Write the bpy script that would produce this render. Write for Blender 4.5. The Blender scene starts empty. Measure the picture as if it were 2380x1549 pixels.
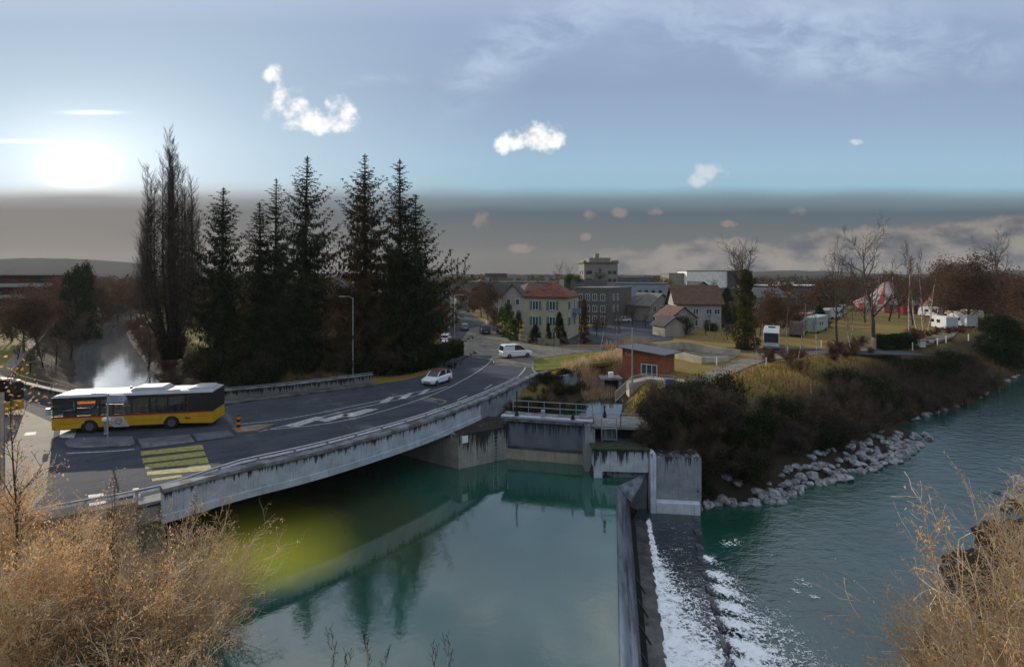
import bpy, math, random
import numpy as np
from mathutils import Vector, Matrix, noise as mnoise

R = math.radians
S = bpy.context.scene
COL = S.collection
# ---------------------------------------------------------------- camera
HC = 11.5                       # eye height above the road
FP = 1190.0                     # focal length measured in photo pixels (2379 wide)
cam_d = bpy.data.cameras.new('camera')
cam = bpy.data.objects.new('camera', cam_d)
COL.objects.link(cam)
cam.location = (0, 0, HC)
cam.rotation_euler = (R(90), 0, 0)
cam_d.sensor_width = 36.0
cam_d.lens = 36.0 * FP / 2379.0
cam_d.shift_y = -(774.5 - 640.0) / 2379.0
cam_d.clip_start = 0.3
cam_d.clip_end = 12000
S.camera = cam
S.view_settings.view_transform = 'Standard'
S.view_settings.look = 'None'
S.view_settings.exposure = 0.0
S.view_settings.gamma = 1.0
S.cycles.max_bounces = 6
S.cycles.transparent_max_bounces = 12
S.cycles.caustics_reflective = False
S.cycles.caustics_refractive = False
S.cycles.sample_clamp_indirect = 4.0

SUN_AZ, SUN_EL = -41.0, 16.0
sd = bpy.data.lights.new('sun', 'SUN')
sd.energy = 4.2
sd.angle = R(0.5)
sd.color = (1.0, 0.87, 0.70)
sun = bpy.data.objects.new('sun', sd)
COL.objects.link(sun)
_sv = Vector((math.sin(R(SUN_AZ)) * math.cos(R(SUN_EL)), math.cos(R(SUN_AZ)) * math.cos(R(SUN_EL)), math.sin(R(SUN_EL))))
sun.rotation_euler = _sv.to_track_quat('Z', 'Y').to_euler()

# ---------------------------------------------------------------- node helper
class G:
    """tiny expression layer over shader nodes"""
    def __init__(s, nt): s.nt = nt
    def node(s, t, **kw):
        n = s.nt.nodes.new(t)
        for k, v in kw.items(): setattr(n, k, v)
        return n
    def put(s, sock, v):
        if isinstance(v, X): s.nt.links.new(v.o, sock)
        elif isinstance(v, (tuple, list)) and len(sock.default_value) == 4 and len(v) == 3: sock.default_value = (*v, 1)
        else: sock.default_value = v
    def math(s, op, *a, clamp=False):
        n = s.node('ShaderNodeMath', operation=op, use_clamp=clamp)
        for i, v in enumerate(a): s.put(n.inputs[i], v)
        return X(s, n.outputs[0])
    def mix(s, f, a, b, blend='MIX'):
        n = s.node('ShaderNodeMix', data_type='RGBA', blend_type=blend)
        s.put(n.inputs[0], f); s.put(n.inputs[6], a); s.put(n.inputs[7], b)
        return X(s, n.outputs[2])
    def noise(s, vec, scale, detail=4, rough=0.55, dist=0.0):
        n = s.node('ShaderNodeTexNoise')
        if vec is not None: s.put(n.inputs['Vector'], vec)
        s.put(n.inputs['Scale'], scale); s.put(n.inputs['Detail'], detail); s.put(n.inputs['Roughness'], rough); s.put(n.inputs['Distortion'], dist)
        return X(s, n.outputs[0])
    def comb(s, x, y, z):
        n = s.node('ShaderNodeCombineXYZ')
        for i, v in enumerate((x, y, z)): s.put(n.inputs[i], v)
        return X(s, n.outputs[0])
    def sep(s, v):
        n = s.node('ShaderNodeSeparateXYZ'); s.put(n.inputs[0], v)
        return [X(s, o) for o in n.outputs]
    def ramp(s, f, stops, interp='LINEAR'):
        n = s.node('ShaderNodeValToRGB'); cr = n.color_ramp; cr.interpolation = interp
        while len(cr.elements) < len(stops): cr.elements.new(0.5)
        for e, (p, c) in zip(cr.elements, stops): e.position = p; e.color = (*c, 1) if len(c) == 3 else c
        s.put(n.inputs[0], f)
        return X(s, n.outputs[0])
    def smooth(s, v, a, b):
        n = s.node('ShaderNodeMapRange', interpolation_type='SMOOTHSTEP')
        s.put(n.inputs[0], v); s.put(n.inputs[1], a); s.put(n.inputs[2], b)
        return X(s, n.outputs[0])
class X:
    def __init__(s, g, o): s.g = g; s.o = o
    def __add__(s, b): return s.g.math('ADD', s, b)
    def __radd__(s, b): return s.g.math('ADD', b, s)
    def __sub__(s, b): return s.g.math('SUBTRACT', s, b)
    def __rsub__(s, b): return s.g.math('SUBTRACT', b, s)
    def __mul__(s, b): return s.g.math('MULTIPLY', s, b)
    def __rmul__(s, b): return s.g.math('MULTIPLY', b, s)
    def __truediv__(s, b): return s.g.math('DIVIDE', s, b)
def sl(r, g, b):
    """sRGB 0-255 to linear"""
    f = lambda c: (c / 255 / 12.92) if c / 255 <= 0.04045 else ((c / 255 + 0.055) / 1.055) ** 2.4
    return (f(r), f(g), f(b))

# ---------------------------------------------------------------- world
W = bpy.data.worlds.new('World'); S.world = W; W.use_nodes = True
W.node_tree.nodes.clear()
g = G(W.node_tree)
tc = g.node('ShaderNodeTexCoord')
dx, dy, dz = g.sep(X(g, tc.outputs['Generated']))
ay = g.math('MAXIMUM', g.math('ABSOLUTE', dy), 0.18)
u = dx / ay
v = dz / ay
nish = g.node('ShaderNodeTexSky', sky_type='NISHITA')
nish.sun_disc = False
nish.sun_elevation = R(SUN_EL); nish.sun_rotation = R(SUN_AZ)
nish.dust_density = 1.5
V = 1.0
def st(y): return max(0.0, min(1.0, ((640 - y) / 1190.0 + 0.02) / 0.82))
bandn = g.noise(g.comb(u * 0.6, v * 3.0, 2.0), 5.0, 5, 0.6)
vv = g.math('DIVIDE', v + 0.02 + (bandn - 0.5) * 0.022, 0.82, clamp=True)
right = g.ramp(vv, [(0.0, sl(96, 94, 93)), (st(600), sl(101, 101, 102)), (st(540), sl(98, 105, 108)), (st(495), sl(86, 101, 112)),
                    (st(462), sl(118, 138, 150)), (st(432), sl(154, 190, 208)), (st(380), sl(158, 191, 214)), (st(300), sl(152, 178, 206)),
                    (st(200), sl(145, 166, 196)), (st(60), sl(150, 171, 203)), (0.80, sl(186, 200, 222)), (1.0, sl(214, 224, 240))])
left = g.ramp(vv, [(0.0, sl(100, 100, 102)), (st(560), sl(107, 107, 109)), (st(490), sl(113, 114, 117)), (st(462), sl(146, 148, 150)),
                   (st(440), sl(198, 206, 214)), (st(420), sl(206, 224, 238)), (st(330), sl(200, 222, 238)), (st(200), sl(184, 207, 226)),
                   (st(60), sl(172, 193, 216)), (1.0, sl(214, 224, 240))])
lf = g.smooth(u, 0.10, -0.78)
col = g.mix(lf, right, left)
rwob = g.noise(g.comb(u, v, 0), 2.2, 3) - 0.5
# sun glow above the haze band
def gauss(cu, cv, a, b):
    du = (u - cu) / a; dv = (v - cv) / b
    return g.math('EXPONENT', (du * du + dv * dv) * -1.0)
above = g.smooth(v, 0.150, 0.178)
gl = (gauss(-0.845, 0.212, 0.052, 0.032) * 0.7 + gauss(-0.845, 0.230, 0.20, 0.10) * 0.20) * above
gl = gl + gauss(-0.82, 0.318, 0.045, 0.0035) * 0.35 + gauss(-0.955, 0.262, 0.05, 0.003) * 0.3
# cirrus
p2 = g.comb(u, v * 2.1, 0.3)
cir = g.noise(p2, 9.0, 8, 0.66, 0.5)
cir2 = g.noise(g.comb(u, v * 1.3, 4.0), 3.2, 3)
m1 = g.smooth(g.math('ABSOLUTE', (v - 0.345) - (u + 0.165) * 0.62), 0.105, 0.0) * g.smooth(u, -0.2, -0.05) * g.smooth(u, 0.30, 0.12)
m2 = gauss(0.50, 0.50, 0.32, 0.085) + gauss(0.66, 0.43, 0.16, 0.05) + gauss(0.92, 0.44, 0.08, 0.05) * 0.6
m3 = gauss(-0.26, 0.378, 0.06, 0.014) * 1.2
mm = g.math('MINIMUM', m1 * 1.15 + m2 + m3, 1.0)
cm = g.smooth(cir * 0.75 + cir2 * 0.4, 0.44, 0.74) * mm
col = g.mix(cm * 0.75, col, sl(190, 208, 232))
# cumulus
wn = g.noise(g.comb(u, v, 1.7), 26.0, 7, 0.6)
wn2 = g.noise(g.comb(u, v, 7.7), 75.0, 4, 0.6)
def blob(cu, cv, a, b):
    du = (u - cu) / a; dv = (v - cv) / b
    return 1.0 - (du * du + dv * dv)
def uv(px, py): return ((px - 1189.5) / 1190, (640 - py) / 1190)
def cloud(bl, k=2.3, lo=-0.1, hi=0.75):
    m = None
    for (px, py, a, b) in bl:
        cu, cv = uv(px, py); e = blob(cu, cv, a / 1190, b / 1190)
        e = g.math('MAXIMUM', e, -3.0)
        m = e if m is None else g.math('MAXIMUM', m, e)
    return g.smooth(m + (wn - 0.5) * k * 2 + (wn2 - 0.5) * 0.8, lo, hi)
c1 = cloud([(634, 174, 26, 24), (652, 214, 26, 36), (680, 254, 44, 32), (718, 282, 60, 30), (762, 290, 66, 26), (792, 264, 38, 46)], 2.5, -0.35, 1.25)
c1b = cloud([(680, 205, 34, 18), (650, 250, 40, 40)], 2.6, 0.1, 1.8)
c2 = cloud([(1250, 316, 50, 34), (1284, 330, 30, 28), (1205, 325, 44, 22), (1166, 338, 18, 22)], 2.4, -0.3, 1.2)
col = g.mix(c1b * 0.6, col, (0.9, 0.93, 0.98))
c3 = cloud([(1652, 403, 44, 24), (1622, 418, 34, 18), (1990, 330, 20, 7)], 2.4, -0.1, 1.3)
shade = g.mix(g.smooth(wn, 0.35, 0.6), (0.62, 0.66, 0.72), (1.05, 1.05, 1.04))
col = g.mix(c1, col, g.mix(0.25, (1.05, 1.05, 1.03), shade))
col = g.mix(c2 * 0.97, col, shade)
col = g.mix(c3 * 0.7, col, (0.72, 0.76, 0.80))
c4 = cloud([(1120, 508, 26, 24), (1370, 497, 24, 16), (1440, 494, 22, 14), (1525, 491, 26, 13), (1362, 549, 18, 12), (1855, 488, 30, 16), (1690, 520, 26, 10), (1215, 578, 40, 12)], 1.8, 0.1, 1.2)
col = g.mix(c4 * 0.75, col, sl(146, 134, 128))
# broken cloud added out of view overhead to vary the pool's reflection
hc_ = g.smooth(g.noise(g.comb(u, v * 1.6, 21.0), 3.4, 6, 0.6), 0.46, 0.68) * g.smooth(v, 0.56, 0.66)
col = g.mix(hc_ * 0.85, col, (0.98, 1.0, 1.02))
col = g.mix(g.smooth(g.noise(g.comb(u, v, 31.0), 2.6, 3), 0.55, 0.40) * g.smooth(v, 0.56, 0.66) * 0.5, col, sl(112, 134, 160))
# low cloud bank over the horizon on the right
topv = 0.035 + g.math('MAXIMUM', u, 0.0) * 0.085 + (g.noise(g.comb(u, 0.0, 3.0), 7.0, 3) - 0.5) * 0.035
bank = g.smooth(topv - v + (wn - 0.5) * 0.045, -0.004, 0.010) * g.smooth(u, 0.02, 0.32)
bn = g.noise(g.comb(u, v * 2.2, 9.0), 11.0, 6, 0.55)
bcol = g.mix(g.smooth(bn, 0.36, 0.62), sl(82, 88, 98), sl(146, 138, 131))
bcol = g.mix(g.smooth(topv - v, 0.03, 0.0) * 0.35, bcol, sl(140, 134, 130))
col = g.mix(bank * 0.95, col, bcol)
addg = g.node('ShaderNodeMix', data_type='RGBA', blend_type='ADD')
g.put(addg.inputs[0], 1.0); g.put(addg.inputs[6], col)
glc = g.node('ShaderNodeCombineXYZ'); g.put(glc.inputs[0], gl * 1.6); g.put(glc.inputs[1], gl * 1.6); g.put(glc.inputs[2], gl * 1.55)
W.node_tree.links.new(glc.outputs[0], addg.inputs[7])
bg1 = g.node('ShaderNodeBackground'); W.node_tree.links.new(addg.outputs[2], bg1.inputs[0]); bg1.inputs[1].default_value = 1.0
bg2 = g.node('ShaderNodeBackground'); W.node_tree.links.new(nish.outputs[0], bg2.inputs[0]); bg2.inputs[1].default_value = 0.05
mx = g.node('ShaderNodeMixShader'); mx.inputs[0].default_value = 0.02
W.node_tree.links.new(bg1.outputs[0], mx.inputs[1]); W.node_tree.links.new(bg2.outputs[0], mx.inputs[2])
wo = g.node('ShaderNodeOutputWorld'); W.node_tree.links.new(mx.outputs[0], wo.inputs[0])
W.cycles.sampling_method = 'MANUAL'; W.cycles.sample_map_resolution = 512

# ---------------------------------------------------------------- picking points on the ground from the photo
def P(x, y, z=0.0):
    Y = FP * (HC - z) / (y - 640.0)
    return ((x - 1189.5) / FP * Y, Y, z)
def P2(x, y, z=0.0): return P(x, y, z)[:2]
def Q(x, y, Y): return ((x - 1189.5) / FP * Y, Y, HC - (y - 640.0) / FP * Y)
def sm(a, b, t):
    t = np.clip((t - a) / (b - a), 0, 1); return t * t * (3 - 2 * t)

# ---------------------------------------------------------------- materials
def newmat(name):
    m = bpy.data.materials.new(name); m.use_nodes = True; m.node_tree.nodes.clear()
    return m, G(m.node_tree)
def finish(g, shader):
    o = g.node('ShaderNodeOutputMaterial'); g.nt.links.new(shader, o.inputs[0])
def pbsdf(g, col, rough=0.7, metal=0.0, spec=0.5, bump=None, bstr=0.3, bdist=0.02, **kw):
    b = g.node('ShaderNodeBsdfPrincipled')
    g.put(b.inputs['Base Color'], col); g.put(b.inputs['Roughness'], rough); g.put(b.inputs['Metallic'], metal)
    b.inputs['Specular IOR Level'].default_value = spec
    for k, v_ in kw.items(): g.put(b.inputs[k.replace('_', ' ')], v_)
    if bump is not None:
        n = g.node('ShaderNodeBump'); n.inputs['Strength'].default_value = bstr; n.inputs['Distance'].default_value = bdist
        g.put(n.inputs['Height'], bump); g.nt.links.new(n.outputs[0], b.inputs['Normal'])
    return b.outputs[0]
def pos(g):
    n = g.node('ShaderNodeNewGeometry'); return X(g, n.outputs['Position'])
def objc(g):
    n = g.node('ShaderNodeTexCoord'); return X(g, n.outputs['Object'])
_M = {}
def mat(name, col, rough=0.7, var=0.25, scale=3.0, col2=None, metal=0.0, spec=0.4, bump=0.0, bscale=12.0, bdist=0.02, obj=True, emit=None):
    if name in _M: return _M[name]
    m, g = newmat(name)
    vec = objc(g) if obj else pos(g)
    n1 = g.noise(vec, scale, 6, 0.6)
    if col2 is None: col2 = tuple(c * (1 - var) for c in col); cc = tuple(min(1, c * (1 + var * 0.7)) for c in col)
    else: cc = col
    c = g.mix(g.smooth(n1, 0.35, 0.65), col2, cc)
    kw = {}
    if emit: kw = dict(Emission_Color=(*emit[0], 1), Emission_Strength=emit[1])
    b = pbsdf(g, c, rough, metal, spec, g.noise(vec, bscale, 5, 0.6) if bump else None, bump, bdist, **kw)
    finish(g, b); _M[name] = m
    return m
def leafmat(name, col, col2, scale=1.5, trans=0.35, rough=0.7):
    if name in _M: return _M[name]
    m, g = newmat(name)
    n1 = g.noise(objc(g), scale, 4, 0.6)
    n2 = g.noise(objc(g), scale * 9, 2, 0.5)
    c = g.mix(g.smooth(n1 * 0.6 + n2 * 0.4, 0.36, 0.64), col2, col)
    d = g.node('ShaderNodeBsdfDiffuse'); g.put(d.inputs[0], c)
    t = g.node('ShaderNodeBsdfTranslucent'); g.put(t.inputs[0], c)
    mx = g.node('ShaderNodeMixShader'); mx.inputs[0].default_value = trans
    g.nt.links.new(d.outputs[0], mx.inputs[1]); g.nt.links.new(t.outputs[0], mx.inputs[2])
    finish(g, mx.outputs[0]); _M[name] = m
    return m
def concmat(name, base, dark, ztop, length, amount=1.0, freq=2.2, moss=None, seam=0.0):
    """board-marked concrete with black run-off streaks that start at height ztop"""
    m, g = newmat(name)
    p = pos(g); x, y, z = g.sep(p)
    n0 = g.noise(p, 1.1, 6, 0.6)
    fine = g.noise(p, 14, 4, 0.6)
    c = g.mix(g.smooth(n0 * 0.65 + fine * 0.35, 0.36, 0.64), tuple(b * 0.78 for b in base), tuple(min(1, b * 1.14) for b in base))
    sx = g.comb(x * freq, y * freq, z * 0.10)
    st_ = g.noise(sx, 2.4, 6, 0.72)
    big = g.noise(g.comb(x * 0.5, y * 0.5, z * 0.05), 1.3, 3)
    d = g.math('DIVIDE', ztop - z, length, clamp=True)
    thr = 0.40 + d * 0.34 - (big - 0.5) * 0.35 - (amount - 1.0) * 0.12
    mk = g.smooth(st_, thr, thr + 0.10)
    c = g.mix(mk * 0.92, c, dark)
    st2 = g.noise(g.comb(x * freq * 3, y * freq * 3, z * 0.2), 2.2, 4, 0.6)
    c = g.mix(g.smooth(st2, 0.5, 0.72) * 0.35, c, tuple(q * 2.2 for q in dark))
    if moss is not None:
        c = g.mix(g.smooth(z + (n0 - 0.5) * 0.5, ztop - 0.35, ztop - 0.05) * 0.85, c, moss)
    b = pbsdf(g, c, 0.85, 0, 0.25, fine, 0.35, 0.03)
    finish(g, b)
    return m

# ---------------------------------------------------------------- mesh helpers
def wmat(o):
    M_ = o.matrix_basis.copy()
    while o.parent: o = o.parent; M_ = o.matrix_basis @ M_
    return M_
class MB:
    def __init__(s): s.v = []; s.f = []
    def add(s, vs, fs):
        k = len(s.v); s.v += [tuple(p) for p in vs]; s.f += [tuple(i + k for i in f) for f in fs]; return s
    def box(s, x0, x1, y0, y1, z0, z1, M=None):
        vs = [(x0, y0, z0), (x1, y0, z0), (x1, y1, z0), (x0, y1, z0), (x0, y0, z1), (x1, y0, z1), (x1, y1, z1), (x0, y1, z1)]
        if M is not None: vs = [tuple(M @ Vector(p)) for p in vs]
        return s.add(vs, [(0, 3, 2, 1), (4, 5, 6, 7), (0, 1, 5, 4), (1, 2, 6, 5), (2, 3, 7, 6), (3, 0, 4, 7)])
    def prism(s, poly, z0, z1):
        n = len(poly); a = sum(poly[i][0] * poly[(i + 1) % n][1] - poly[(i + 1) % n][0] * poly[i][1] for i in range(n))
        if a < 0: poly = poly[::-1]
        za = z0 if isinstance(z0, (list, tuple)) else [z0] * n
        zb = z1 if isinstance(z1, (list, tuple)) else [z1] * n
        vs = [(p[0], p[1], za[i]) for i, p in enumerate(poly)] + [(p[0], p[1], zb[i]) for i, p in enumerate(poly)]
        return s.add(vs, [tuple(range(n))[::-1], tuple(range(n, 2 * n))] + [(i, (i + 1) % n, n + (i + 1) % n, n + i) for i in range(n)])
    def bar(s, a, b, w, h=None):
        """box section from a to b, w wide and h high"""
        h = h or w; a = Vector(a); b = Vector(b); d = (b - a).normalized()
        up = Vector((0, 0, 1)) if abs(d.z) < 0.95 else Vector((0, 1, 0))
        sx = d.cross(up).normalized(); sz = sx.cross(d).normalized()
        vs = []
        for p in (a, b):
            for i, j in ((-1, -1), (1, -1), (1, 1), (-1, 1)): vs.append(tuple(p + sx * i * w / 2 + sz * j * h / 2))
        return s.add(vs, [(0, 1, 2, 3), (7, 6, 5, 4), (0, 4, 5, 1), (1, 5, 6, 2), (2, 6, 7, 3), (3, 7, 4, 0)])
    def tube(s, pts, r, n=8, cap=True):
        rs = r if isinstance(r, (list, tuple)) else [r] * len(pts)
        k = len(s.v); pts = [Vector(p) for p in pts]
        for i, p in enumerate(pts):
            d = (pts[min(i + 1, len(pts) - 1)] - pts[max(i - 1, 0)]).normalized()
            up = Vector((0, 0, 1)) if abs(d.z) < 0.95 else Vector((0, 1, 0))
            a = d.cross(up).normalized(); b = a.cross(d)
            for j in range(n):
                t = 2 * math.pi * j / n; s.v.append(tuple(p + a * math.cos(t) * rs[i] + b * math.sin(t) * rs[i]))
        for i in range(len(pts) - 1):
            for j in range(n):
                s.f.append((k + i * n + j, k + i * n + (j + 1) % n, k + (i + 1) * n + (j + 1) % n, k + (i + 1) * n + j))
        if cap:
            s.f.append(tuple(range(k, k + n))[::-1]); s.f.append(tuple(range(k + (len(pts) - 1) * n, k + len(pts) * n)))
        return s
    def cyl(s, c, r, h, n=16, axis='Z', r2=None):
        c = Vector(c); e = {'X': Vector((1, 0, 0)), 'Y': Vector((0, 1, 0)), 'Z': Vector((0, 0, 1))}[axis]
        return s.tube([c - e * h / 2, c + e * h / 2], [r, r if r2 is None else r2], n)
    def loft(s, rings, cap=True):
        k = len(s.v); n = len(rings[0])
        for r in rings: s.v += [tuple(p) for p in r]
        for i in range(len(rings) - 1):
            for j in range(n): s.f.append((k + i * n + j, k + i * n + (j + 1) % n, k + (i + 1) * n + (j + 1) % n, k + (i + 1) * n + j))
        if cap: s.f.append(tuple(range(k, k + n))[::-1]); s.f.append(tuple(range(k + (len(rings) - 1) * n, k + len(rings) * n)))
        return s
    def sweep(s, path, section, closed=False):
        """section = [(offset to the right of travel, z)] swept along a level path of (x, y)"""
        n = len(path); rings = []
        for i in range(n):
            a = Vector((*path[max(i - 1, 0)][:2], 0)); b = Vector((*path[min(i + 1, n - 1)][:2], 0)); d = (b - a).normalized()
            rt = Vector((d.y, -d.x, 0)); p = Vector((path[i][0], path[i][1], 0)); zz = path[i][2] if len(path[i]) > 2 else 0
            rings.append([tuple(p + rt * o + Vector((0, 0, z + zz))) for o, z in section])
        return s.loft(rings)
    def build(s, name, m, parent=None, smooth=False, world=True):
        me = bpy.data.meshes.new(name); me.from_pydata(s.v, [], s.f); me.update()
        o = bpy.data.objects.new(name, me); COL.objects.link(o)
        if m: me.materials.append(m)
        if parent:
            o.parent = parent
            if world:
                me.transform(wmat(parent).inverted())
        if smooth:
            for p in me.polygons: p.use_smooth = True
        return o
def fixnormals(o):
    import bmesh
    bm = bmesh.new(); bm.from_mesh(o.data); bmesh.ops.recalc_face_normals(bm, faces=bm.faces); bm.to_mesh(o.data); bm.free()
def bevel(o, w=0.03, seg=2):
    md = o.modifiers.new('bevel', 'BEVEL'); md.width = w; md.segments = seg; md.limit_method = 'ANGLE'; md.angle_limit = R(35)
    return o
def tag(o, label=None, cat=None, group=None, kind=None):
    if label: o['label'] = label
    if cat: o['category'] = cat
    if group: o['group'] = group
    if kind: o['kind'] = kind
    return o
def thing(name, label, cat, loc=(0, 0, 0), rz=0.0, group=None):
    o = bpy.data.objects.new(name, None); COL.objects.link(o)
    o.empty_display_size = 0.2
    o.location = loc; o.rotation_euler = (0, 0, rz)
    o.matrix_basis = Matrix.Translation(Vector(loc)) @ Matrix.Rotation(rz, 4, 'Z')
    return tag(o, label, cat, group)
CH = {}
def kids(o):
    if o not in CH: CH[o] = list(o.children)
    return CH[o]
def dup(root, loc, rz=0.0, sc=1.0, label=None, group=None, cat=None):
    r = root.copy(); COL.objects.link(r); r.location = loc; r.rotation_euler = (0, 0, rz)
    r.scale = (sc, sc, sc) if not isinstance(sc, tuple) else sc
    if label: r['label'] = label
    if group: r['group'] = group
    if cat: r['category'] = cat
    for ch in kids(root):
        c = ch.copy(); COL.objects.link(c); c.parent = r
        for gg in kids(ch):
            d = gg.copy(); COL.objects.link(d); d.parent = c
    return r
def amesh(name, V_, F_, m, parent=None, smooth=False):
    """mesh from numpy arrays; every face has the same number of corners"""
    V_ = np.asarray(V_, np.float32).reshape(-1, 3); F_ = np.asarray(F_, np.int32); k = F_.shape[1]
    me = bpy.data.meshes.new(name)
    me.vertices.add(len(V_)); me.vertices.foreach_set('co', V_.ravel())
    me.loops.add(F_.size); me.loops.foreach_set('vertex_index', F_.ravel())
    me.polygons.add(len(F_)); me.polygons.foreach_set('loop_start', np.arange(0, F_.size, k, dtype=np.int32))
    if smooth: me.polygons.foreach_set('use_smooth', np.ones(len(F_), bool))
    me.update(calc_edges=True)
    if m: me.materials.append(m)
    o = bpy.data.objects.new(name, me); COL.objects.link(o)
    if parent: o.parent = parent
    return o
# ================================================================ GROUND, WATER, ROAD
WP, WD = -3.5, -5.8            # level of the pool above the weir and of the river below it
WEIR = [(1.2, 4.0), (4.1, 19.6), (7.3, 36.0)]
POOL = [(1.2, 4.0), (4.1, 19.6), (7.3, 36.0), (9.6, 37.7), (5.9, 38.2), (6.3, 40.4), (-0.4, 42.0), (-4.15, 39.7), (-9.4, 43.0), (-18, 48.4), (-49.8, 71.4), (-57.9, 81),
        (-83.6, 111.6), (-100.5, 132), (-116, 155), (-181, 248), (-200, 275), (-215, 285), (-192, 262), (-169, 223), (-123, 149), (-89, 105), (-70, 83), (-58.5, 70),
        (-21.9, 29.3), (-18.4, 26.7), (-15.0, 23.6), (-11.5, 19.5), (-9, 15), (-7.5, 9), (-6, 3)]
RIVER = [(1.2, 4.0), (4.1, 19.6), (7.3, 36.0), (9.9, 38.0), (13.3, 37.7), (15.5, 39), (20.2, 39.3), (23.7, 42), (28.1, 43.8), (35.5, 48), (44.2, 54.5), (45.6, 59), (52, 63),
         (63.4, 69.6), (88.7, 88.7), (150, 135), (400, 330), (430, 300), (165, 98), (95, 70), (60, 52.5), (47, 45), (38.6, 38.8), (31, 35.5), (25, 31), (19.5, 26), (15.6, 22.3), (13, 18), (10.5, 11), (9, 3)]
CHAN = [(-0.2, 43.2), (6.4, 41.6), (9.5, 47.3), (12.7, 59.5), (14.5, 65), (12.0, 66.5), (8.2, 57.2), (5.2, 51.8), (3.2, 47.3)]
def sdist(px_, py_, poly):
    """distance to a polygon, negative inside"""
    d = np.full(px_.shape, 1e9); ins = np.zeros(px_.shape, bool); n = len(poly)
    for i in range(n):
        x0, y0 = poly[i]; x1, y1 = poly[(i + 1) % n]; ex, ey = x1 - x0, y1 - y0
        t = np.clip(((px_ - x0) * ex + (py_ - y0) * ey) / (ex * ex + ey * ey), 0, 1)
        d = np.minimum(d, np.hypot(px_ - x0 - t * ex, py_ - y0 - t * ey))
        c = ((y0 > py_) != (y1 > py_)) & (px_ < (x1 - x0) * (py_ - y0) / ((y1 - y0) if y1 != y0 else 1e-9) + x0)
        ins ^= c
    return np.where(ins, -d, d)
def wob(x, y, s=1.0):
    return (np.sin(x * .83 * s + 1.3 * np.sin(y * .51 * s)) + np.sin(y * 1.07 * s + 1.7 * np.sin(x * .37 * s + 2)) + .5 * np.sin((x + y) * 2.3 * s)) / 2.5
ABUT = [(-4.15, 39.7), (-0.4, 42.0)]
def height(x, y):
    x = np.asarray(x, float); y = np.asarray(y, float)
    h = 0.06 * wob(x, y, .3) * sm(60, 120, y) + 0 * x - 0.03
    # park meadow on the right rises and falls slightly
    dp = sdist(x, y, POOL); dr = sdist(x, y, RIVER); dc = sdist(x, y, CHAN)
    wb = wob(x, y) * 0.35
    near = (y < 34 + (x > 20) * (x * .78 - 6)) & (x < -5)
    # how steeply each bank climbs
    sp = np.where((x > -18) & (y > 33), 6.0, np.where(near, 0.75, 0.52))
    hp = WP - 0.35 + np.maximum(dp - np.where(sp > 5, 0.9, 0.0), 0) * sp + wb * (dp > .5) * (sp < 5)
    hp = np.where(dp < 0, WP - 0.5 + np.maximum(dp, -2.0) * 0.7, hp)
    nearr = (x > 6) & (y < 30 + np.maximum(x - 25, 0) * .63)
    sr = np.where(nearr, 0.36, np.where((x < 21) & (y > 30), 6.0 - 5.45 * sm(13.6, 20, x), 0.55))
    hr = WD - 0.4 + np.maximum(dr - np.where(sr > 5, 0.9, 0), 0) * sr + wb * (dr > .5) * (sr < 5) * np.where(nearr, .15, 1)
    hr = np.where(dr < 0, WD - 0.6 + np.maximum(dr, -2.5) * 0.7, hr)
    hc = -2.6 + np.maximum(dc, 0) * np.where(x > 7.5 + (y - 43) * .2, 1.1, .42 + .8 * sm(50, 56, y))
    hc = np.where(dc < 0, -3.0, hc)
    hc = np.where((y > 55) & (x < 11.8), np.maximum(hc, -2.6 + np.maximum(dc, 0) * 1.2), hc)
    out = np.minimum(np.minimum(h, hp), np.minimum(hr, hc))
    # ground behind the gate blocks
    blk = (x > 6.2) & (x < 11.0) & (y > 38.6) & (y < 43.4)
    out = np.where(blk, -1.9, out)
    return out
def hz(x, y): return float(height(np.array([x]), np.array([y]))[0])
def lines(a, b, fine, lo, hi, grow):
    v_ = [a]; 
    while v_[-1] < b: v_.append(v_[-1] + fine)
    st_ = fine
    while v_[-1] < hi: st_ *= grow; v_.append(v_[-1] + st_)
    st_ = fine; w_ = [a]
    while w_[-1] > lo: st_ *= grow; w_.append(w_[-1] - st_)
    return np.array(w_[:0:-1] + v_)
xs = lines(-62, 70, 0.72, -6000, 6000, 1.045); ys = lines(2, 92, 0.72, -80, 9000, 1.035)
XX, YY = np.meshgrid(xs, ys, indexing='xy'); ZZ = height(XX, YY)
nx, ny = len(xs), len(ys)
idx = np.arange(nx * ny).reshape(ny, nx)
Fg = np.stack([idx[:-1, :-1].ravel(), idx[:-1, 1:].ravel(), idx[1:, 1:].ravel(), idx[1:, :-1].ravel()], 1)
m, g = newmat('meadow'); p = pos(g); x, y, z = g.sep(p)
n1 = g.noise(p, 0.09, 6, 0.6); n2 = g.noise(p, 0.7, 6, 0.65); n3 = g.noise(p, 6.0, 5, 0.7)
c = g.mix(g.smooth(n1 * 0.5 + n2 * 0.5, 0.40, 0.60), sl(130, 100, 58), sl(106, 102, 46))
c = g.mix(g.smooth(n2 * 0.4 + n3 * 0.6, 0.44, 0.66) * 0.6, c, sl(122, 104, 66))
c = g.mix(g.smooth(n3, 0.55, 0.75) * 0.5, c, sl(60, 58, 30))
c = g.mix(g.smooth(x, -38.0, -52.0) * g.smooth(n2, 0.3, 0.5) * 0.7, c, sl(96, 98, 44))
c = g.mix(g.smooth(z + (n2 - 0.5) * 0.8, -0.45, -1.5), c, sl(72, 62, 48))
c = g.mix(g.smooth(z + (n2 - 0.5) * 0.4, -2.6, -3.5) * 0.8, c, sl(44, 41, 34))
b = pbsdf(g, c, 0.95, 0, 0.15, n3, 0.5, 0.08); finish(g, b); M_MEADOW = m
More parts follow.
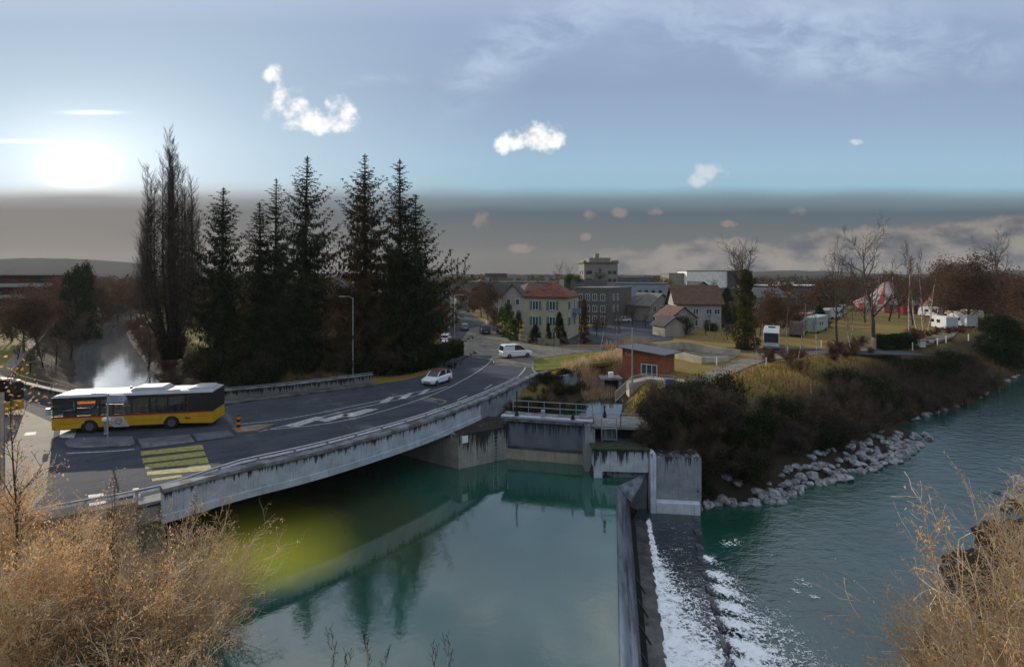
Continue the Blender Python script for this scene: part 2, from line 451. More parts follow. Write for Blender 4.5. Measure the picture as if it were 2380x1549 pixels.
gr = amesh('ground', np.stack([XX, YY, ZZ], 2), Fg, M_MEADOW, smooth=True); tag(gr, kind='structure')

# ---- water
def water(name, body, body2, bumps, rough, ior, patch=None):
    m, g = newmat(name); p = pos(g); x, y, z = g.sep(p)
    n1 = g.noise(p, 0.16, 4, 0.55)
    c = g.mix(g.smooth(n1, 0.35, 0.65), body, body2)
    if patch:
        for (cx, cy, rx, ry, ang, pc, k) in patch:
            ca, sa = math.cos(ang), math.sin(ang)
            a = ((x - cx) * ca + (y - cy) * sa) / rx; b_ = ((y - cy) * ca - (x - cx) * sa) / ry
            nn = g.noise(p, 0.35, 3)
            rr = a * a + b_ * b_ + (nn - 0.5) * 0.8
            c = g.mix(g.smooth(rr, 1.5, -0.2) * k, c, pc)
    if name == 'pool_water': c = g.mix(g.smooth(x, -24.0, -40.0), c, sl(104, 106, 108))  # the canal's grey reflection is put into its body colour
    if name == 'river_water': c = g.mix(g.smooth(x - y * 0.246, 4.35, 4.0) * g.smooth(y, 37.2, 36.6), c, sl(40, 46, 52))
    hgt = None
    for (sx, sy, sc, amp) in bumps:
        h_ = g.noise(g.comb(x * sx, y * sy, z), sc, 4, 0.6) * amp
        hgt = h_ if hgt is None else hgt + h_
    b = pbsdf(g, c, rough, 0, 0.5, hgt, 1.0, 0.1, IOR=ior)
    finish(g, b); return m
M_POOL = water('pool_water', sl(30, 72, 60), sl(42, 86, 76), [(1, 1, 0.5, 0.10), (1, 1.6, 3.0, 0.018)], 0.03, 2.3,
               [(-14.2, 29.4, 6.0, 4.4, R(-38), sl(216, 212, 78), 0.98), (-11, 33, 12, 5, R(-38), sl(66, 68, 36), 0.7)])  # first patch: yellow glow of light put into the water colour
M_RIVER = water('river_water', sl(14, 54, 48), sl(28, 68, 64), [(1, 1.5, 0.9, 0.75), (1, 1.7, 3.2, 0.25)], 0.05, 1.9,
                [(20, 38, 16, 5, R(25), sl(20, 74, 52), 0.5)])
M_CHAN = water('channel_water', sl(24, 40, 34), sl(30, 46, 40), [(1, 1, 1.5, 0.05)], 0.04, 1.7)
def sheet(name, poly, z, m, kind='structure'):
    o = MB().add([(p_[0], p_[1], z) for p_ in poly], [tuple(range(len(poly)))]).build(name, m)
    fixnormals(o)
    if o.data.polygons[0].normal.z < 0: o.data.flip_normals()
    return tag(o, kind=kind)
# the water sheets reach a little under their banks
PW = [(1.2, 4.0), (4.1, 19.6), (7.3, 36.0), (9.2, 37.2), (9.6, 38.6), (6.5, 39), (6.6, 41.2), (-0.4, 42.6), (-4.15, 40.2), (-9.4, 44.2), (-17.5, 50), (-49, 73.5), (-56, 83), (-81, 113.6), (-98, 134), (-114, 157), (-179, 250),
      (-200, 282), (-222, 285), (-196, 260), (-173, 221), (-127, 147), (-93, 103), (-74, 81), (-62, 68), (-24, 28), (-20, 25), (-16.5, 21.6), (-13.5, 18), (-11, 13), (-9.5, 8), (-8, 3)]
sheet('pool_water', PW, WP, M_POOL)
RW = [(2.0, 4.0), (5.0, 19.6), (8.4, 36.0), (9.6, 38.4), (13.3, 38.4), (15.5, 40.4), (20.2, 41), (23.7, 43.5), (28.1, 45.5), (35, 50), (43, 56.5), (44, 60), (51, 65),
      (62, 72), (87, 91), (148, 139), (400, 340), (440, 300), (168, 94), (97, 67), (62, 50), (49, 43), (40.5, 37), (33, 33.4), (27, 29), (21.5, 24), (17.5, 21), (15, 17), (12.5, 10.5), (11, 3)]
sheet('river_water', RW, WD, M_RIVER)
sheet('channel_water', [(-0.2, 42.6), (6.6, 41.0), (9.9, 47.3), (13.1, 59.5), (15, 66), (11.5, 67.5), (7.7, 57.5), (4.6, 52), (2.6, 47.5)], -2.2, M_CHAN)

# ---- asphalt
m, g = newmat('asphalt'); p = pos(g); x, y, z = g.sep(p)
n1 = g.noise(p, 0.35, 5, 0.6); n3 = g.noise(p, 30, 3, 0.7)
wear = g.noise(g.comb(x * 0.15 + y * 0.12, y * 1.0 - x * 0.55, 0), 1.1, 5, 0.6)
c = g.mix(g.smooth(n1 * 0.5 + wear * 0.5, 0.38, 0.62), sl(46, 52, 62), sl(62, 68, 78))
c = g.mix(g.smooth(n3, 0.42, 0.62) * 0.3, c, sl(98, 100, 102))
cr = g.node('ShaderNodeTexVoronoi', feature='DISTANCE_TO_EDGE'); g.put(cr.inputs['Vector'], g.comb(x + (n1 - 0.5) * 3, y + (wear - 0.5) * 3, 0)); cr.inputs['Scale'].default_value = 0.22
c = g.mix(g.smooth(X(g, cr.outputs[0]), 0.010, 0.002) * 0.7 * g.smooth(n1, 0.45, 0.55), c, sl(30, 31, 34))
b = pbsdf(g, c, 0.9, 0, 0.12, n3, 0.25, 0.01); finish(g, b); M_ASPH = m
M_ASPH2 = mat('sunlit_asphalt', sl(112, 106, 98), 0.8, 0.2, 0.6, sl(92, 88, 82), bump=0.2, bscale=30, obj=False, spec=0.2)
M_PATH = mat('path_gravel', sl(128, 118, 106), 0.9, 0.2, 0.8, sl(104, 96, 86), bump=0.3, bscale=20, obj=False, spec=0.15)
EDGE = [(-60, 8), (-36, 15.0), (-25.0, 20.0), (-21.6, 23.5), (-18, 25.5), (-15.7, 28.4), (-12.5, 31.0), (-9.8, 34), (-7.2, 37.3), (-4.9, 40.8), (-2.76, 44.6), (-.3, 50), (1.6, 54.2), (2.6, 56.2), (4.0, 57.3)]
FAR = [(-95, 72), (-60, 56.5), (-50, 51.2), (-40, 45.8), (-26.5, 46.6), (-20, 50.4), (-14.7, 54.6), (-11.5, 57.2)]
def smoothpath(pts, it=2):
    for _ in range(it):
        q = [pts[0]]
        for a, b in zip(pts[:-1], pts[1:]):
            q.append(tuple(.75 * s + .25 * t for s, t in zip(a, b))); q.append(tuple(.25 * s + .75 * t for s, t in zip(a, b)))
        pts = q + [pts[-1]]
    return pts
EDGE = smoothpath(EDGE, 2)
road = EDGE[:-6] + [(2.4, 57.5), (2.5, 61.6), (2.8, 70.5), (6, 74), (13.4, 78.4), (34, 76.5), (60, 74), (60, 79.0), (34, 82), (14.2, 82.6), (4.45, 83.4), (1.2, 88.9), (-1.5, 99), (-3.6, 110), (-6, 122), (-12, 152), (-20, 210), (-28, 210), (-20, 150), (-17.5, 112),
                    (-12.5, 97), (-10.5, 88), (-9.6, 78), (-9.4, 70), (-9.8, 60), (-11.5, 56.6), (-14.9, 53.9), (-20, 49.8), (-26.5, 46.0), (-40, 45.2), (-50, 50.6), (-60, 56), (-95, 71), (-110, 60)]
o = MB().prism(road, -0.10, 0.012).build('road', M_ASPH); fixnormals(o); tag(o, kind='structure')
# deck under the road where it crosses the water
deck = [p_ for p_ in EDGE if p_[0] > -23 and p_[1] < 52] + [(-10, 58), (-14.9, 54.0), (-20, 49.9), (-26.5, 46.1), (-40, 45.3), (-50, 50.7), (-52, 50)]
M_CONC = mat('concrete', sl(150, 150, 148), 0.85, 0.2, 0.7, sl(118, 118, 118), bump=0.3, bscale=14, obj=False, spec=0.2)
M_CONC_D = mat('dark_concrete', sl(92, 92, 92), 0.85, 0.3, 0.9, sl(58, 58, 58), bump=0.3, bscale=14, obj=False, spec=0.2)
bridge = thing('road_bridge', 'long curved grey concrete road bridge with streaked parapet over the green pool', 'bridge', (-12, 34, -1))
o = MB().prism(deck, -0.86, -0.06).build('deck', M_CONC, bridge); fixnormals(o)
# girder + parapet along the near edge (offset is to the right of travel, that is outwards to the water)
gp = [p_ for p_ in EDGE if p_[0] >= -18.3]
ib = max(i for i, p_ in enumerate(gp) if p_[1] < 44.5)
M_GIRD = concmat('girder_concrete', sl(172, 180, 192), sl(30, 30, 31), 0.72, 0.95, 1.4, 2.0)
def girder(path, name, m, zb):
    o = MB().sweep(path, [(0.10, zb), (0.42, zb), (0.42, zb + .38), (0.36, zb + .42), (0.36, 0.62), (0.10, 0.62)]).build(name, m, bridge); fixnormals(o); return o
girder(gp[:ib + 1], 'girder', M_GIRD, -0.92)
M_COPE = mat('coping_concrete', sl(128, 132, 136), 0.8, 0.2, 1.2, sl(84, 84, 84), bump=0.3, bscale=10, obj=False, spec=0.25)
o = MB().sweep(gp, [(-0.06, 0.60), (0.50, 0.60), (0.53, 0.68), (0.50, 0.84), (-0.06, 0.88)]).build('coping', M_COPE, bridge); fixnormals(o)
# retaining wall carrying the road beside the mill channel
wp = gp[ib:] 
M_WING = concmat('wing_concrete', sl(128, 134, 142), sl(38, 38, 39), 0.7, 1.3, 0.95, 1.4)
o = MB().sweep(wp, [(0.06, -4.2), (0.40, -4.2), (0.38, 0.61), (0.06, 0.61)]).build('retaining_wall', M_WING, bridge); fixnormals(o)
o = MB().sweep([(4.0, 57.3), (5.6, 56.6), (7.2, 58.2)], [(-0.2, -3), (0.2, -3), (0.2, 0.45), (-0.2, 0.45)]).build('end_wall', M_WING, bridge); fixnormals(o)
# steel guard rail on posts, running from the bank onto the coping
M_STEEL = mat('galvanised_steel', sl(176, 180, 186), 0.38, 0.15, 4, metal=0.8, spec=0.5)
M_DSTEEL = mat('dark_steel', sl(38, 40, 44), 0.5, 0.2, 4, metal=0.4)
rp = [p_ for p_ in EDGE if -42 < p_[0] < 1.2]
rail = thing('guard_rail', 'bright steel guard rail curving along the near edge of the bridge road', 'guard rail', (rp[0][0], rp[0][1], 0))
rz_ = lambda i: 0.74 if rp[i][0] < -17.5 else min(1.02, 0.74 + (rp[i][0] + 17.5) * 0.12)
o = MB().sweep([(p_[0], p_[1], rz_(i)) for i, p_ in enumerate(rp)], [(-0.22, -0.13), (-0.16, -0.10), (-0.20, 0.0), (-0.16, 0.10), (-0.22, 0.13), (-0.26, 0)]).build('rail', M_STEEL, rail); fixnormals(o)
for i in range(0, len(rp), 2):
    a = rp[max(i - 1, 0)]; b_ = rp[min(i + 1, len(rp) - 1)]; d = Vector((b_[0] - a[0], b_[1] - a[1])).normalized()
    q = (rp[i][0] - d.y * .14, rp[i][1] + d.x * .14)
    MB().bar((q[0], q[1], -0.1), (q[0], q[1], rz_(i) + .05), 0.08, 0.10).build('post', M_STEEL, rail)
# tan kerb outside the guard rail, left of the bridge
kp = [p_ for p_ in EDGE if -60 <= p_[0] < -18.3]
o = MB().sweep(kp, [(-0.02, -1.4), (0.55, -1.4), (0.55, 0.52), (-0.02, 0.56)]).build('kerb', mat('tan_kerb', sl(168, 150, 128), 0.85, 0.25, 1.0, sl(120, 106, 90), bump=.3, obj=False)); fixnormals(o); tag(o, kind='structure')
o = MB().sweep([p_ for p_ in EDGE if -52 <= p_[0] < 1.4], [(-1.05, -0.02), (-0.06, -0.02), (-0.06, 0.14), (-1.05, 0.14)]).build('pavement', M_CONC); fixnormals(o); tag(o, kind='structure')
# bearing blocks, abutment
MB().box(-.6, .6, -.35, .35, -1.5, -0.86, Matrix.Translation((-17.4, 28.2, 0)) @ Matrix.Rotation(R(40), 4, 'Z')).build('bearing', M_CONC_D, bridge)
M_ABUT = concmat('abutment_concrete', sl(150, 148, 140), sl(24, 24, 25), -0.75, 2.6, 1.5, 1.9, moss=sl(34, 34, 26))
o = MB().prism([(-4.15, 39.7), (-0.35, 42.0), (-0.35, 44.6), (-2.9, 45.2), (-5.4, 41.6)], -6.2, -0.86).build('abutment', M_ABUT, bridge); fixnormals(o)
M_ABUT2 = concmat('abutment_face', sl(140, 136, 126), sl(44, 43, 40), -1.1, 1.0, 0.4, 1.2)
o = MB().prism([(-4.15, 39.72), (-9.4, 43.0), (-18, 48.4), (-17.6, 49.6), (-9, 44.4), (-4.6, 41.4)], -6.2, -0.87).build('abutment', M_ABUT2, bridge); fixnormals(o)
o = MB().prism([(-18.2, 26.9), (-43.5, 54.0), (-45, 53), (-19.5, 25.6)], -5.2, -0.875).build('abutment', M_ABUT2, bridge); fixnormals(o)
# ladder on the abutment and small white plate
lad = thing('ladder', 'thin steel ladder on the dark stained abutment next to the sluice gate', 'ladder', (-1.2, 41.3, -3))
dv = Vector((3.75, 2.3, 0)).normalized(); nv = Vector((dv.y, -dv.x, 0))
for s_ in (0, .42): 
    q = Vector((-1.55, 41.25, 0)) + dv * s_ + nv * 0.12
    MB().bar((q.x, q.y, -3.4), (q.x, q.y, -1.2), 0.05).build('stile', M_STEEL, lad)
for k in range(7):
    q = Vector((-1.55, 41.25, -3.2 + k * .3)) + nv * 0.12
    MB().bar(q, q + dv * .42, 0.035).build('rung', M_STEEL, lad)
M_WHITE = mat('white_paint', sl(225, 225, 222), 0.5, 0.06, 2)
q = Vector((-3.9, 39.83, -1.25)) + nv * 0.06
plate = MB().bar(q, q + dv * .5, 0.05, 0.55).build('sign', M_WHITE); tag(plate, 'small blank white plate on the end of the bridge abutment', 'sign')

# far parapet walls of the bridge
M_FPAR = concmat('far_parapet_concrete', sl(118, 118, 116), sl(22, 22, 22), 0.75, 0.9, 1.2, 2.4)
fw = thing('parapet_wall', 'low mossy stained concrete parapet along the far side of the bridge road', 'wall', (-26, 46.8, 0))
fp = smoothpath([(-34.5, 46.0), (-26.5, 46.9), (-20, 50.8), (-14.9, 55.0)], 2)
o = MB().sweep(fp, [(-0.35, -1.6), (0, -1.6), (0, 0.82), (-0.35, 0.82)]).build('wall', M_FPAR, fw); fixnormals(o)
o = MB().sweep(fp, [(-0.42, 0.83), (0.07, 0.83), (0.07, 0.93), (-0.42, 0.95)]).build('coping', M_COPE, fw); fixnormals(o)
o = MB().sweep([(*q_[:2], 1.12) for q_ in fp], [(-0.12, -.03), (-.06, -.03), (-.06, .03), (-.12, .03)]).build('rail', M_STEEL, fw); fixnormals(o)
fw2 = thing('parapet_wall', 'pale concrete parapet with brick face running up to the rear of the distant bus on the left', 'wall', (-50, 51.4, 0))
fw2['label'] = 'grey concrete parapet between the yellow bus front and the canal bank'
fp2 = [(-58, 55.6), (-50, 51.4), (-45, 48.6), (-39.8, 45.9)]
o = MB().sweep(fp2, [(-0.35, -1.6), (0, -1.6), (0, 0.86), (-0.35, 0.86)]).build('wall', M_FPAR, fw2); fixnormals(o)
o = MB().sweep(fp2, [(-0.42, 0.87), (0.07, 0.87), (0.07, 0.97), (-0.42, 0.97)]).build('coping', M_COPE, fw2); fixnormals(o)
hr = thing('handrail', 'curved thin pale handrail at the top of the canal bank on the left', 'railing', (-50, 51.6, 0))
hp_ = smoothpath([(-39.9, 46.2, 1.45), (-45, 48.9, 1.45), (-50, 51.8, 1.45), (-54.5, 55.5, 1.45), (-57, 60, 1.3), (-57.5, 64, 1.2)], 2)
MB().tube(hp_, 0.03, 6).build('rail', M_CONC, hr)
for k in (0, 4, 8, 12, 16, len(hp_) - 1):
    q = hp_[min(k, len(hp_) - 1)]; MB().tube([(q[0], q[1], -0.5), q], 0.035, 5).build('post', M_STEEL, hr)
o = MB().sweep([(-14.9, 54.6), (-26.5, 46.4), (-34, 45.6), (-40, 45.6)][::-1], [(-0.0, 0.0), (1.5, 0.0), (1.5, 0.14), (-0.0, 0.14)]).build('pavement', M_CONC_D); fixnormals(o); tag(o, kind='structure')

# ---- markings
M_LINE = mat('road_paint_white', sl(176, 178, 176), 0.7, 0.5, 5.0, sl(120, 124, 128), obj=False)
M_YEL = mat('road_paint_yellow', sl(158, 148, 66), 0.8, 0.5, 5.0, sl(108, 106, 66), obj=False)
def offs(path, d):
    out = []
    for i in range(len(path)):
        a = path[max(i - 1, 0)]; b_ = path[min(i + 1, len(path) - 1)]; t = Vector((b_[0] - a[0], b_[1] - a[1])).normalized()
        out.append((path[i][0] - t.y * d, path[i][1] + t.x * d))
    return out
marks = MB(); ymarks = MB(); ZM = 0.018
def strip(mb, path, w, z=ZM):
    L_ = offs(path, w / 2); R_ = offs(path, -w / 2); n = len(path)
    mb.add([(x, y, z) for x, y in L_] + [(x, y, z) for x, y in R_], [(i, n + i, n + i + 1, i + 1) for i in range(n - 1)])
def pline(mb, pts, w, z=ZM): strip(mb, smoothpath([P2(*q_) for q_ in pts], 2), w, z)
def pquad(mb, pts, z=ZM):
    q_ = [P2(*t) for t in pts]; mb.add([(a, b_, z) for a, b_ in q_], [tuple(range(len(q_)))[::-1]])
# yellow zebra crossing
for (a, b_, c_, d) in [((327, 1049), (470, 1033), (474, 1044), (328, 1058)), ((331, 1065), (474, 1048), (479, 1058), (332, 1076)),
                       ((336, 1080), (481, 1062), (485, 1075), (338, 1089)), ((341, 1096), (488, 1080), (492, 1092), (342, 1104))]:
    pquad(ymarks, (a, b_, c_, d))
pquad(ymarks, ((352, 1112), (420, 1103), (424, 1108), (354, 1118)))
pline(marks, [(155, 1053), (250, 1049), (312, 1044)], 0.14); pline(marks, [(590, 1000), (700, 992), (800, 978), (880, 958), (960, 934), (1035, 905), (1095, 873), (1136, 845), (1146, 828)], 0.13)
pline(marks, [(600, 1003), (680, 985), (780, 960), (870, 940), (985, 915), (1040, 897)], 0.14)
pline(marks, [(560, 985), (660, 975), (760, 956), (850, 937), (930, 920), (1000, 903)], 0.13)
for q_ in [((655, 990), (735, 968), (755, 970), (690, 992)), ((735, 977), (795, 962), (815, 963), (760, 980)), ((790, 966), (850, 950), (880, 950), (825, 968)), ((880, 935), (905, 922), (918, 922), (898, 936)), ((925, 927), (950, 913), (962, 912), (942, 926)), ((970, 916), (990, 905), (1000, 903), (985, 915))]:
    pquad(marks, q_, 0.022)
for q_ in [[(1205, 873), (1216, 862), (1221, 853)], [(1165, 897), (1178, 889), (1190, 881)], [(1125, 905), (1143, 893)], [(1062, 930), (1085, 919)]]: pline(marks, q_, 0.15)
pline(marks, [(1137, 833), (1146, 836), (1147, 845)], 0.12); pline(marks, [(1172, 797), (1200, 808), (1240, 814)], 0.12)
for q_ in [[(860, 1003), (890, 993), (922, 983)], [(950, 975), (985, 962), (1012, 950)], [(760, 1028), (800, 1018), (845, 1006)]]: pline(ymarks, q_, 0.12)
pline(ymarks, [(1020, 940), (1042, 932), (1000, 925)], 0.12)
for q_ in [((205, 1150), (240, 1146), (246, 1168), (208, 1176)), ((308, 1135), (322, 1133), (329, 1160), (310, 1163)), ((377, 1132), (395, 1128), (399, 1144), (378, 1148)), ((60, 1005), (85, 1003), (82, 1010), (55, 1012)), ((140, 1000), (178, 998), (172, 1018), (138, 1016))]: pquad(marks, q_)
o = marks.build('road_markings', M_LINE); tag(o, kind='structure')
o = ymarks.build('road_markings', M_YEL); tag(o, kind='structure')
# bus-stop island and the refuge with the bollard
def island(pts, z, m):
    o = MB().prism([P2(*q_) for q_ in pts], 0.0, z).build('traffic_island', m); fixnormals(o); tag(o, kind='structure'); return o
M_ISL = mat('island_asphalt', sl(84, 88, 98), 0.7, 0.2, 1.0, sl(64, 68, 76), obj=False)
island([(150, 1033), (160, 1024), (185, 1020), (308, 1018), (314, 1036), (300, 1040), (180, 1045), (158, 1042)], 0.15, M_ISL)
island([(320, 1023), (440, 1012), (452, 1030), (330, 1045)], 0.12, M_ISL)
island([(448, 1011), (530, 1002), (545, 1016), (460, 1028)], 0.12, M_ISL)
island([(540, 998), (600, 990), (640, 988), (600, 1003), (552, 1008)], 0.15, M_PATH)
# sunlit part of the junction, its light painted as paler asphalt
o = MB().add([(*P2(*q_), 0.0165) for q_ in [(1076, 826), (1145, 827), (1150, 848), (1236, 854), (1237, 834), (1394, 816), (1394, 807), (1253, 804), (1206, 795), (1171, 779), (1131, 754), (1090, 764), (1072, 790), (1062, 812)]], [tuple(range(14))]).build('sunlit_road_surface', M_ASPH2)
fixnormals(o); o.data.polygons[0].normal.z < 0 and o.data.flip_normals(); tag(o, kind='structure')
o = MB().add([(*P2(*q_), 0.0165) for q_ in [(-40, 940), (40, 945), (128, 985), (118, 1060), (105, 1150), (60, 1190), (-60, 1230), (-200, 1150)]], [tuple(range(8))]).build('sunlit_road_surface', M_ASPH2)  # sunlit road up to the bus shadow's edge, put into a paler colour
fixnormals(o); o.data.polygons[0].normal.z < 0 and o.data.flip_normals(); tag(o, kind='structure')
# footpath in the park and yard
def flat(name, pts, z, m):
    o = MB().prism([P2(*q_) for q_ in pts], -0.3, z).build(name, m); fixnormals(o); return tag(o, kind='structure')
flat('path', [(1600, 884), (1640, 866), (1700, 842), (1760, 826), (1900, 815), (2020, 804), (2120, 792), (2170, 778), (2195, 755), (2190, 735), (2235, 735), (2240, 757), (2215, 782), (2150, 800), (2050, 812), (1900, 824), (1780, 838), (1740, 852), (1640, 895)], 0.07, M_PATH)
flat('yard', [(1300, 798), (1420, 800), (1560, 790), (1580, 742), (1500, 725), (1420, 735)], 0.075, M_ASPH)
flat('path', [(-60, 925), (-10, 868), (55, 800), (128, 733), (250, 711), (300, 706), (302, 709), (252, 716), (138, 741), (72, 812), (22, 872), (-30, 940)], .06, M_PATH)
# green verge beside the junction
m, g = newmat('bright_grass'); p = pos(g); n2 = g.noise(p, 0.8, 6, 0.65); n3 = g.noise(p, 9, 4, .7)
c = g.mix(g.smooth(n2 * .5 + n3 * .5, 0.38, 0.62), sl(70, 74, 32), sl(122, 116, 48)); b = pbsdf(g, c, 0.95, 0, 0.1, n3, .6, .08); finish(g, b); M_BGRASS = m
o = MB().prism([P2(*q_) for q_ in [(1238, 836), (1300, 826), (1394, 816), (1452, 813), (1440, 840), (1330, 852), (1272, 862), (1240, 863)]], -0.3, 0.10).build('grass_verge', M_BGRASS); fixnormals(o); tag(o, kind='structure')
o = MB().sweep(smoothpath([P2(*q_) for q_ in [(1260, 868), (1239, 866), (1237, 850), (1238, 835), (1300, 825), (1394, 815), (1440, 812)]], 1), [(-.12, 0), (.12, 0), (.12, .14), (-.12, .14)]).build('kerb', M_COPE); fixnormals(o); tag(o, kind='structure')

# ================================================================ SLUICE GATE, BLOCKS, WEIR
gate = thing('sluice_gate', 'long grey sluice gate under a concrete footbridge between abutment and stained block', 'sluice gate', (3, 41.2, -3.5))
gd = Vector((6.7, -1.6, 0)).normalized(); gn = Vector((gd.y, -gd.x, 0)); GA = Vector((-0.38, 42.0, 0)); GL = 6.85
if gn.y > 0: gn = -gn
def gpt(s_, n_, z_): q = GA + gd * s_ + gn * n_; return (q.x, q.y, z_)
def gbox(s0, s1, n0, n1, z0, z1):
    mb = MB(); vs = [gpt(s0, n1, z0), gpt(s1, n1, z0), gpt(s1, n0, z0), gpt(s0, n0, z0), gpt(s0, n1, z1), gpt(s1, n1, z1), gpt(s1, n0, z1), gpt(s0, n0, z1)]
    return mb.add(vs, [(0, 3, 2, 1), (4, 5, 6, 7), (0, 1, 5, 4), (1, 2, 6, 5), (2, 3, 7, 6), (3, 0, 4, 7)])
M_PANEL = concmat('gate_panel', sl(104, 110, 120), sl(50, 52, 56), -0.5, 2.2, 0.95, 2.6)
M_SILL = concmat('gate_sill', sl(158, 148, 134), sl(60, 56, 50), -2.4, 0.6, 0.4, 1.0)
o = gbox(0, GL, -0.5, -0.25, -2.5, -0.42).build('gate_panel', M_PANEL, gate); fixnormals(o)
o = gbox(0, GL, -0.2, 0.02, -2.62, -2.46).build('lower_beam', M_CONC_D, gate); fixnormals(o)
o = gbox(0, GL, -0.6, -0.02, -5.0, -2.63).build('sill_wall', M_SILL, gate); fixnormals(o)
o = gbox(-0.5, GL + 0.1, -1.5, 0.12, -0.38, 0.0).build('walkway_slab', M_COPE, gate); fixnormals(o); bevel(o, .02)
o = gbox(-0.5, GL + 0.1, -0.35, 0.22, -0.12, 0.04).build('pipe_ledge', M_STEEL, gate); fixnormals(o)
rl = thing('railing', 'white two-bar railing on the footbridge over the sluice gate', 'railing', gpt(3, -1.4, 0))
for zz in (0.45, 0.95): MB().bar(gpt(0.1, -1.42, zz), gpt(GL, -1.42, zz), 0.05).build('rail', M_STEEL, rl)
for k in range(6): MB().bar(gpt(0.15 + k * 1.33, -1.42, 0), gpt(0.15 + k * 1.33, -1.42, .95), 0.05).build('post', M_STEEL, rl)
for s_, h_, lb in ((0.75, 2.05, 'tall black spindle rod at the left end of the footbridge'), (5.35, 0.75, 'short black spindle at the right end of the footbridge')):
    sp_ = thing('gate_spindle', lb, 'gate spindle', gpt(s_, -.2, 0))
    MB().tube([gpt(s_, -.2, 0.0), gpt(s_, -.2, .35), gpt(s_, -.2, .4), gpt(s_, -.2, h_)], [.14, .11, .05, .05], 10).build('spindle', M_DSTEEL, sp_)
    MB().cyl(gpt(s_, -.2, .05), .2, .1, 12).build('base', M_DSTEEL, sp_)
gbx = gbox(2.75, 3.05, -0.5, -0.2, 0.05, 0.55).build('gear_box', M_STEEL); fixnormals(gbx); tag(gbx, 'small pale gear box in the middle of the footbridge', 'gear box')

blk = thing('concrete_block', 'black-streaked concrete block with mossy top at the end of the weir', 'block', (8, 38.5, -4))
M_BLK = concmat('block_concrete', sl(178, 184, 190), sl(16, 17, 18), -1.35, 2.0, 1.35, 1.5, moss=sl(36, 50, 30))
o = MB().prism([(6.1, 38.0), (10.05, 37.7), (10.05, 40.6), (6.1, 40.9)], -3.0, -1.42).build('block', M_BLK, blk); fixnormals(o)
o = MB().prism([(6.1, 38.01), (6.7, 37.96), (6.7, 39), (6.1, 39)], -5, -3.0).build('foot', M_BLK, blk); fixnormals(o)
o = MB().prism([(6.72, 38.25), (10.0, 38.0), (10.0, 39), (6.72, 39)], -6, -3.02).build('base', concmat('block_base', sl(120, 124, 126), sl(30, 31, 31), -2.9, 1.0, 1.2, 2.4), blk); fixnormals(o)
o = MB().prism([(5.95, 37.9), (10.15, 37.6), (10.15, 39.2), (5.95, 39.5)], -1.41, -1.30).build('moss_top', mat('moss', sl(52, 66, 40), 1, .4, 3, sl(30, 36, 26), bump=.8, obj=False), blk); fixnormals(o)
o = MB().prism([(5.6, 39.3), (6.35, 39.2), (6.35, 40.9), (5.6, 41.0)], -5, -0.05).build('pier', concmat('pier_concrete', sl(140, 144, 148), sl(28, 28, 30), 0, 2.5, 1.2, 2), blk); fixnormals(o)
o = MB().prism([(6.35, 40.6), (11.2, 40.1), (11.2, 43.4), (6.35, 43.6)], -0.62, -0.42).build('rear_slab', M_CONC, blk); fixnormals(o)
o = MB().prism([(6.36, 40.92), (11.0, 40.45), (11.0, 40.8), (6.36, 41.2)], -1.9, -0.63).build('recess_shade', mat('shade_black', sl(22, 22, 22), .9), blk); fixnormals(o)  # solid black filler standing in for the shade inside the opening
fr = thing('lifting_frame', 'light steel lifting frame with crossbars standing on the mossy block', 'lifting frame', (7.4, 39.9, -1.3))
fx0, fx1, fy = 6.95, 8.1, 39.7
for xx in (fx0, fx1): MB().bar((xx, fy, -1.3), (xx, fy, 0.5), 0.08, 0.12).build('upright', M_STEEL, fr)
for zz in (-1.2, -.35, 0.05, 0.48): MB().bar((fx0 + .04, fy, zz), (fx1 - .04, fy, zz), 0.07, 0.07).build('crossbar', M_STEEL, fr)
MB().box(fx0 + .1, fx1 - .1, fy + .1, fy + .16, -1.25, -.4).build('gate_leaf', M_PANEL, fr)
MB().tube([(7.2, fy + .1, .5), (7.2, fy + .1, .9), (7.2, fy + .1, 1.0), (7.2, fy + .1, 1.35)], [.16, .1, .05, .05], 10).build('spindle', M_DSTEEL, fr)
MB().cyl((7.2, fy + .1, 1.36), .13, .05, 12).build('handwheel', M_DSTEEL, fr)
def balustrade(name, label, pts, h, step=0.16, z=None, grp=None):
    t = thing(name, label, 'railing', (pts[0][0], pts[0][1], 0), 0, grp)
    top = MB(); bars = MB()
    for a, b_ in zip(pts[:-1], pts[1:]):
        a = Vector(a); b_ = Vector(b_); L_ = (b_ - a).length; n = max(1, int(L_ / step))
        top.bar(a + Vector((0, 0, h)), b_ + Vector((0, 0, h)), .05); top.bar(a + Vector((0, 0, .12)), b_ + Vector((0, 0, .12)), .04)
        for k in range(n + 1):
            q = a.lerp(b_, k / n); bars.bar(q + Vector((0, 0, .12)), q + Vector((0, 0, h - .02)), .022)
        for q in (a, b_): MB().bar(q, q + Vector((0, 0, h)), .06).build('post', M_STEEL, t)
    top.build('rail', M_STEEL, t); bars.build('balusters', M_STEEL, t)
    return t
balustrade('railing', 'pale upright-bar railing above the mossy block beside the sluice', [(6.5, 40.75, -.42), (8.6, 40.5, -.42), (11.0, 40.3, -.42)], 1.0)
M_PIL = concmat('pillar_concrete', sl(196, 204, 214), sl(40, 42, 44), -1.4, 1.2, .8, 2)
rw = thing('river_wall', 'tall pale concrete wall with a ledge beside the weir, ivy hanging over it', 'wall', (12, 38, -5.8))
o = MB().prism([(10.12, 37.35), (10.5, 37.3), (10.5, 38.4), (10.12, 38.4)], -7, -1.5).build('pillar', M_PIL, rw); fixnormals(o)
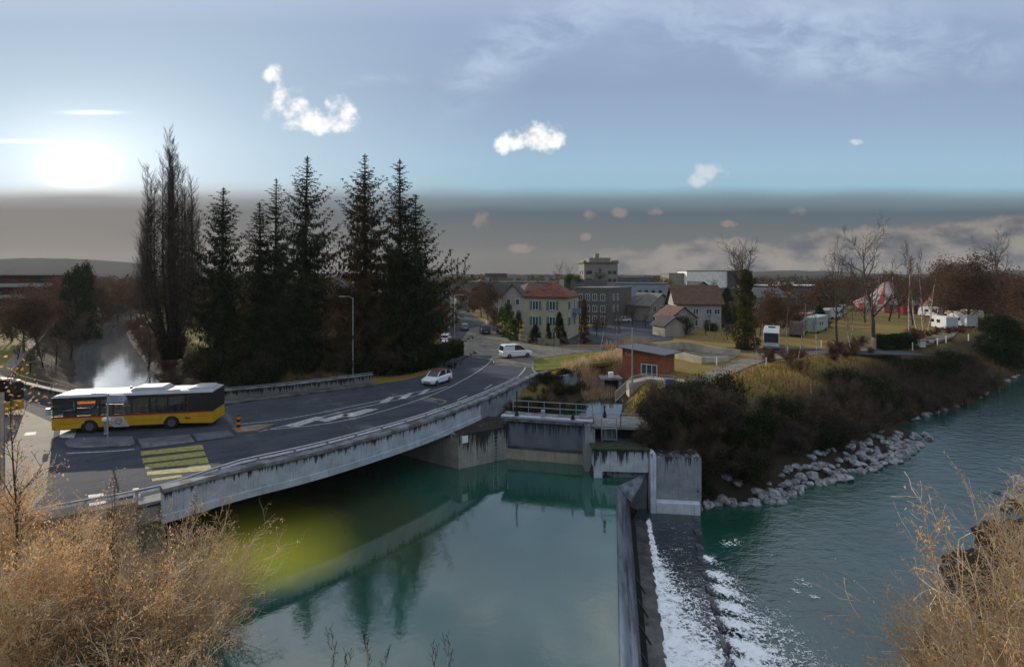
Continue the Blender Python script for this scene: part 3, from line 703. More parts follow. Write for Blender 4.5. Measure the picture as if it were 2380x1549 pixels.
o = MB().prism([(10.5, 38.0), (13.9, 37.6), (14.2, 39.5), (10.5, 40.6)], -7, -1.9).build('wall', concmat('river_wall_concrete', sl(142, 148, 154), sl(40, 40, 40), -1.9, 2.0, .9, 1.6), rw); fixnormals(o)
o = MB().prism([(10.52, 37.35), (13.6, 36.95), (13.75, 37.58), (10.52, 37.98)], -7, -5.02).build('ledge', M_PIL, rw); fixnormals(o); bevel(o, .03)

# weir: curved steel flap on a sill
we = thing('weir', 'long steel flap weir holding back the still green pool above the white water', 'weir', (6, 28, -5))
wd = Vector((3.2, 16.4, 0)).normalized(); wn = Vector((wd.y, -wd.x, 0))
wpth = [(WEIR[1][0] - wd.x * 12, WEIR[1][1] - wd.y * 12), (4.1, 19.6), (7.3, 36.0)]
flap = [(0.0, -3.42), (0.10, -3.38), (0.30, -3.46), (0.55, -3.72), (0.78, -4.15), (0.95, -4.75), (1.02, -5.35), (0.9, -5.35), (0.80, -4.8), (0.62, -4.25), (0.4, -3.9), (0.15, -3.7), (0.0, -3.7)]
m, g = newmat('wet_steel'); p = pos(g); x, y, z = g.sep(p)
sn = g.noise(g.comb(x * 1.0, y * .12, z * 3), 2.0, 5, .6); c = g.mix(g.smooth(sn, .4, .6), sl(70, 78, 92), sl(138, 148, 166))
c = g.mix(g.smooth(z, -3.62, -3.45) * .6, c, sl(124, 136, 140))
b = pbsdf(g, c, 0.22, 0.3, 0.6, g.noise(p, 9, 4), .3, .02); finish(g, b); M_FLAP = m
o = MB().sweep([(a, b_) for a, b_ in wpth], flap).build('flap', M_FLAP, we, True); fixnormals(o)
o = MB().sweep(wpth, [(1.02, -7), (1.30, -7), (1.30, -5.55), (1.02, -5.55)]).build('gap_shade', mat('shade_black', sl(22, 22, 22), .9), we); fixnormals(o)  # black strip painted for the shade between flap and sill
o = MB().sweep(wpth, [(1.31, -7), (2.15, -7), (2.15, -5.66), (2.0, -5.60), (1.31, -5.60)]).build('sill', mat('wet_concrete', sl(86, 86, 84), .3, .3, 1.5, sl(48, 50, 50), obj=False, bump=.4), we); fixnormals(o)
o = MB().sweep(wpth, [(-.35, -7), (0.0, -7), (0.0, -3.62), (-.35, -3.62)]).build('crest', M_CONC_D, we); fixnormals(o)
A_ = (7.3, 36.0, -3.36); B_ = (10.05, 37.95, -3.05); C_ = (8.45, 36.35, -4.55); D_ = (7.7, 35.95, -3.75)
o = MB().add([A_, B_, C_, D_, (7.34, 36.2, -3.5), (10.05, 38.02, -3.35), (8.5, 36.6, -4.8), (7.75, 36.2, -3.95)], [(0, 3, 2, 1), (4, 5, 6, 7), (0, 1, 5, 4), (1, 2, 6, 5), (2, 3, 7, 6), (3, 0, 4, 7)]).build('side_plate', mat('pale_steel', sl(150, 156, 170), .3, .3, 2, sl(92, 98, 112), metal=.3), we); fixnormals(o); bevel(o, .03)
for k in range(5):
    q = Vector((4.1, 19.6, 0)) + wd * (1.0 + k * 1.9)
    a = q + wn * 0.98 + Vector((0, 0, -4.9)); b_ = q + wn * 1.5 + wd * -.5 + Vector((0, 0, -5.45))
    MB().bar(a, b_, .07).build('strut', M_DSTEEL, we)
# baffle blocks in the stilling basin
bp = [P(1618, 1206, WD), P(1620, 1236, WD), P(1624, 1271, WD), P(1629, 1300, WD), P(1640, 1338, WD), P(1652, 1374, WD), P(1664, 1414, WD), P(1676, 1456, WD), P(1688, 1508, WD), P(1703, 1560, WD), P(1722, 1620, WD)]
M_BAF = mat('wet_block_concrete', sl(96, 100, 104), .35, .4, 2.5, sl(36, 38, 42), bump=.5)
t = MB(); ring = lambda s_, z_: [(-.30 * s_, -.42 * s_, z_), (.22 * s_, -.40 * s_, z_), (.42 * s_, 0, z_), (.22 * s_, .40 * s_, z_), (-.30 * s_, .42 * s_, z_)]
t.loft([ring(1.1, -1.2), ring(1.0, .05), ring(.72, .32)])
o0 = t.build('baffle_block', M_BAF); fixnormals(o0); bevel(o0, .06)
ords = ['beside the ledge wall', 'second from the ledge wall', 'third from the ledge wall', 'fourth from the ledge wall', 'fifth from the ledge wall', 'sixth from the ledge wall', 'seventh from the ledge wall', 'eighth from the ledge wall', 'ninth from the ledge wall', 'tenth from the ledge wall', 'eleventh from the ledge wall']
for i, q in enumerate(bp):
    o = o0 if i == 0 else o0.copy()
    if i: COL.objects.link(o)
    o.location = (q[0], q[1], WD - .17); o.rotation_euler = (0, 0, R(-10 + (i * 37) % 20)); s_ = .85 + .03 * i; o.scale = (s_, s_, s_)
    tag(o, 'wet baffle block below the weir, ' + ords[i], 'baffle block', 'baffle blocks across the stilling basin')
# foam: sheets whose opacity follows broken noise
m, g = newmat('foam'); p = pos(g); x, y, z = g.sep(p)
at = g.node('ShaderNodeAttribute', attribute_name='froth'); D = X(g, at.outputs['Fac'])
vo = g.node('ShaderNodeTexVoronoi', feature='DISTANCE_TO_EDGE'); wv = g.noise(p, 2.0, 4)
g.put(vo.inputs['Vector'], g.comb(x + (wv - .5) * .5, y * .8 + (g.noise(p, 2.6, 3) - .5) * .6, z)); vo.inputs['Scale'].default_value = 2.4
net = g.smooth(X(g, vo.outputs[0]), 0.16, 0.0)
fb = g.noise(g.comb(x * .75, y * 1.35, z), 3.4, 9, .74); fl = g.noise(p, .8, 4, .6)
ln = g.noise(g.comb(x + (wv - .5) * .4, y * .8, z), 3.2, 3, .6); lace = g.smooth(g.math('ABSOLUTE', ln - .5), .045, .0)
a = g.smooth(D * 0.92 + (fb - .5) * 1.9 + lace * .55 - .14 + (fl - .5) * .9, 0.42, 0.92)
d = g.node('ShaderNodeBsdfDiffuse'); g.put(d.inputs[0], (.84, .88, .92, 1)); tr = g.node('ShaderNodeBsdfTransparent')
mxx = g.node('ShaderNodeMixShader'); g.put(mxx.inputs[0], a); g.nt.links.new(tr.outputs[0], mxx.inputs[1]); g.nt.links.new(d.outputs[0], mxx.inputs[2])
finish(g, mxx.outputs[0]); M_FOAM = m
def foamsheet(xs_, ys_, fn, name='foam', lift=.02):
    Xf, Yf = np.meshgrid(xs_, ys_); D_, Z_ = fn(Xf, Yf); nx_, ny_ = len(xs_), len(ys_)
    id_ = np.arange(nx_ * ny_).reshape(ny_, nx_)
    F_ = np.stack([id_[:-1, :-1].ravel(), id_[:-1, 1:].ravel(), id_[1:, 1:].ravel(), id_[1:, :-1].ravel()], 1)
    keep = (D_.ravel()[F_].max(1) > 0.02); F_ = F_[keep]
    V_ = np.stack([Xf, Yf, WD + lift + Z_], 2).reshape(-1, 3)
    us = np.unique(F_); rm = np.zeros(len(V_), int); rm[us] = np.arange(len(us))
    o = amesh(name, V_[us], rm[F_], M_FOAM, smooth=True); at_ = o.data.attributes.new('froth', 'FLOAT', 'POINT'); at_.data.foreach_set('value', D_.ravel()[us].astype(np.float32))
    return tag(o, kind='stuff')
def toe(y): return 4.1 + (y - 19.6) * 3.2 / 16.4 + 1.35
def bline(y): 
    yy = np.array([q[1] for q in bp])[::-1]; xx = np.array([q[0] for q in bp])[::-1]; return np.interp(y, yy, xx)
def f1(X_, Y_):
    a = X_ - toe(Y_); t = np.clip((37 - Y_) / 15, 0, 1.3)
    reach = 0.3 + 5.6 * t ** 1.6
    d = np.where(a < 0.02, 0, np.maximum(np.clip(1.45 - a / np.maximum(reach, .01), 0, 1.1), .40 * t)) * np.clip((36.9 - Y_) / 1.0, 0, 1)
    d = np.maximum(d, ((a > .75) & (a < 1.05 + t * .4)) * 1.0 * np.clip((36.6 - Y_) / .8, 0, 1))
    d = np.where((a > 0.02) & (a < .72), d * (.35 + .75 * t) * (a > .1), d)
    d = d * (X_ < bline(Y_) - .2) * sm(-.05, .1, a)
    z_ = .02 + .05 * np.sin(X_ * 7 + 3 * np.sin(Y_ * 3)) * d + .12 * d * (a > .7)
    return d, z_
foamsheet(np.arange(3.5, 13.5, .11), np.arange(13, 37, .13), f1)
def f2(X_, Y_):
    d = np.zeros_like(X_); z_ = np.zeros_like(X_)
    for i, q in enumerate(bp):
        k = np.clip((i - 2.2) / 6.5, 0, 1.2)
        if k <= 0: continue
        L_ = .5 + 3.6 * k; u_ = X_ - q[0] - .15; w_ = Y_ - q[1] + u_ * .25
        e = np.exp(-(w_ / (.40 + .40 * k + np.maximum(u_, 0) * .42)) ** 2) * np.clip(1.25 - u_ / L_, 0, 1) * sm(-.3, .05, u_) * 1.15
        d = np.maximum(d, e); z_ = np.maximum(z_, e * (.12 + .28 * k) * np.exp(-u_ / 1.2))
    z_ = z_ * (1 + .35 * np.sin(X_ * 9 + 2 * np.sin(Y_ * 6)) * np.sin(Y_ * 11))
    return d, z_
foamsheet(np.arange(7, 17, .10), np.arange(14, 33, .10), f2)
rngf = random.Random(5)
pt = [(1695, 1262, .8), (1712, 1256, .45), (1862, 1352, .5), (1850, 1372, .35), (1876, 1362, .4), (1890, 1385, .3), (1792, 1290, .18), (1830, 1282, .15), (1940, 1300, .2), (1960, 1345, .2), (1835, 1400, .18), (2010, 1330, .15)]
spec_ = [(P(a_, b_, WD), r_) for a_, b_, r_ in pt]
def f3(X_, Y_):
    d = np.zeros_like(X_)
    for q, r_ in spec_: d = np.maximum(d, np.clip(1.0 - np.hypot(X_ - q[0], (Y_ - q[1]) * 1.2) / r_, 0, .62))
    return d, d * .03
foamsheet(np.arange(10, 30, .12), np.arange(22, 36, .12), f3)
# ================================================================ VEHICLES
M_GLASS = mat('dark_glass', sl(34, 38, 42), 0.12, 0.3, 1.5, spec=0.7)
M_TYRE = mat('tyre_rubber', sl(24, 24, 25), 0.85, 0.2, 5)
M_RIM = mat('wheel_rim', sl(96, 98, 102), 0.45, 0.2, 8, metal=0.6)
M_CARW = mat('car_paint_white', sl(214, 218, 224), 0.3, 0.05, 1.5, spec=0.6)
M_BUSY = mat('bus_paint_yellow', sl(184, 142, 16), 0.5, 0.12, 1.2, spec=0.4)
M_BUSR = mat('bus_stripe_red', sl(186, 32, 26), 0.5, 0.1, 1)
M_BUSD = mat('bus_dark_body', sl(34, 34, 36), 0.35, 0.2, 1, spec=0.5)
M_BUSW = mat('bus_roof_white', sl(156, 158, 164), 0.55, 0.12, 0.8)
M_INT = mat('bus_interior_grey', sl(120, 122, 124), 0.7, 0.4, 3.0, sl(58, 58, 60))
def letters_pattern(mb, x0, x1, y, z0, z1, n, rng):
    w = (x1 - x0) / n
    for i in range(n):
        a = x0 + i * w
        for k in range(rng.choice((2, 3))):
            zz = z0 + (z1 - z0) * rng.random() * .8
            mb.box(a + w * .1, a + w * .75, y - .012, y, zz, zz + (z1 - z0) * .2)
        mb.box(a + w * .1, a + w * .3, y - .012, y, z0, z1)
def make_bus(label, loc, rz, L_=10.6):
    t = thing('bus', label, 'bus', loc, rz)
    Wd, H_ = 2.5, 2.82; h = Wd / 2
    # local frame: front at x = -L/2, near side y = -h
    x0, x1 = -L_ / 2, L_ / 2
    wx = [x0 + L_ * .225, x0 + L_ * .735]
    def side_panel(y, mb, z0=.32, z1=1.15):
        # lower panel with round wheel arches cut out
        pts = [(x0 + .25, z0)]
        for w in wx:
            for k in range(13):
                a = math.pi - math.pi * k / 12; pts.append((w + .56 * math.cos(a), max(z0, .42 + .56 * math.sin(a))))
        pts += [(x1, z0), (x1, z1), (x0, z1), (x0 - .02, .6)]
        n = len(pts); d = .05 * (1 if y > 0 else -1)
        mb.add([(p_[0], y, p_[1]) for p_ in pts] + [(p_[0], y - d, p_[1]) for p_ in pts], [tuple(range(n)), tuple(range(n, 2 * n))[::-1]] + [(i, (i + 1) % n, n + (i + 1) % n, n + i) for i in range(n)])
    mb = MB(); side_panel(-h, mb); side_panel(h, mb)
    mb.box(x0 - .02, x0 + .05, -h + .05, h - .05, .32, 1.15); mb.box(x1 - .05, x1, -h + .05, h - .05, .32, 1.15)
    o = mb.build('body', M_BUSY, t, world=False); fixnormals(o)
    mb = MB().box(x0 + .1, x1 - .1, -h + .09, h - .09, .30, .50)
    for w in wx: mb.box(w - .6, w + .6, -h + .5, h - .5, .5, 1.0)
    mb.build('underbody', M_TYRE, t, world=False)
    mb = MB(); 
    for y in (-h - .012, h): mb.box(x0 - .01, x1, y, y + .012, 1.151, 1.225)
    mb.box(x0 - .03, x0 - .012, -h, h, 1.151, 1.225); mb.build('stripe', M_BUSR, t, world=False)
    # upper body: pillars and a cant rail around open glazing
    mb = MB(); mb.box(x0, x1, -h + .01, -h + .07, 2.42, 2.64); mb.box(x0, x1, h - .07, h - .01, 2.42, 2.64); mb.box(x0, x1, -h + .01, -h + .07, 1.151, 1.30); mb.box(x0, x1, h - .07, h - .01, 1.151, 1.30)
    bays = [x0, x0 + 1.55, x0 + 3.05, x0 + 3.95, x0 + 5.15, x0 + 6.35, x0 + 7.55, x0 + 8.75, x1]
    for q in bays[1:]:
        for y in (-1, 1): mb.box(q - .09, q + .01, y * h - .07 if y > 0 else y * h + .01, y * h - .01 if y > 0 else y * h + .07, 1.301, 2.419)
    mb.box(x1 - .06, x1 - .002, -h + .07, h - .07, 1.3, 2.64); mb.box(x0, x0 + .06, -h + .07, h - .07, 2.3, 2.64)
    mb.box(x1 - 1.7, x1 - .1, -h + .005, -h + .04, 1.3, 2.42)
    mb.build('window_frame', M_BUSD, t, world=False)
    mgl, gg = newmat('bus_glass') if 'bus_glass' not in bpy.data.materials else (bpy.data.materials['bus_glass'], None)
    if gg:
        tr = gg.node('ShaderNodeBsdfTransparent'); tr.inputs[0].default_value = (.55, .57, .58, 1); gl_ = gg.node('ShaderNodeBsdfGlossy'); gl_.inputs['Roughness'].default_value = .06; gl_.inputs[0].default_value = (.8, .85, .9, 1)
        mm_ = gg.node('ShaderNodeMixShader'); mm_.inputs[0].default_value = .14; gg.nt.links.new(tr.outputs[0], mm_.inputs[1]); gg.nt.links.new(gl_.outputs[0], mm_.inputs[2]); finish(gg, mm_.outputs[0])
    for a, b_ in zip(bays[:-1], bays[1:]):
        for y in (-h + .03, h - .04):
            if b_ == x1 and y < 0: continue
            MB().box(a + .012, b_ - .095, y, y + .01, 1.302, 2.418).build('window', mgl, t, world=False)
    MB().box(x0 - .012, x0 - .002, -h + .1, h - .1, 1.24, 2.3).build('windscreen', mgl, t, world=False)
    # seats, floor and poles seen through the glass
    mb = MB().box(x0 + .1, x1 - .1, -h + .1, h - .1, .62, .70)
    for k in range(7):
        for y in (-.8, .45):
            xs_ = x0 + 2.2 + k * 1.1; mb.box(xs_, xs_ + .1, y, y + .42, 1.0, 1.75); mb.box(xs_ - .4, xs_, y, y + .42, 1.0, 1.1)
    mb.box(x0 + .5, x0 + 1.0, -.9, -.4, .8, 1.6); mb.box(x0 + .1, x0 + .4, -1.0, 1.0, .7, 1.25)
    mb.build('seats', M_INT, t, world=False)
    mb = MB()
    for k in range(6): mb.cyl((x0 + 2 + k * 1.3, .2 * (-1) ** k, 1.6), .025, 1.9, 6)
    mb.build('grab_pole', mat('pole_paint', sl(200, 196, 190), .4, .05), t, world=False)
    # roof
    mb = MB(); ring = lambda x, s_=1: [(x, -h, 2.62), (x, -h + .16, 2.62 + .17 * s_), (x, -h + .45, 2.62 + .22 * s_), (x, h - .45, 2.62 + .22 * s_), (x, h - .16, 2.62 + .17 * s_), (x, h, 2.62)]
    mb.loft([ring(x0, .6), ring(x0 + .35), ring(x1 - .35), ring(x1, .6)])
    rf = mb.build('roof', M_BUSW, t, world=False); fixnormals(rf); bevel(rf, .02)
    for (a, b_, y0_, y1_, hh) in ((-.6, 1.9, -.85, .85, .26), (3.3, 5.1, -.95, .95, .14)):
        pod = MB().loft([[(x, -0, 0)] * 0 or [(x, y0_ * s_, 2.80), (x, y0_ * s_ * .85, 2.83 + hh * k_), (x, y1_ * s_ * .85, 2.83 + hh * k_), (x, y1_ * s_, 2.80)] for x, s_, k_ in ((a, .8, .2), (a + .4, 1, 1), (b_ - .3, 1, 1), (b_, .9, .3))]).build('roof_pod', M_BUSW, rf, world=False)
        fixnormals(pod); bevel(pod, .03)
    for a, b_ in ((-3.0, -2.0), (2.0, 2.9)): MB().box(a, b_, -.95, -.80, 2.83, 2.86).build('vent', M_BUSD, rf, world=False)
    MB().box(-1.15, -1.0, .5, .65, 2.82, 2.95).build('antenna', M_BUSD, rf, world=False)
    MB().bar((x1 - .5, .9, 2.83), (x1 - .5, .9, 3.12), .05).build('antenna', M_BUSD, rf, world=False)
    for w in wx:
        for y in (-h + .16, h - .16):
            wh = MB().tube([(w, y - .14, .48), (w, y - .12, .48), (w, y + .12, .48), (w, y + .14, .48)], [.42, .48, .48, .42], 24).build('wheel', M_TYRE, t, True, world=False)
            s_ = -1 if y < 0 else 1
            MB().tube([(w, y + s_ * .13, .48), (w, y + s_ * .15, .48), (w, y + s_ * .10, .48)], [.30, .28, .12], 16).build('rim', M_RIM, wh, world=False)
    # lit destination display behind the glass, unreadable amber dots
    rg = random.Random(3); mb = MB(); mb.box(x0 + 1.62, x0 + 2.72, -h + .034, -h + .044, 2.16, 2.36)
    MLED = mat('display_amber', sl(200, 92, 30), .6, .1, emit=((1.0, .34, .06), .55))
    dsp = MB().box(x0 + 1.60, x0 + 2.80, -h - .002, -h + .02, 2.14, 2.36).build('destination_display', mat('display_back', sl(120, 50, 22), .6, .1, emit=((.6, .15, .03), .18)), t, world=False)
    mb = MB(); letters_pattern(mb, x0 + 1.64, x0 + 2.76, -h - .003, 2.17, 2.32, 9, rg); mb.build('led_text', MLED, dsp, world=False)
    dsp = MB().box(x0 - .03, x0 - .013, -.7, .5, 2.32, 2.55).build('destination_display', MLED, t, world=False)
    MB().box(x0 - .30, x0 - .08, -h - .16, -h + .02, 1.45, 1.95).build('mirror', mat('mirror_shell', sl(170, 172, 174), .4, .1), t, world=False)
    # pale diagonal panel with a coiled horn emblem
    mb = MB(); yy = -h - .004
    mb.add([(x0 + 3.25, yy, 1.14), (x0 + 3.95, yy, .36), (x0 + 5.3, yy, .36), (x0 + 5.0, yy, .36), (x0 + 4.55, yy, 1.14)], [(0, 1, 2, 3, 4)])
    mb.build('decal', mat('decal_grey', sl(176, 176, 168), .6, .1), t, world=False)
    mb = MB(); c0 = (x0 + 4.28, .78)
    mb.tube([(c0[0] + .19 * math.cos(a), yy - .006, c0[1] + .19 * math.sin(a)) for a in [2 * math.pi * k / 24 for k in range(25)]], .018, 5)
    mb.tube([(c0[0] - .18, yy - .006, c0[1] + .08), (c0[0] - .2, yy - .006, c0[1] - .08), (c0[0] - .05, yy - .006, c0[1] - .20), (c0[0] + .15, yy - .006, c0[1] - .26)], .018, 5)
    mb.tube([(c0[0] - .19, yy - .006, c0[1] - .05), (c0[0] - .38, yy - .006, c0[1] - .10), (c0[0] - .52, yy - .006, c0[1] - .02)], .014, 5)
    mb.tube([(c0[0] - .1, yy - .006, c0[1] + .03), (c0[0] + .17, yy - .006, c0[1] + .03)], .014, 5)
    mb.build('emblem', M_BUSD, t, world=False)
    MB().box(x0 + 8.7, x0 + 9.05, yy - .002, yy + .003, .72, .83).build('number_plate', M_BUSD, t, world=False)
    mb = MB(); mb.box(x0 + .5, x0 + L_ * .225 - .62, yy - .001, yy + .002, .76, .775); mb.box(x0 + L_ * .225 + .62, x0 + 3.3, yy - .001, yy + .002, .76, .775); mb.box(x0 + 5.2, x0 + L_ * .735 - .62, yy - .001, yy + .002, .76, .775); mb.build('panel_joint', M_TYRE, t, world=False)
    return t
bf = Vector((-32.3, 36.9)); br = Vector((-21.9, 38.9)); bd = (br - bf)
bc = (bf + br) / 2; nrm = Vector((-bd.y, bd.x)).normalized()
bc = bc + nrm * 1.25 + Vector((-.85, 0))
bus = make_bus('yellow bus with white roof, dark windows and a red stripe crossing the bridge', (bc.x, bc.y, 0.012), math.atan2(bd.y, bd.x))
bus2 = make_bus('second yellow bus cut off by the left picture edge, lit orange display near its front', (0, 0, 0), 0)
# the second bus has its display close to the visible end: it travels the other way
bus2.location = (-46.5, 42.2, .012); bus2.rotation_euler = (0, 0, R(-3))

def ringcar(x, hw, z0, z1, r=.12):
    return [(x, -hw, z0 + r), (x, -hw, z1 - r), (x, -hw + r, z1), (x, hw - r, z1), (x, hw, z1 - r), (x, hw, z0 + r), (x, hw - r, z0), (x, -hw + r, z0)]
def make_car(label, loc, rz, kind='hatch', paint=None, roofpaint=None, name='car', cat='car', group=None):
    paint = paint or M_CARW; roofpaint = roofpaint or paint
    t = thing(name, label, cat, loc, rz, group)
    # front at -x
    if kind == 'hatch': L_, Wd, H_ = 3.6, 1.64, 1.49; st_ = [(0, .70, .32, .62), (.12, .78, .22, .72), (.5, .82, .2, .80), (1.0, .82, .2, .88), (2.6, .82, .2, .92), (3.3, .81, .22, .92), (3.52, .76, .3, .84), (3.6, .70, .38, .7)]; cab = [(.85, .70, .86), (1.45, .64, 1.38), (1.9, .62, 1.46), (2.8, .61, 1.43), (3.25, .62, 1.28), (3.48, .70, .88)]
    elif kind == 'van': L_, Wd, H_ = 4.5, 1.8, 1.85; st_ = [(0, .76, .32, .72), (.15, .86, .22, .82), (.7, .9, .2, .98), (1.1, .9, .2, 1.05), (4.0, .9, .2, 1.08), (4.4, .89, .22, 1.06), (4.5, .84, .3, .98)]; cab = [(.95, .80, 1.02), (1.75, .74, 1.74), (2.2, .73, 1.84), (4.1, .73, 1.84), (4.36, .74, 1.72), (4.47, .82, 1.05)]
    else: L_, Wd, H_ = 4.3, 1.76, 1.45; st_ = [(0, .72, .32, .62), (.15, .82, .22, .70), (.7, .87, .2, .82), (1.2, .88, .2, .88), (3.6, .88, .2, .92), (4.15, .85, .22, .88), (4.3, .78, .34, .74)]; cab = [(1.05, .74, .86), (1.8, .66, 1.36), (2.3, .64, 1.44), (3.2, .63, 1.40), (3.9, .70, .95)]
    hx = L_ / 2
    b_ = MB().loft([ringcar(x - hx, w, z0, z1, .1) for x, w, z0, z1 in st_]).build('body', paint, t, world=False, smooth=False); fixnormals(b_); bevel(b_, .05, 3)
    base = cab[0][2] - .03
    g_ = MB().loft([[(x - hx, -w - .04 * (z > 1.2) , base), (x - hx, -w, z - .04), (x - hx, w, z - .04), (x - hx, w + .04 * (z > 1.2), base)] for x, w, z in cab]).build('windows', M_GLASS, t, world=False); fixnormals(g_)
    # roof skin with pillars
    mb = MB(); mid = cab[1:-1]
    mb.loft([[(x - hx, -w - .01, z - .06), (x - hx, -w + .08, z), (x - hx, w - .08, z), (x - hx, w + .01, z - .06)] for x, w, z in mid])
    r_ = mb.build('roof', roofpaint, t, world=False); fixnormals(r_)
    mb = MB()
    for s_ in (-1, 1):
        for i, j in ((0, 1), (-1, -2)):
            a, c_ = cab[i], cab[j]; mb.bar((a[0] - hx, s_ * (a[1] + .01), a[2]), (c_[0] - hx, s_ * (c_[1] + .005), c_[2] - .04), .07)
        xm = (cab[1][0] + cab[-2][0]) / 2 - hx + (.1 if kind != 'van' else -.25); zt = max(c[2] for c in cab) - .05
        mb.bar((xm, s_ * (cab[2][1] + .10), base), (xm, s_ * (cab[2][1] + .01), zt), .08)
        if kind == 'van': mb.box(xm + .05, cab[-2][0] - hx, s_ * .80 - .03, s_ * .80 + .03, base, 1.7)
    mb.build('pillars', paint, t, world=False)
    for wx_ in (st_[-1][0] * .18, L_ * .80):
        for s_ in (-1, 1):
            y = s_ * (Wd / 2 - .1)
            w_ = MB().tube([(wx_ - hx, y - .1, .31), (wx_ - hx, y - .08, .31), (wx_ - hx, y + .11, .31), (wx_ - hx, y + .12, .31)], [.27, .31, .31, .27], 18).build('wheel', M_TYRE, t, world=False)
            MB().cyl((wx_ - hx, y + s_ * .12, .31), .19, .03, 12, 'Y').build('rim', M_RIM, w_, world=False)
    for s_ in (-1, 1):
        MB().box(-hx - .01, -hx + .14, s_ * .62 - .13, s_ * .62 + .13, .52, .66).build('headlight', mat('lamp_glass', sl(220, 222, 224), .2, .05), t, world=False)
        MB().box(hx - .16, hx + .005, s_ * .70 - .08, s_ * .70 + .08, .62, .84).build('tail_light', mat('tail_red', sl(140, 20, 18), .3, .1), t, world=False)
    MB().box(-hx - .012, -hx + .1, -.45, .45, .36, .46).build('grille', M_TYRE, t, world=False)
    MB().box(hx - .05, hx + .015, -.25, .25, .50, .60).build('number_plate', M_WHITE, t, world=False)
    return t
q = P(1014, 893); make_car('small white hatchback with reddish roof driving towards the bus on the shaded road', (q[0], q[1] + .6, .015), R(62), 'hatch', roofpaint=mat('roof_red', sl(96, 44, 40), .5, .1))
q = P(1198, 832); make_car('white delivery van turning at the sunlit junction near the grass verge', (q[0], q[1] + 1.0, .018), R(205), 'van', name='delivery_van', cat='van')
q = P(1126, 776); make_car('dark grey car with glass tailgate driving away by the garden fence', (q[0], q[1] + 1, .018), R(-80), 'van', paint=mat('car_paint_dark', sl(60, 62, 64), .35, .1))
bpy.context.view_layer.update()
q = P(1078, 768); make_car('grey car following the dark one, farther up the road', (q[0], q[1] + 1, .018), R(-80), 'hatch', paint=mat('car_paint_grey', sl(120, 122, 124), .35, .1))
q = P(1034, 795); make_car('white car with big rear window parked beside the street lamp', (q[0], q[1] + 1, .0), R(-92), 'hatch')
q = P(1036, 812); make_car('white car parked in front, half hidden behind the round hedge', (q[0], q[1] + 1, .0), R(-90), 'hatch')
q = P(1025, 768); make_car('pale blue-grey saloon parked askew left of the street lamps', (q[0], q[1] + 1, .0), R(-40), 'saloon', paint=mat('car_paint_pale', sl(158, 164, 178), .35, .1))
q = P(1002, 788); make_car('dark red car parked under the firs', (q[0], q[1] + 1, .0), R(-88), 'hatch', paint=mat('car_paint_red', sl(84, 30, 28), .35, .1))
q = P(1448, 750); make_car('pale silver car parked on the yard beyond the bare saplings', (q[0], q[1] + 1, .08), R(5), 'saloon', paint=mat('car_paint_silver', sl(176, 180, 186), .35, .1))
q = P(1560, 720); make_car('white van parked far off beside the black hedge', (q[0], q[1] + 1, .0), R(90), 'van', name='delivery_van', cat='van')
q = P(1480, 735); make_car('small silver car parked behind the pale silver one', (q[0], q[1] + 1, .08), R(20), 'hatch', paint=mat('car_paint_silver', sl(176, 180, 186), .35, .1))
for i, (x_, y_) in enumerate([(1055, 728), (1060, 716), (1050, 742)]):
    q = P(x_, y_); make_car(['light car far up the road between the lamp posts', 'tiny dark car at the far end of the road', 'silver car on the far road left lane'][i], (q[0], q[1], .02), R(-80), 'saloon', paint=[M_CARW, mat('car_paint_dark', sl(60, 62, 64)), mat('car_paint_silver', sl(176, 180, 186))][i])

# ---- camper, caravans, trailers, circus trucks
M_CAMP = mat('camper_white', sl(182, 186, 190), .45, .06, 1.5)
def make_camper(label, loc, rz, L_=6.8, name='camper_van', cat='camper', hood=True, paint=None, Hh=2.9):
    t = thing(name, label, cat, loc, rz); p_ = paint or M_CAMP; hx = L_ / 2
    pr = [(-hx, .4), (hx, .4), (hx, Hh), (-hx + 1.5, Hh), (-hx + .25, Hh - .45), (-hx, 1.2)] if hood else [(-hx, .45), (hx, .45), (hx, Hh - .1), (hx - .2, Hh), (-hx + .2, Hh), (-hx, Hh - .1)]
    n = len(pr); mb = MB().add([(a, -1.12, z) for a, z in pr] + [(a, 1.12, z) for a, z in pr], [tuple(range(n)), tuple(range(n, 2 * n))[::-1]] + [(i, n + i, n + (i + 1) % n, (i + 1) % n) for i in range(n)])
    b_ = mb.build('body', p_, t, world=False); fixnormals(b_); bevel(b_, .07, 2)
    if hood:
        d_ = Vector((.25, 0, Hh - .45 - 1.2)).normalized(); a = Vector((-hx, 0, 1.2)) + Vector((-.02, 0, .0))
        MB().bar(a + d_ * .0, a + d_ * (Hh - 1.68), .12, 1.95).build('windscreen', mat('black_glass', sl(20, 22, 24), .35, .2, spec=.3), t, world=False)
        MB().box(-hx - .06, -hx + .1, -1.05, 1.05, .38, .62).build('bumper', mat('bumper_grey', sl(120, 122, 124), .6, .1), t, world=False)
        for s_ in (-1, 1): MB().box(-hx - .03, -hx + .05, s_ * .8 - .16, s_ * .8 + .16, .72, .9).build('headlight', mat('lamp_glass', sl(220, 222, 224), .2, .05), t, world=False)
        MB().box(-.5, 1.3, -.5, .5, Hh + .002, Hh + .12).build('roof_box', M_DSTEEL, t, world=False)
    for s_ in (-1, 1):
        for k in range(2): MB().box(-hx + 2.0 + k * 2, -hx + 3.1 + k * 2, s_ * 1.13 - .012, s_ * 1.13 + .012, 1.5, 2.15).build('window', M_GLASS, t, world=False)
    for w in (-hx + 1.1, hx - 1.6):
        for s_ in (-1, 1): MB().cyl((w, s_ * 1.0, .36), .36, .26, 16, 'Y').build('wheel', M_TYRE, t, world=False)
    return t
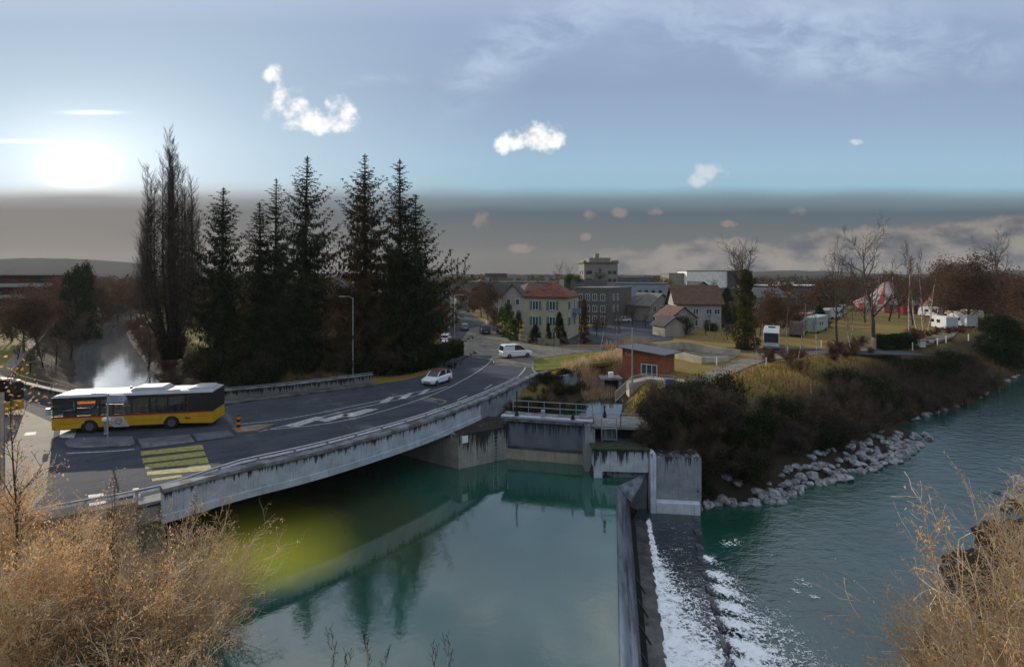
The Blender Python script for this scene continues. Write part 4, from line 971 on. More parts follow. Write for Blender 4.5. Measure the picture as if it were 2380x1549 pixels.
def cpark(px_, py_, rz, *a, **k):
    q = P(px_, py_); return make_camper(a[0], (q[0], q[1] + 2.0, 0.0), rz, **k)
cpark(1808, 810, R(62), 'big white camper with black windscreen facing the gravel path', L_=8.2, Hh=3.1)
cpark(1911, 772, R(48), 'long pale green-grey circus trailer standing on the meadow', name='trailer', cat='trailer', hood=False, L_=10, paint=mat('trailer_grey', sl(150, 162, 160), .6, .1), Hh=3.2)
cpark(1915, 750, R(40), 'grey trailer behind the pale green-grey one', name='trailer', cat='trailer', hood=False, L_=8, paint=mat('trailer_grey2', sl(138, 140, 138), .6, .1))
cpark(1890, 758, R(30), 'red-roofed pale trailer behind the reddish saplings', name='trailer', cat='trailer', hood=False, L_=9, paint=mat('trailer_rose', sl(176, 120, 110), .6, .2))
cpark(1945, 742, R(20), 'white caravan at the end of the trailer row near the tent', name='caravan', cat='caravan', hood=False, L_=5)
cpark(1965, 732, R(60), 'small pale caravan next to the tent canvas', name='caravan', cat='caravan', hood=False, L_=5)
cpark(1868, 782, R(55), 'brownish trailer tucked between camper and saplings', name='trailer', cat='trailer', hood=False, L_=7, paint=mat('trailer_brown', sl(120, 104, 100), .6, .2))
cpark(2213, 768, R(80), 'white box trailer beside the gravel drive', name='trailer', cat='trailer', hood=False, L_=5)
cpark(2257, 762, R(85), 'white box trailer with open ladder, right of the other white trailer', name='trailer', cat='trailer', hood=False, L_=5)
cpark(2240, 752, R(95), 'beige caravan between the two white trailers', name='caravan', cat='caravan', hood=False, L_=5, paint=mat('caravan_beige', sl(170, 156, 138), .6, .1))
cpark(2270, 748, R(95), 'cream caravan under the brown-leaved tree', name='caravan', cat='caravan', hood=False, L_=5, paint=mat('caravan_cream', sl(186, 176, 152), .6, .1))
cpark(2178, 738, R(-80), 'white lorry cab parked at the top of the gravel drive', name='lorry', cat='lorry', hood=True, L_=6)
cpark(2172, 727, R(-80), 'red and white lorry behind the white lorry cab', name='lorry', cat='lorry', hood=True, L_=6, paint=mat('lorry_red_white', sl(200, 190, 188), .5, .1))
# circus tent
def make_tent():
    c = Q(2058, 716, 165.0); cx, cy = c[0], c[1]
    t = thing('circus_tent', 'large red and white striped circus tent with two masts behind the bare trees', 'tent', (cx, cy, 0))
    mr = mat('tent_red', sl(138, 38, 42), .8, .1); mw = mat('tent_white', sl(140, 134, 132), .8, .1)
    n = 28; rings = [(11.5, 2.6), (10.6, 3.1), (7.4, 4.4), (4.4, 6.4), (2.4, 8.6), (1.5, 9.4), (0.1, 9.6)]
    red = MB(); wh = MB()
    for k in range(n):
        a0, a1 = 2 * math.pi * k / n, 2 * math.pi * (k + 1) / n
        mbx = red if k % 4 == 0 else wh
        for (r0, z0), (r1, z1) in zip(rings[:-1], rings[1:]):
            sc = .64
            mbx.add([(r0 * sc * math.cos(a0), r0 * math.sin(a0), z0), (r0 * sc * math.cos(a1), r0 * math.sin(a1), z0), (r1 * sc * math.cos(a1), r1 * math.sin(a1), z1), (r1 * sc * math.cos(a0), r1 * math.sin(a0), z1)], [(0, 1, 2, 3)])
        (red if k % 2 else wh).add([(11.5 * .64 * math.cos(a), 11.5 * math.sin(a), z) for a, z in ((a0, 0), (a1, 0), (a1, 2.6), (a0, 2.6))], [(0, 1, 2, 3)])
    red.build('red_canvas', mr, t, world=False); wh.build('white_canvas', mw, t, world=False)
    for sx in (-2.2, 2.2): MB().tube([(sx, 0, 0), (sx, 0, 11.0)], .12, 6).build('mast', M_STEEL, t, world=False)
    MB().box(-2.4, 2.4, -.4, .4, 9.5, 10.1).build('ridge_sign', mr, t, world=False)
    # small entrance peak
    t2 = thing('tent_canopy', 'pointed white and red entrance canopy in front of the circus tent', 'tent', (cx + 4.6, cy - 13, 0))
    for k in range(8):
        a0, a1 = 2 * math.pi * k / 8, 2 * math.pi * (k + 1) / 8
        mb = MB()
        for (r0, z0), (r1, z1) in zip([(4.6, 1.9), (3.0, 2.6), (1.4, 4.2), (.4, 6.3)], [(3.0, 2.6), (1.4, 4.2), (.4, 6.3), (.02, 7.4)]):
            mb.add([(r0 * math.cos(a0), r0 * math.sin(a0), z0), (r0 * math.cos(a1), r0 * math.sin(a1), z0), (r1 * math.cos(a1), r1 * math.sin(a1), z1), (r1 * math.cos(a0), r1 * math.sin(a0), z1)], [(0, 1, 2, 3)])
        mb.build('canvas_panel', mr if k in (6, 1, 3) else mw, t2, world=False)
    for k in range(4):
        a = math.pi / 4 + k * math.pi / 2; MB().tube([(4.2 * math.cos(a), 4.2 * math.sin(a), 0), (4.2 * math.cos(a), 4.2 * math.sin(a), 2)], .08, 5).build('pole', M_STEEL, t2, world=False)
    t3 = thing('tent_canopy', 'slim red peaked canopy at the left end of the circus tent', 'tent', (cx - 5.5, cy - 15, 0))
    for k in range(8):
        a0, a1 = 2 * math.pi * k / 8, 2 * math.pi * (k + 1) / 8; mb = MB()
        for (r0, z0), (r1, z1) in zip([(2.6, .6), (1.6, 2.2), (.7, 4.4)], [(1.6, 2.2), (.7, 4.4), (.02, 7.0)]):
            mb.add([(r0 * math.cos(a0), r0 * math.sin(a0), z0), (r0 * math.cos(a1), r0 * math.sin(a1), z0), (r1 * math.cos(a1), r1 * math.sin(a1), z1), (r1 * math.cos(a0), r1 * math.sin(a0), z1)], [(0, 1, 2, 3)])
        mb.build('canvas_panel', mr, t3, world=False)
make_tent()

# ================================================================ STREET FURNITURE
def street_lamp(label, px_, py_, ztop, arm=(1, 0), h_z=0.0, al=1.2, head=True, Y=None):
    q = P(px_, py_, h_z)
    t = thing('street_lamp', label, 'street lamp', q)
    MB().tube([(0, 0, -0.3), (0, 0, 1.2), (0, 0, ztop)], [.10, .085, .05], 8).build('pole', M_STEEL, t, world=False)
    if head:
        a = Vector((arm[0], arm[1], 0)).normalized()
        MB().tube([(0, 0, ztop - .1), tuple(a * al * .4 + Vector((0, 0, ztop + .15))), tuple(a * al + Vector((0, 0, ztop + .2)))], .035, 6).build('arm', M_STEEL, t, world=False)
        b = a * al; MB().bar(b - a * .1 + Vector((0, 0, ztop + .17)), b + a * .55 + Vector((0, 0, ztop + .2)), .26, .12).build('lamp_head', mat('lamp_head_grey', sl(150, 152, 154), .5, .1), t, world=False)
    return t
street_lamp('tall grey street lamp behind the far parapet, in front of the firs', 820, 877, 9.0, (-.6, -.8))
street_lamp('thin street lamp on the left of a pair by the parked cars', 1048, 768, 7.8, (-.4, -.6))
street_lamp('street lamp nearer the round hedge, with its head over the road', 1056, 794, 8.0, (.9, -.4))
street_lamp('pale lamp post standing by the railing of the brick hut', 1469, 905, 6.3, (0, 1), -0.1, .1, False)
street_lamp('slim lamp post on the far side of the road among the parked cars', 1020, 742, 7.5, (.8, -.4))
q = P(5, 1248); t = thing('street_lamp', 'grey lamp post with black lantern at the left picture edge', 'street lamp', q)
MB().tube([(0, 0, -.5), (0, 0, 1), (0, 0, 6.4)], [.12, .11, .08], 10).build('pole', M_STEEL, t, world=False)
MB().tube([(0, 0, 6.4), (0, 0, 6.55), (0, 0, 6.95), (0, 0, 7.0)], [.10, .20, .26, .05], 8).build('lantern', M_DSTEEL, t, world=False)
# direction sign on the island
q = P(250, 1035); t = thing('direction_sign', 'pale blue arrow-shaped direction sign on a post in front of the bus', 'sign', q)
MB().tube([(0, 0, 0), (0, 0, 3.55)], .05, 8).build('post', M_STEEL, t, world=False)
msg = mat('sign_pale_blue', sl(150, 160, 176), .5, .05)
o = MB().add([(a, y_, z_) for y_ in (-.09, -.05) for a, z_ in ((.1, 2.95), (1.15, 2.95), (1.35, 3.2), (1.15, 3.47), (.1, 3.47))], [(0, 1, 2, 3, 4), (9, 8, 7, 6, 5)] + [(i, 5 + i, 5 + (i + 1) % 5, (i + 1) % 5) for i in range(5)]).build('sign_board', msg, t, world=False); fixnormals(o)
mb = MB(); 
for zz, w_ in ((3.34, .75), (3.2, .6), (3.06, .7)): mb.box(.2, .2 + w_, -.095, -.088, zz, zz + .035)
mb.box(1.0, 1.03, -.095, -.088, 3.05, 3.3); mb.build('lettering', mat('sign_text_blue', sl(84, 92, 122), .6, .05), o, world=False)
MB().bar((-.1, -.02, 3.5), (.12, -.02, 3.5), .04).build('bracket', M_DSTEEL, t, world=False); MB().bar((-.1, -.02, 2.8), (1.1, -.02, 2.8), .04).build('bracket', M_DSTEEL, t, world=False)
# black and yellow bollard
q = P(554, 1003); t = thing('bollard', 'black and yellow striped traffic bollard on the refuge behind the bus', 'bollard', (q[0], q[1], .14))
for k in range(5): MB().cyl((0, 0, .11 + k * .2), .13, .2, 14).build('band', [mat('bollard_yellow', sl(206, 120, 20), .5, .1), mat('bollard_black', sl(32, 28, 26), .5, .1)][k % 2], t, world=False)
MB().tube([(0, 0, 1.01), (0, 0, 1.1), (0, 0, 1.16)], [.13, .11, .03], 14).build('cap', mat('bollard_black', sl(32, 28, 26), .5, .1), t, world=False)
q = P(247, 1012); t = thing('bollard', 'small white illuminated bollard on the island in front of the bus', 'bollard', (q[0], q[1], .14))
MB().tube([(0, 0, 0), (0, 0, .1), (0, 0, .75), (0, 0, .95)], [.17, .13, .13, .16], 12).build('post', mat('bollard_grey', sl(124, 126, 134), .5, .1), t, world=False)
MB().box(-.22, .22, -.14, .14, .95, 1.15).build('lamp_box', M_WHITE, t, world=False)
# railings by the hut
balustrade('railing', 'grey railing that slants up the channel bank to the brick hut', [P(1430, 935, -.4), P(1468, 897, 0), P(1500, 888, 0)], 1.0, .18)
balustrade('railing', 'pale railing along the terrace in front of the brick hut', [P(1500, 886, 0), P(1570, 893, 0)], .9, .18)
wl = MB().prism([P2(1455, 890), P2(1505, 879), P2(1590, 886), P2(1590, 892), P2(1510, 886), P2(1462, 896)], -1.2, .25).build('terrace_wall', mat('pale_concrete', sl(176, 168, 154), .85, .2, .8, sl(140, 134, 124), bump=.3, obj=False)); fixnormals(wl); tag(wl, 'low pale concrete terrace wall under the railing of the brick hut', 'wall')
# small sluice hoist in the mill channel
t = thing('hoist', 'small concrete hoist frame standing in the mill channel beside the hut', 'hoist', P(1418, 905, -2.2))
MC = M_CONC
for s_ in (-1.0, 1.0): MB().box(s_ - .15, s_ + .15, -.8, 1.2, -1.2, 1.3).build('post', MC, t, world=False)
MB().box(-1.3, 1.3, -.9, 1.3, 1.31, 1.5).build('walkway', M_COPE, t, world=False)
MB().box(-.2, .35, -.2, .3, 1.5, 2.1).build('gear_box', M_WHITE, t, world=False)
MB().box(-.85, .85, 0, .1, -1.0, 1.3).build('gate_leaf', M_DSTEEL, t, world=False)
# park furniture
def small(name, label, cat, px_, py_, fn):
    q = P(px_, py_); t = thing(name, label, cat, q); fn(t); return t
def util(t): MB().box(-.75, .75, -.4, .4, 0, 1.0).build('cabinet', mat('cabinet_grey', sl(186, 190, 190), .6, .08), t, world=False); MB().box(-.85, .85, -.5, .5, 1.0, 1.1).build('lid', M_COPE, t, world=False)
small('utility_box', 'pale grey utility box with flat lid on the grass beside the gravel drive', 'utility box', 2135, 806, util)
def pst(t, h=1.8, w=.45): MB().box(-w / 2, w / 2, -w / 2, w / 2, -.2, h).build('post', mat('post_stone', sl(150, 140, 126), .8, .1), t, world=False); MB().box(-w / 2 - .04, w / 2 + .04, -w / 2 - .04, w / 2 + .04, h, h + .08).build('cap', M_COPE, t, world=False)
small('gate_post', 'stout stone gate post beside the path and the dark clipped hedge', 'post', 2030, 812, pst)
def bench(t):
    mw_ = mat('bench_wood', sl(120, 104, 86), .8, .2)
    for z_, y_ in ((.45, -.2), (.45, 0), (.45, .2)): MB().box(-.9, .9, y_ - .07, y_ + .07, z_, z_ + .04).build('seat_slat', mw_, t, world=False)
    MB().box(-.9, .9, .28, .32, .6, .9).build('backrest', mw_, t, world=False)
    for s_ in (-.7, .7): MB().box(s_ - .04, s_ + .04, -.25, .3, 0, .44).build('leg', M_DSTEEL, t, world=False)
small('bench', 'wooden bench on the grass to the right of the utility box', 'bench', 2165, 797, bench)
sp0 = None
for i, (x_, y_) in enumerate([(1908, 806), (1991, 801), (2178, 800), (2198, 795), (1830, 822), (1780, 850), (2120, 812), (1665, 850), (2250, 790), (2300, 784)]):
    q = P(x_, y_)
    if sp0 is None: sp0 = thing('marker_post', 'x', 'post', q); MB().tube([(0, 0, -.1), (0, 0, 1.1)], .08, 6).build('post', M_WHITE, sp0, world=False); o = sp0
    else: o = dup(sp0, q)
    o['label'] = ['short white post left of the reddish tree by the path', 'short white post left of the stone gate post', 'short white post right of the bench', 'second white post right of the bench', 'short white post beside the big camper', 'short white post in the mown grass below the camper', 'short white post below the dark clipped hedge', 'short white post near the concrete ramp', 'short white post under the white box trailers', 'short white post at the shaded far end of the path'][i]; o['group'] = 'white posts along the park path'
# fence of the garden along the road
t = thing('garden_fence', 'low pale board fence curving along the road in front of the yellow house', 'fence', P(1170, 778))
fpth = smoothpath([P2(*q_) for q_ in [(1128, 752), (1150, 764), (1180, 780), (1206, 790), (1235, 797), (1262, 801), (1300, 803)]], 2)
o = MB().sweep(fpth, [(-.03, .15), (.03, .15), (.03, 1.05), (-.03, 1.05)]).build('boards', mat('fence_wood', sl(138, 128, 110), .85, .3, 2.0, bump=.3, obj=False), t); fixnormals(o)
o = MB().sweep(fpth, [(.05, 0), (.30, 0), (.30, .28), (.05, .28)]).build('plinth', M_COPE, t); fixnormals(o)
for q_ in fpth[::3]: MB().bar((*q_, 0), (*q_, 1.15), .1).build('post', M_COPE, t)
# ramp walls of the underpass beyond the hut
t = thing('ramp_wall', 'long low pale concrete wall of the ramp behind the brick hut', 'wall', P(1600, 830))
M_RAMP = mat('ramp_concrete', sl(180, 172, 154), .85, .25, .5, sl(150, 142, 124), bump=.2, obj=False)
a = [P2(1520, 815), P2(1590, 812), P2(1660, 822), P2(1720, 826)]
o = MB().sweep([(*a[0], .0), (*a[1], .1), (*a[2], -.15), (*a[3], -.35)], [(-.15, -2.6), (.15, -2.6), (.15, 1.15), (-.15, 1.15)]).build('wall', M_RAMP, t); fixnormals(o)
t = thing('ramp_wall', 'nearer stepped pale concrete ramp wall right beside the brick hut', 'wall', P(1640, 850))
a = [P2(1570, 832), P2(1630, 845), P2(1690, 838)]
o = MB().sweep([(*a[0], .1), (*a[1], 0), (*a[2], -.3)], [(-.15, -2.4), (.15, -2.4), (.15, .9), (-.15, .9)]).build('wall', M_RAMP, t); fixnormals(o)
flat('ramp_floor', [(1575, 832), (1630, 846), (1690, 838), (1720, 826), (1660, 822), (1590, 815)], .06, M_PATH)

# ================================================================ BUILDINGS
M_PANE = mat('window_pane', sl(62, 74, 84), .15, .3, .6, spec=.7)
M_FRAME = mat('window_frame_white', sl(200, 204, 206), .5, .05)
M_SHUT = mat('shutter_green', sl(86, 112, 104), .7, .15, 3)
M_TILE_R = mat('roof_tile_red', sl(116, 60, 44), .8, .3, 1.2, sl(82, 44, 36), bump=.6, bscale=9)
M_TILE_B = mat('roof_tile_brown', sl(92, 66, 54), .85, .25, 1.2, bump=.5, bscale=9)
M_TILE_D = mat('roof_tile_dark', sl(52, 48, 50), .8, .25, 1.2, bump=.5, bscale=9)
M_ROOFG = mat('roof_gravel', sl(104, 102, 98), .9, .2, .8)
def wallmat(name, c): return mat(name, c, .85, .10, .5, tuple(q * .84 for q in c), bump=.15, bscale=20, spec=.15)
def building(label, cat, cx, cy, w, d, rz, h, wall, roof='flat', rh=2.5, oh=.5, rmat=None, wins=(), name='house', chim=(), z0=-.4, pane=None):
    """wins: (face, u, z, width, height, shutters) with face F R L B and u from the middle of that face"""
    t = thing(name, label, cat, (cx, cy, 0), rz); a, b = w / 2, d / 2
    wl_ = MB().box(-a, a, -b, b, z0, h).build('wall', wall, t, world=False)
    if roof == 'gable_x':    # ridge along x
        for e_ in (-a, a):
            e2_ = e_ + (.05 if e_ < 0 else -.05); gb_ = MB().add([(e_, -b, h), (e_, b, h), (e_, 0, h + rh), (e2_, -b, h), (e2_, b, h), (e2_, 0, h + rh)], [(0, 2, 1), (3, 4, 5), (0, 3, 5, 2), (1, 2, 5, 4)]).build('gable', wall, t, world=False); fixnormals(gb_)
        s_ = rh / b; r_ = MB()
        for sg in (-1, 1): r_.add([(x_, sg * y_, z_) for x_ in (-a - oh, a + oh) for y_, z_ in ((b + oh, h - oh * s_ + .02), (0, h + rh + .02), (0, h + rh + .2), (b + oh, h - oh * s_ + .2))], [(0, 1, 2, 3), (7, 6, 5, 4), (0, 4, 5, 1), (1, 5, 6, 2), (2, 6, 7, 3), (3, 7, 4, 0)])
    elif roof == 'gable_y':
        for e_ in (-b, b):
            e2_ = e_ + (.05 if e_ < 0 else -.05); gb_ = MB().add([(-a, e_, h), (a, e_, h), (0, e_, h + rh), (-a, e2_, h), (a, e2_, h), (0, e2_, h + rh)], [(0, 1, 2), (3, 5, 4), (0, 2, 5, 3), (1, 4, 5, 2)]).build('gable', wall, t, world=False); fixnormals(gb_)
        s_ = rh / a; r_ = MB()
        for sg in (-1, 1): r_.add([(sg * x_, y_, z_) for y_ in (-b - oh, b + oh) for x_, z_ in ((a + oh, h - oh * s_ + .02), (0, h + rh + .02), (0, h + rh + .2), (a + oh, h - oh * s_ + .2))], [(0, 1, 2, 3), (7, 6, 5, 4), (0, 4, 5, 1), (1, 5, 6, 2), (2, 6, 7, 3), (3, 7, 4, 0)])
    elif roof == 'hip':
        A, B = a + oh, b + oh; rl_ = max(0.05, A - B) if A > B else .05; rb = max(.05, B - A) if B > A else .05
        r_ = MB().add([(-A, -B, h), (A, -B, h), (A, B, h), (-A, B, h), (-A, -B, h + .18), (A, -B, h + .18), (A, B, h + .18), (-A, B, h + .18), (-rl_, -rb, h + rh), (rl_, -rb, h + rh), (rl_, rb, h + rh), (-rl_, rb, h + rh)],
                      [(3, 2, 1, 0), (0, 1, 5, 4), (1, 2, 6, 5), (2, 3, 7, 6), (3, 0, 4, 7), (4, 5, 9, 8), (5, 6, 10, 9), (6, 7, 11, 10), (7, 4, 8, 11), (8, 9, 10, 11)])
    else:
        r_ = MB().box(-a - oh, a + oh, -b - oh, b + oh, h + .002, h + .35)
    ro = r_.build('roof', rmat or M_ROOFG, t, world=False); fixnormals(ro)
    for (x_, y_, s_, hh) in chim:
        zc = h + (rh * .3 if roof != 'flat' else .3); MB().box(x_ - s_, x_ + s_, y_ - s_, y_ + s_, zc, zc + hh).build('chimney', wall, ro, world=False)
    for wn_ in wins:
        f, u_, z_, ww, wh = wn_[:5]; sh = wn_[5] if len(wn_) > 5 else 0
        if f == 'F': M_ = Matrix.Translation((u_, -b, z_))
        elif f == 'B': M_ = Matrix.Translation((u_, b, z_)) @ Matrix.Rotation(math.pi, 4, 'Z')
        elif f == 'R': M_ = Matrix.Translation((a, u_, z_)) @ Matrix.Rotation(math.pi / 2, 4, 'Z')
        else: M_ = Matrix.Translation((-a, -u_, z_)) @ Matrix.Rotation(-math.pi / 2, 4, 'Z')
        if sh != 9:
            mb = MB(); e = .09
            mb.box(-ww / 2 - e, -ww / 2, -.06, .02, 0, wh, M_); mb.box(ww / 2, ww / 2 + e, -.06, .02, 0, wh, M_); mb.box(-ww / 2 - e, ww / 2 + e, -.06, .02, wh, wh + e, M_); mb.box(-ww / 2 - e, ww / 2 + e, -.12, .02, -e, 0, M_)
            if ww > .9: mb.box(-.04, .04, -.05, .02, 0, wh, M_)
            fr_ = mb.build('window', M_FRAME, t, world=False); 
            MB().box(-ww / 2, ww / 2, -.02, .03, 0, wh, M_).build('pane', pane or M_PANE, fr_, world=False)
        else:
            MB().box(-ww / 2, ww / 2, -.03, .03, 0, wh, M_).build('window', pane or M_PANE, t, world=False)
        if sh == 1:
            for s_ in (-1, 1): c_ = s_ * (ww / 2 + e + ww * .27); MB().box(c_ - ww * .25, c_ + ww * .25, -.07, -.01, -.03, wh + .03, M_).build('shutter', M_SHUT, t, world=False)
    return t
def wgrid(face, us, zs, w, h, sh=9): return [(face, u_, z_, w, h, sh) for z_ in zs for u_ in us]
# yellow house
M_YW = wallmat('render_cream', sl(176, 172, 148))
rz = R(-24); 
hc = Q(1282, 700, 97.0)
H1 = building('cream three-storey house with hipped red tile roof and green shutters', 'house', hc[0], hc[1], 8.2, 8.6, R(-20), 7.5, M_YW, 'hip', 2.9, .45, M_TILE_R,
    [('F', -1.9, 5.3, 1.0, 1.5, 1), ('F', 1.3, 5.3, 1.0, 1.5, 1), ('F', -1.9, 2.5, 1.0, 1.5, 1), ('F', 1.3, 2.5, 1.0, 1.5, 1), ('F', -1.9, .1, 1.0, 1.2, 1), ('F', 1.3, .1, 1.0, 1.2, 0),
     ('R', -2.9, 5.3, .9, 1.5, 1), ('R', -2.9, 2.5, .9, 1.5, 1), ('R', 1.0, 5.2, 1.2, 1.7, 0), ('R', 1.0, 2.3, 1.4, 1.6, 0), ('R', 3.2, 5.3, .8, 1.4, 0), ('L', 0, 5.3, 1, 1.5, 1), ('L', 0, 2.5, 1, 1.5, 1)], chim=[(1.5, 1.5, .35, 2.4)])
b = MB().box(4.1, 5.6, -.6, 3.4, 4.45, 4.6); b.box(5.5, 5.6, -.6, 3.4, 4.6, 5.4); b.box(4.1, 5.5, -.6, -.5, 4.6, 5.4); b.box(4.1, 5.5, 3.3, 3.4, 4.6, 5.4)
b.build('balcony', mat('balcony_blue_grey', sl(120, 136, 160), .6, .1), H1, world=False)
for y_ in (-.5, 3.3): MB().bar((5.5, y_, 0), (5.5, y_, 7.5), .12).build('balcony_post', M_DSTEEL, H1, world=False)
def bld(px_, pytop, Y, w, d, rz, label, cat, wall, roof='flat', **k):
    q = Q(px_, pytop, Y); return building(label, cat, q[0], q[1] + d / 2, w, d, rz, q[2], wall, roof, **k)
# tower block
M_TW = wallmat('render_grey_beige', sl(134, 130, 122))
tb = bld(1394, 611, 185, 12.3, 10, R(4), 'grey-beige high-rise block with stepped top and stacked balconies', 'high-rise', M_TW, name='tower_block',
    wins=wgrid('F', (-4.4,), (12.0, 9.2, 6.4, 3.6), 2.2, 1.2) + wgrid('F', (3.2, 5.0), (12.0, 9.2, 6.4, 3.6), 1.4, 1.2) + wgrid('F', (-.4,), (12.0, 9.2, 6.4, 3.6), .9, 1.9) + wgrid('L', (-2, 2), (12.0, 9.2, 6.4), 1.4, 1.2), pane=M_GLASS)
zt = Q(1394, 611, 185)[2]
MB().box(-4.2, 3.6, -4.5, 4, zt + .35, zt + 1.9).build('penthouse', M_TW, tb, world=False); MB().box(-1.2, .2, -1, 2, zt + 1.9, zt + 3.6).build('chimney', M_TW, tb, world=False)
MB().box(-6.3, -5.4, -5.2, 4, zt + .35, zt + 1.0).build('parapet', M_TW, tb, world=False); MB().box(5.4, 6.3, -5.2, 4, zt + .35, zt + 1.0).build('parapet', M_TW, tb, world=False)
for z_ in (11.4, 8.6, 5.8, 3.0): MB().box(-2.0, 1.4, -6.3, -5.01, z_, z_ + 1.1).build('balcony', mat('balcony_dark', sl(92, 90, 88), .8, .1), tb, world=False)
# grey-brown flat block beside the cream house
bld(1400, 671, 122, 8.6, 10, R(-28), 'dark grey three-storey block with pale windows behind the cream house', 'apartment block', wallmat('render_dark_grey', sl(96, 94, 92)), name='apartment_block',
    wins=wgrid('F', (-3.0, -1.2, .6, 2.6), (5.6, 2.9, .4), .95, 1.4, 0) + wgrid('R', (-2, 1.5), (5.6, 2.9), 1, 1.4, 0), oh=.15)
bld(1428, 670, 130, 7.5, 9, R(-35), 'windowless brown-grey block next to the dark grey block', 'building', wallmat('render_brown', sl(106, 98, 92)), name='building', oh=.1)
MW = wallmat('render_pale_blue', sl(138, 146, 160))
bld(1500, 660, 150, 14.5, 9, R(-14), 'long pale blue apartment block with small square windows', 'apartment block', MW, name='apartment_block', wins=wgrid('F', (-5.5, -3.6, -.6, 1.3, 3.2, 5.2), (6.0, 3.4, .9), .9, 1.2) + wgrid('R', (-2, 1.5), (6, 3.4), 1, 1.2), pane=M_GLASS, oh=.2)
bld(1462, 646, 200, 18, 9, 0, 'low grey building with roof plant behind the pale blue block', 'building', wallmat('render_slate', sl(92, 98, 112)), name='building', oh=.1, wins=wgrid('F', (-6, -3, 0, 3, 6), (8.0, 5), 1.6, 1))
bld(1262, 656, 215, 62, 12, R(-4), 'very long pale grey flat-roofed building on the skyline behind the red roof', 'building', wallmat('render_light_grey', sl(128, 136, 144)), name='building', oh=.6,
    wins=wgrid('F', tuple(range(-28, 29, 4)), (5.6, 2.4), 2.4, 1.4), chim=[(-24, 0, .8, 1.8), (-12, 0, .6, 1.6), (2, 0, .8, 1.8), (14, 0, .6, 1.6), (24, 0, .8, 1.6)])
bld(1152, 636, 300, 13, 10, 0, 'dark brick block standing above the far roofs on the left', 'building', wallmat('render_dark_brown', sl(84, 76, 68)), name='building', oh=.1, wins=wgrid('F', (-4, 0, 4), (9, 6), 1.6, 1.4))
bld(1176, 648, 290, 10, 10, 0, 'lower dark annex right of the dark brick block', 'building', wallmat('render_grey_d', sl(92, 90, 88)), name='building', oh=.1)
# white gabled house behind the cedars
bld(1197, 690, 125, 5.6, 9, R(-8), 'white gabled house with dark roof seen behind the green cedars', 'house', wallmat('render_white', sl(160, 158, 154)), 'gable_y', rh=3.0, rmat=M_TILE_D, wins=[('F', -1, 4.4, .8, 1.3, 0), ('F', 1.2, 4.4, .8, 1.3, 0), ('F', 0, 1.6, .9, 1.3, 0)])
bld(1158, 686, 150, 9, 8, R(20), 'dark-roofed house behind the brown trees by the road', 'house', wallmat('render_white', sl(160, 158, 154)), 'gable_x', rh=3.0, rmat=M_TILE_D, wins=wgrid('F', (-2, 2), (3.5, 1), 1, 1.3, 0))
bld(1092, 690, 190, 12, 9, R(12), 'white roadside house half hidden by the far trees', 'house', wallmat('render_white', sl(160, 158, 154)), 'gable_x', rh=3.0, rmat=M_TILE_B, wins=wgrid('F', (-4, -1, 3), (2.6, .5), 1.2, 1.3, 0))
# white hall
bld(1648, 630, 240, 20, 16, R(-3), 'large windowless white hall on the skyline', 'industrial hall', wallmat('cladding_white', sl(232, 232, 228)), name='industrial_hall', oh=.2)
bld(1577, 636, 245, 9.5, 14, 0, 'pale beige hall extension left of the white hall', 'industrial hall', wallmat('cladding_beige', sl(132, 130, 120)), name='industrial_hall', oh=.1)
bld(1722, 630, 238, 11, 16, R(-3), 'dark grey hall section right of the white hall', 'industrial hall', wallmat('cladding_dark', sl(70, 72, 76)), name='industrial_hall', oh=.2)
# houses before the hall
bld(1628, 703, 112, 9.6, 9, R(-6), 'white house with broad brown tiled roof and windows under the eaves', 'house', wallmat('render_white', sl(160, 158, 154)), 'gable_x', rh=3.6, oh=.6, rmat=M_TILE_B, wins=wgrid('F', (-3.4, -.6, 2.2, 3.9), (3.1,), 1.1, 1.1, 0) + wgrid('F', (-3.0, -.8, 2.0), (.5,), 1.2, 1.4, 0), chim=[(-1, 1, .35, 3.6)])
bld(1628, 676, 150, 8, 8, R(8), 'dark-roofed white gabled house peeking over the brown roof', 'house', wallmat('render_white', sl(160, 158, 154)), 'gable_y', rh=2.6, oh=.7, rmat=M_TILE_D, wins=[('F', 0, 5, 1, 1.2, 0)])
bld(1580, 738, 101, 5.6, 6, R(14), 'small pale gabled garage house with dark roof, the larger of two', 'garage', wallmat('render_pale_beige', sl(156, 150, 140)), 'gable_y', rh=2.0, oh=.35, rmat=M_TILE_B, wins=[('F', 0, 2.4, .6, .4, 0)])
bld(1562, 756, 96, 4.3, 4.5, R(14), 'smaller pale gabled shed in front of the larger garage house', 'shed', wallmat('render_pale_beige', sl(156, 150, 140)), 'gable_y', rh=1.5, oh=.4, rmat=M_TILE_D, name='shed')
bld(1775, 690, 150, 12, 8, R(4), 'grey-roofed villa with white gable between ivy tree and dark hall', 'house', wallmat('render_white', sl(160, 158, 154)), 'gable_x', rh=2.6, oh=.5, rmat=M_ROOFG, wins=wgrid('F', (-4, -1, 2.5), (2.0,), 1.2, 1.3, 0))
bld(1850, 664, 235, 32, 14, R(2), 'long dark flat-roofed factory with pale roof edge behind the saplings', 'factory', wallmat('cladding_dark2', sl(58, 64, 70)), name='factory', oh=.2, rmat=M_WHITE)
bld(1832, 655, 232, 5, 5, 0, 'small white roof-top cabin of the dark factory', 'cabin', M_WHITE, name='cabin', z0=7.3)
bld(1935, 672, 238, 16, 14, R(2), 'lower grey wing of the factory behind the bare tree', 'factory', wallmat('cladding_grey', sl(84, 86, 88)), name='factory', oh=.2)
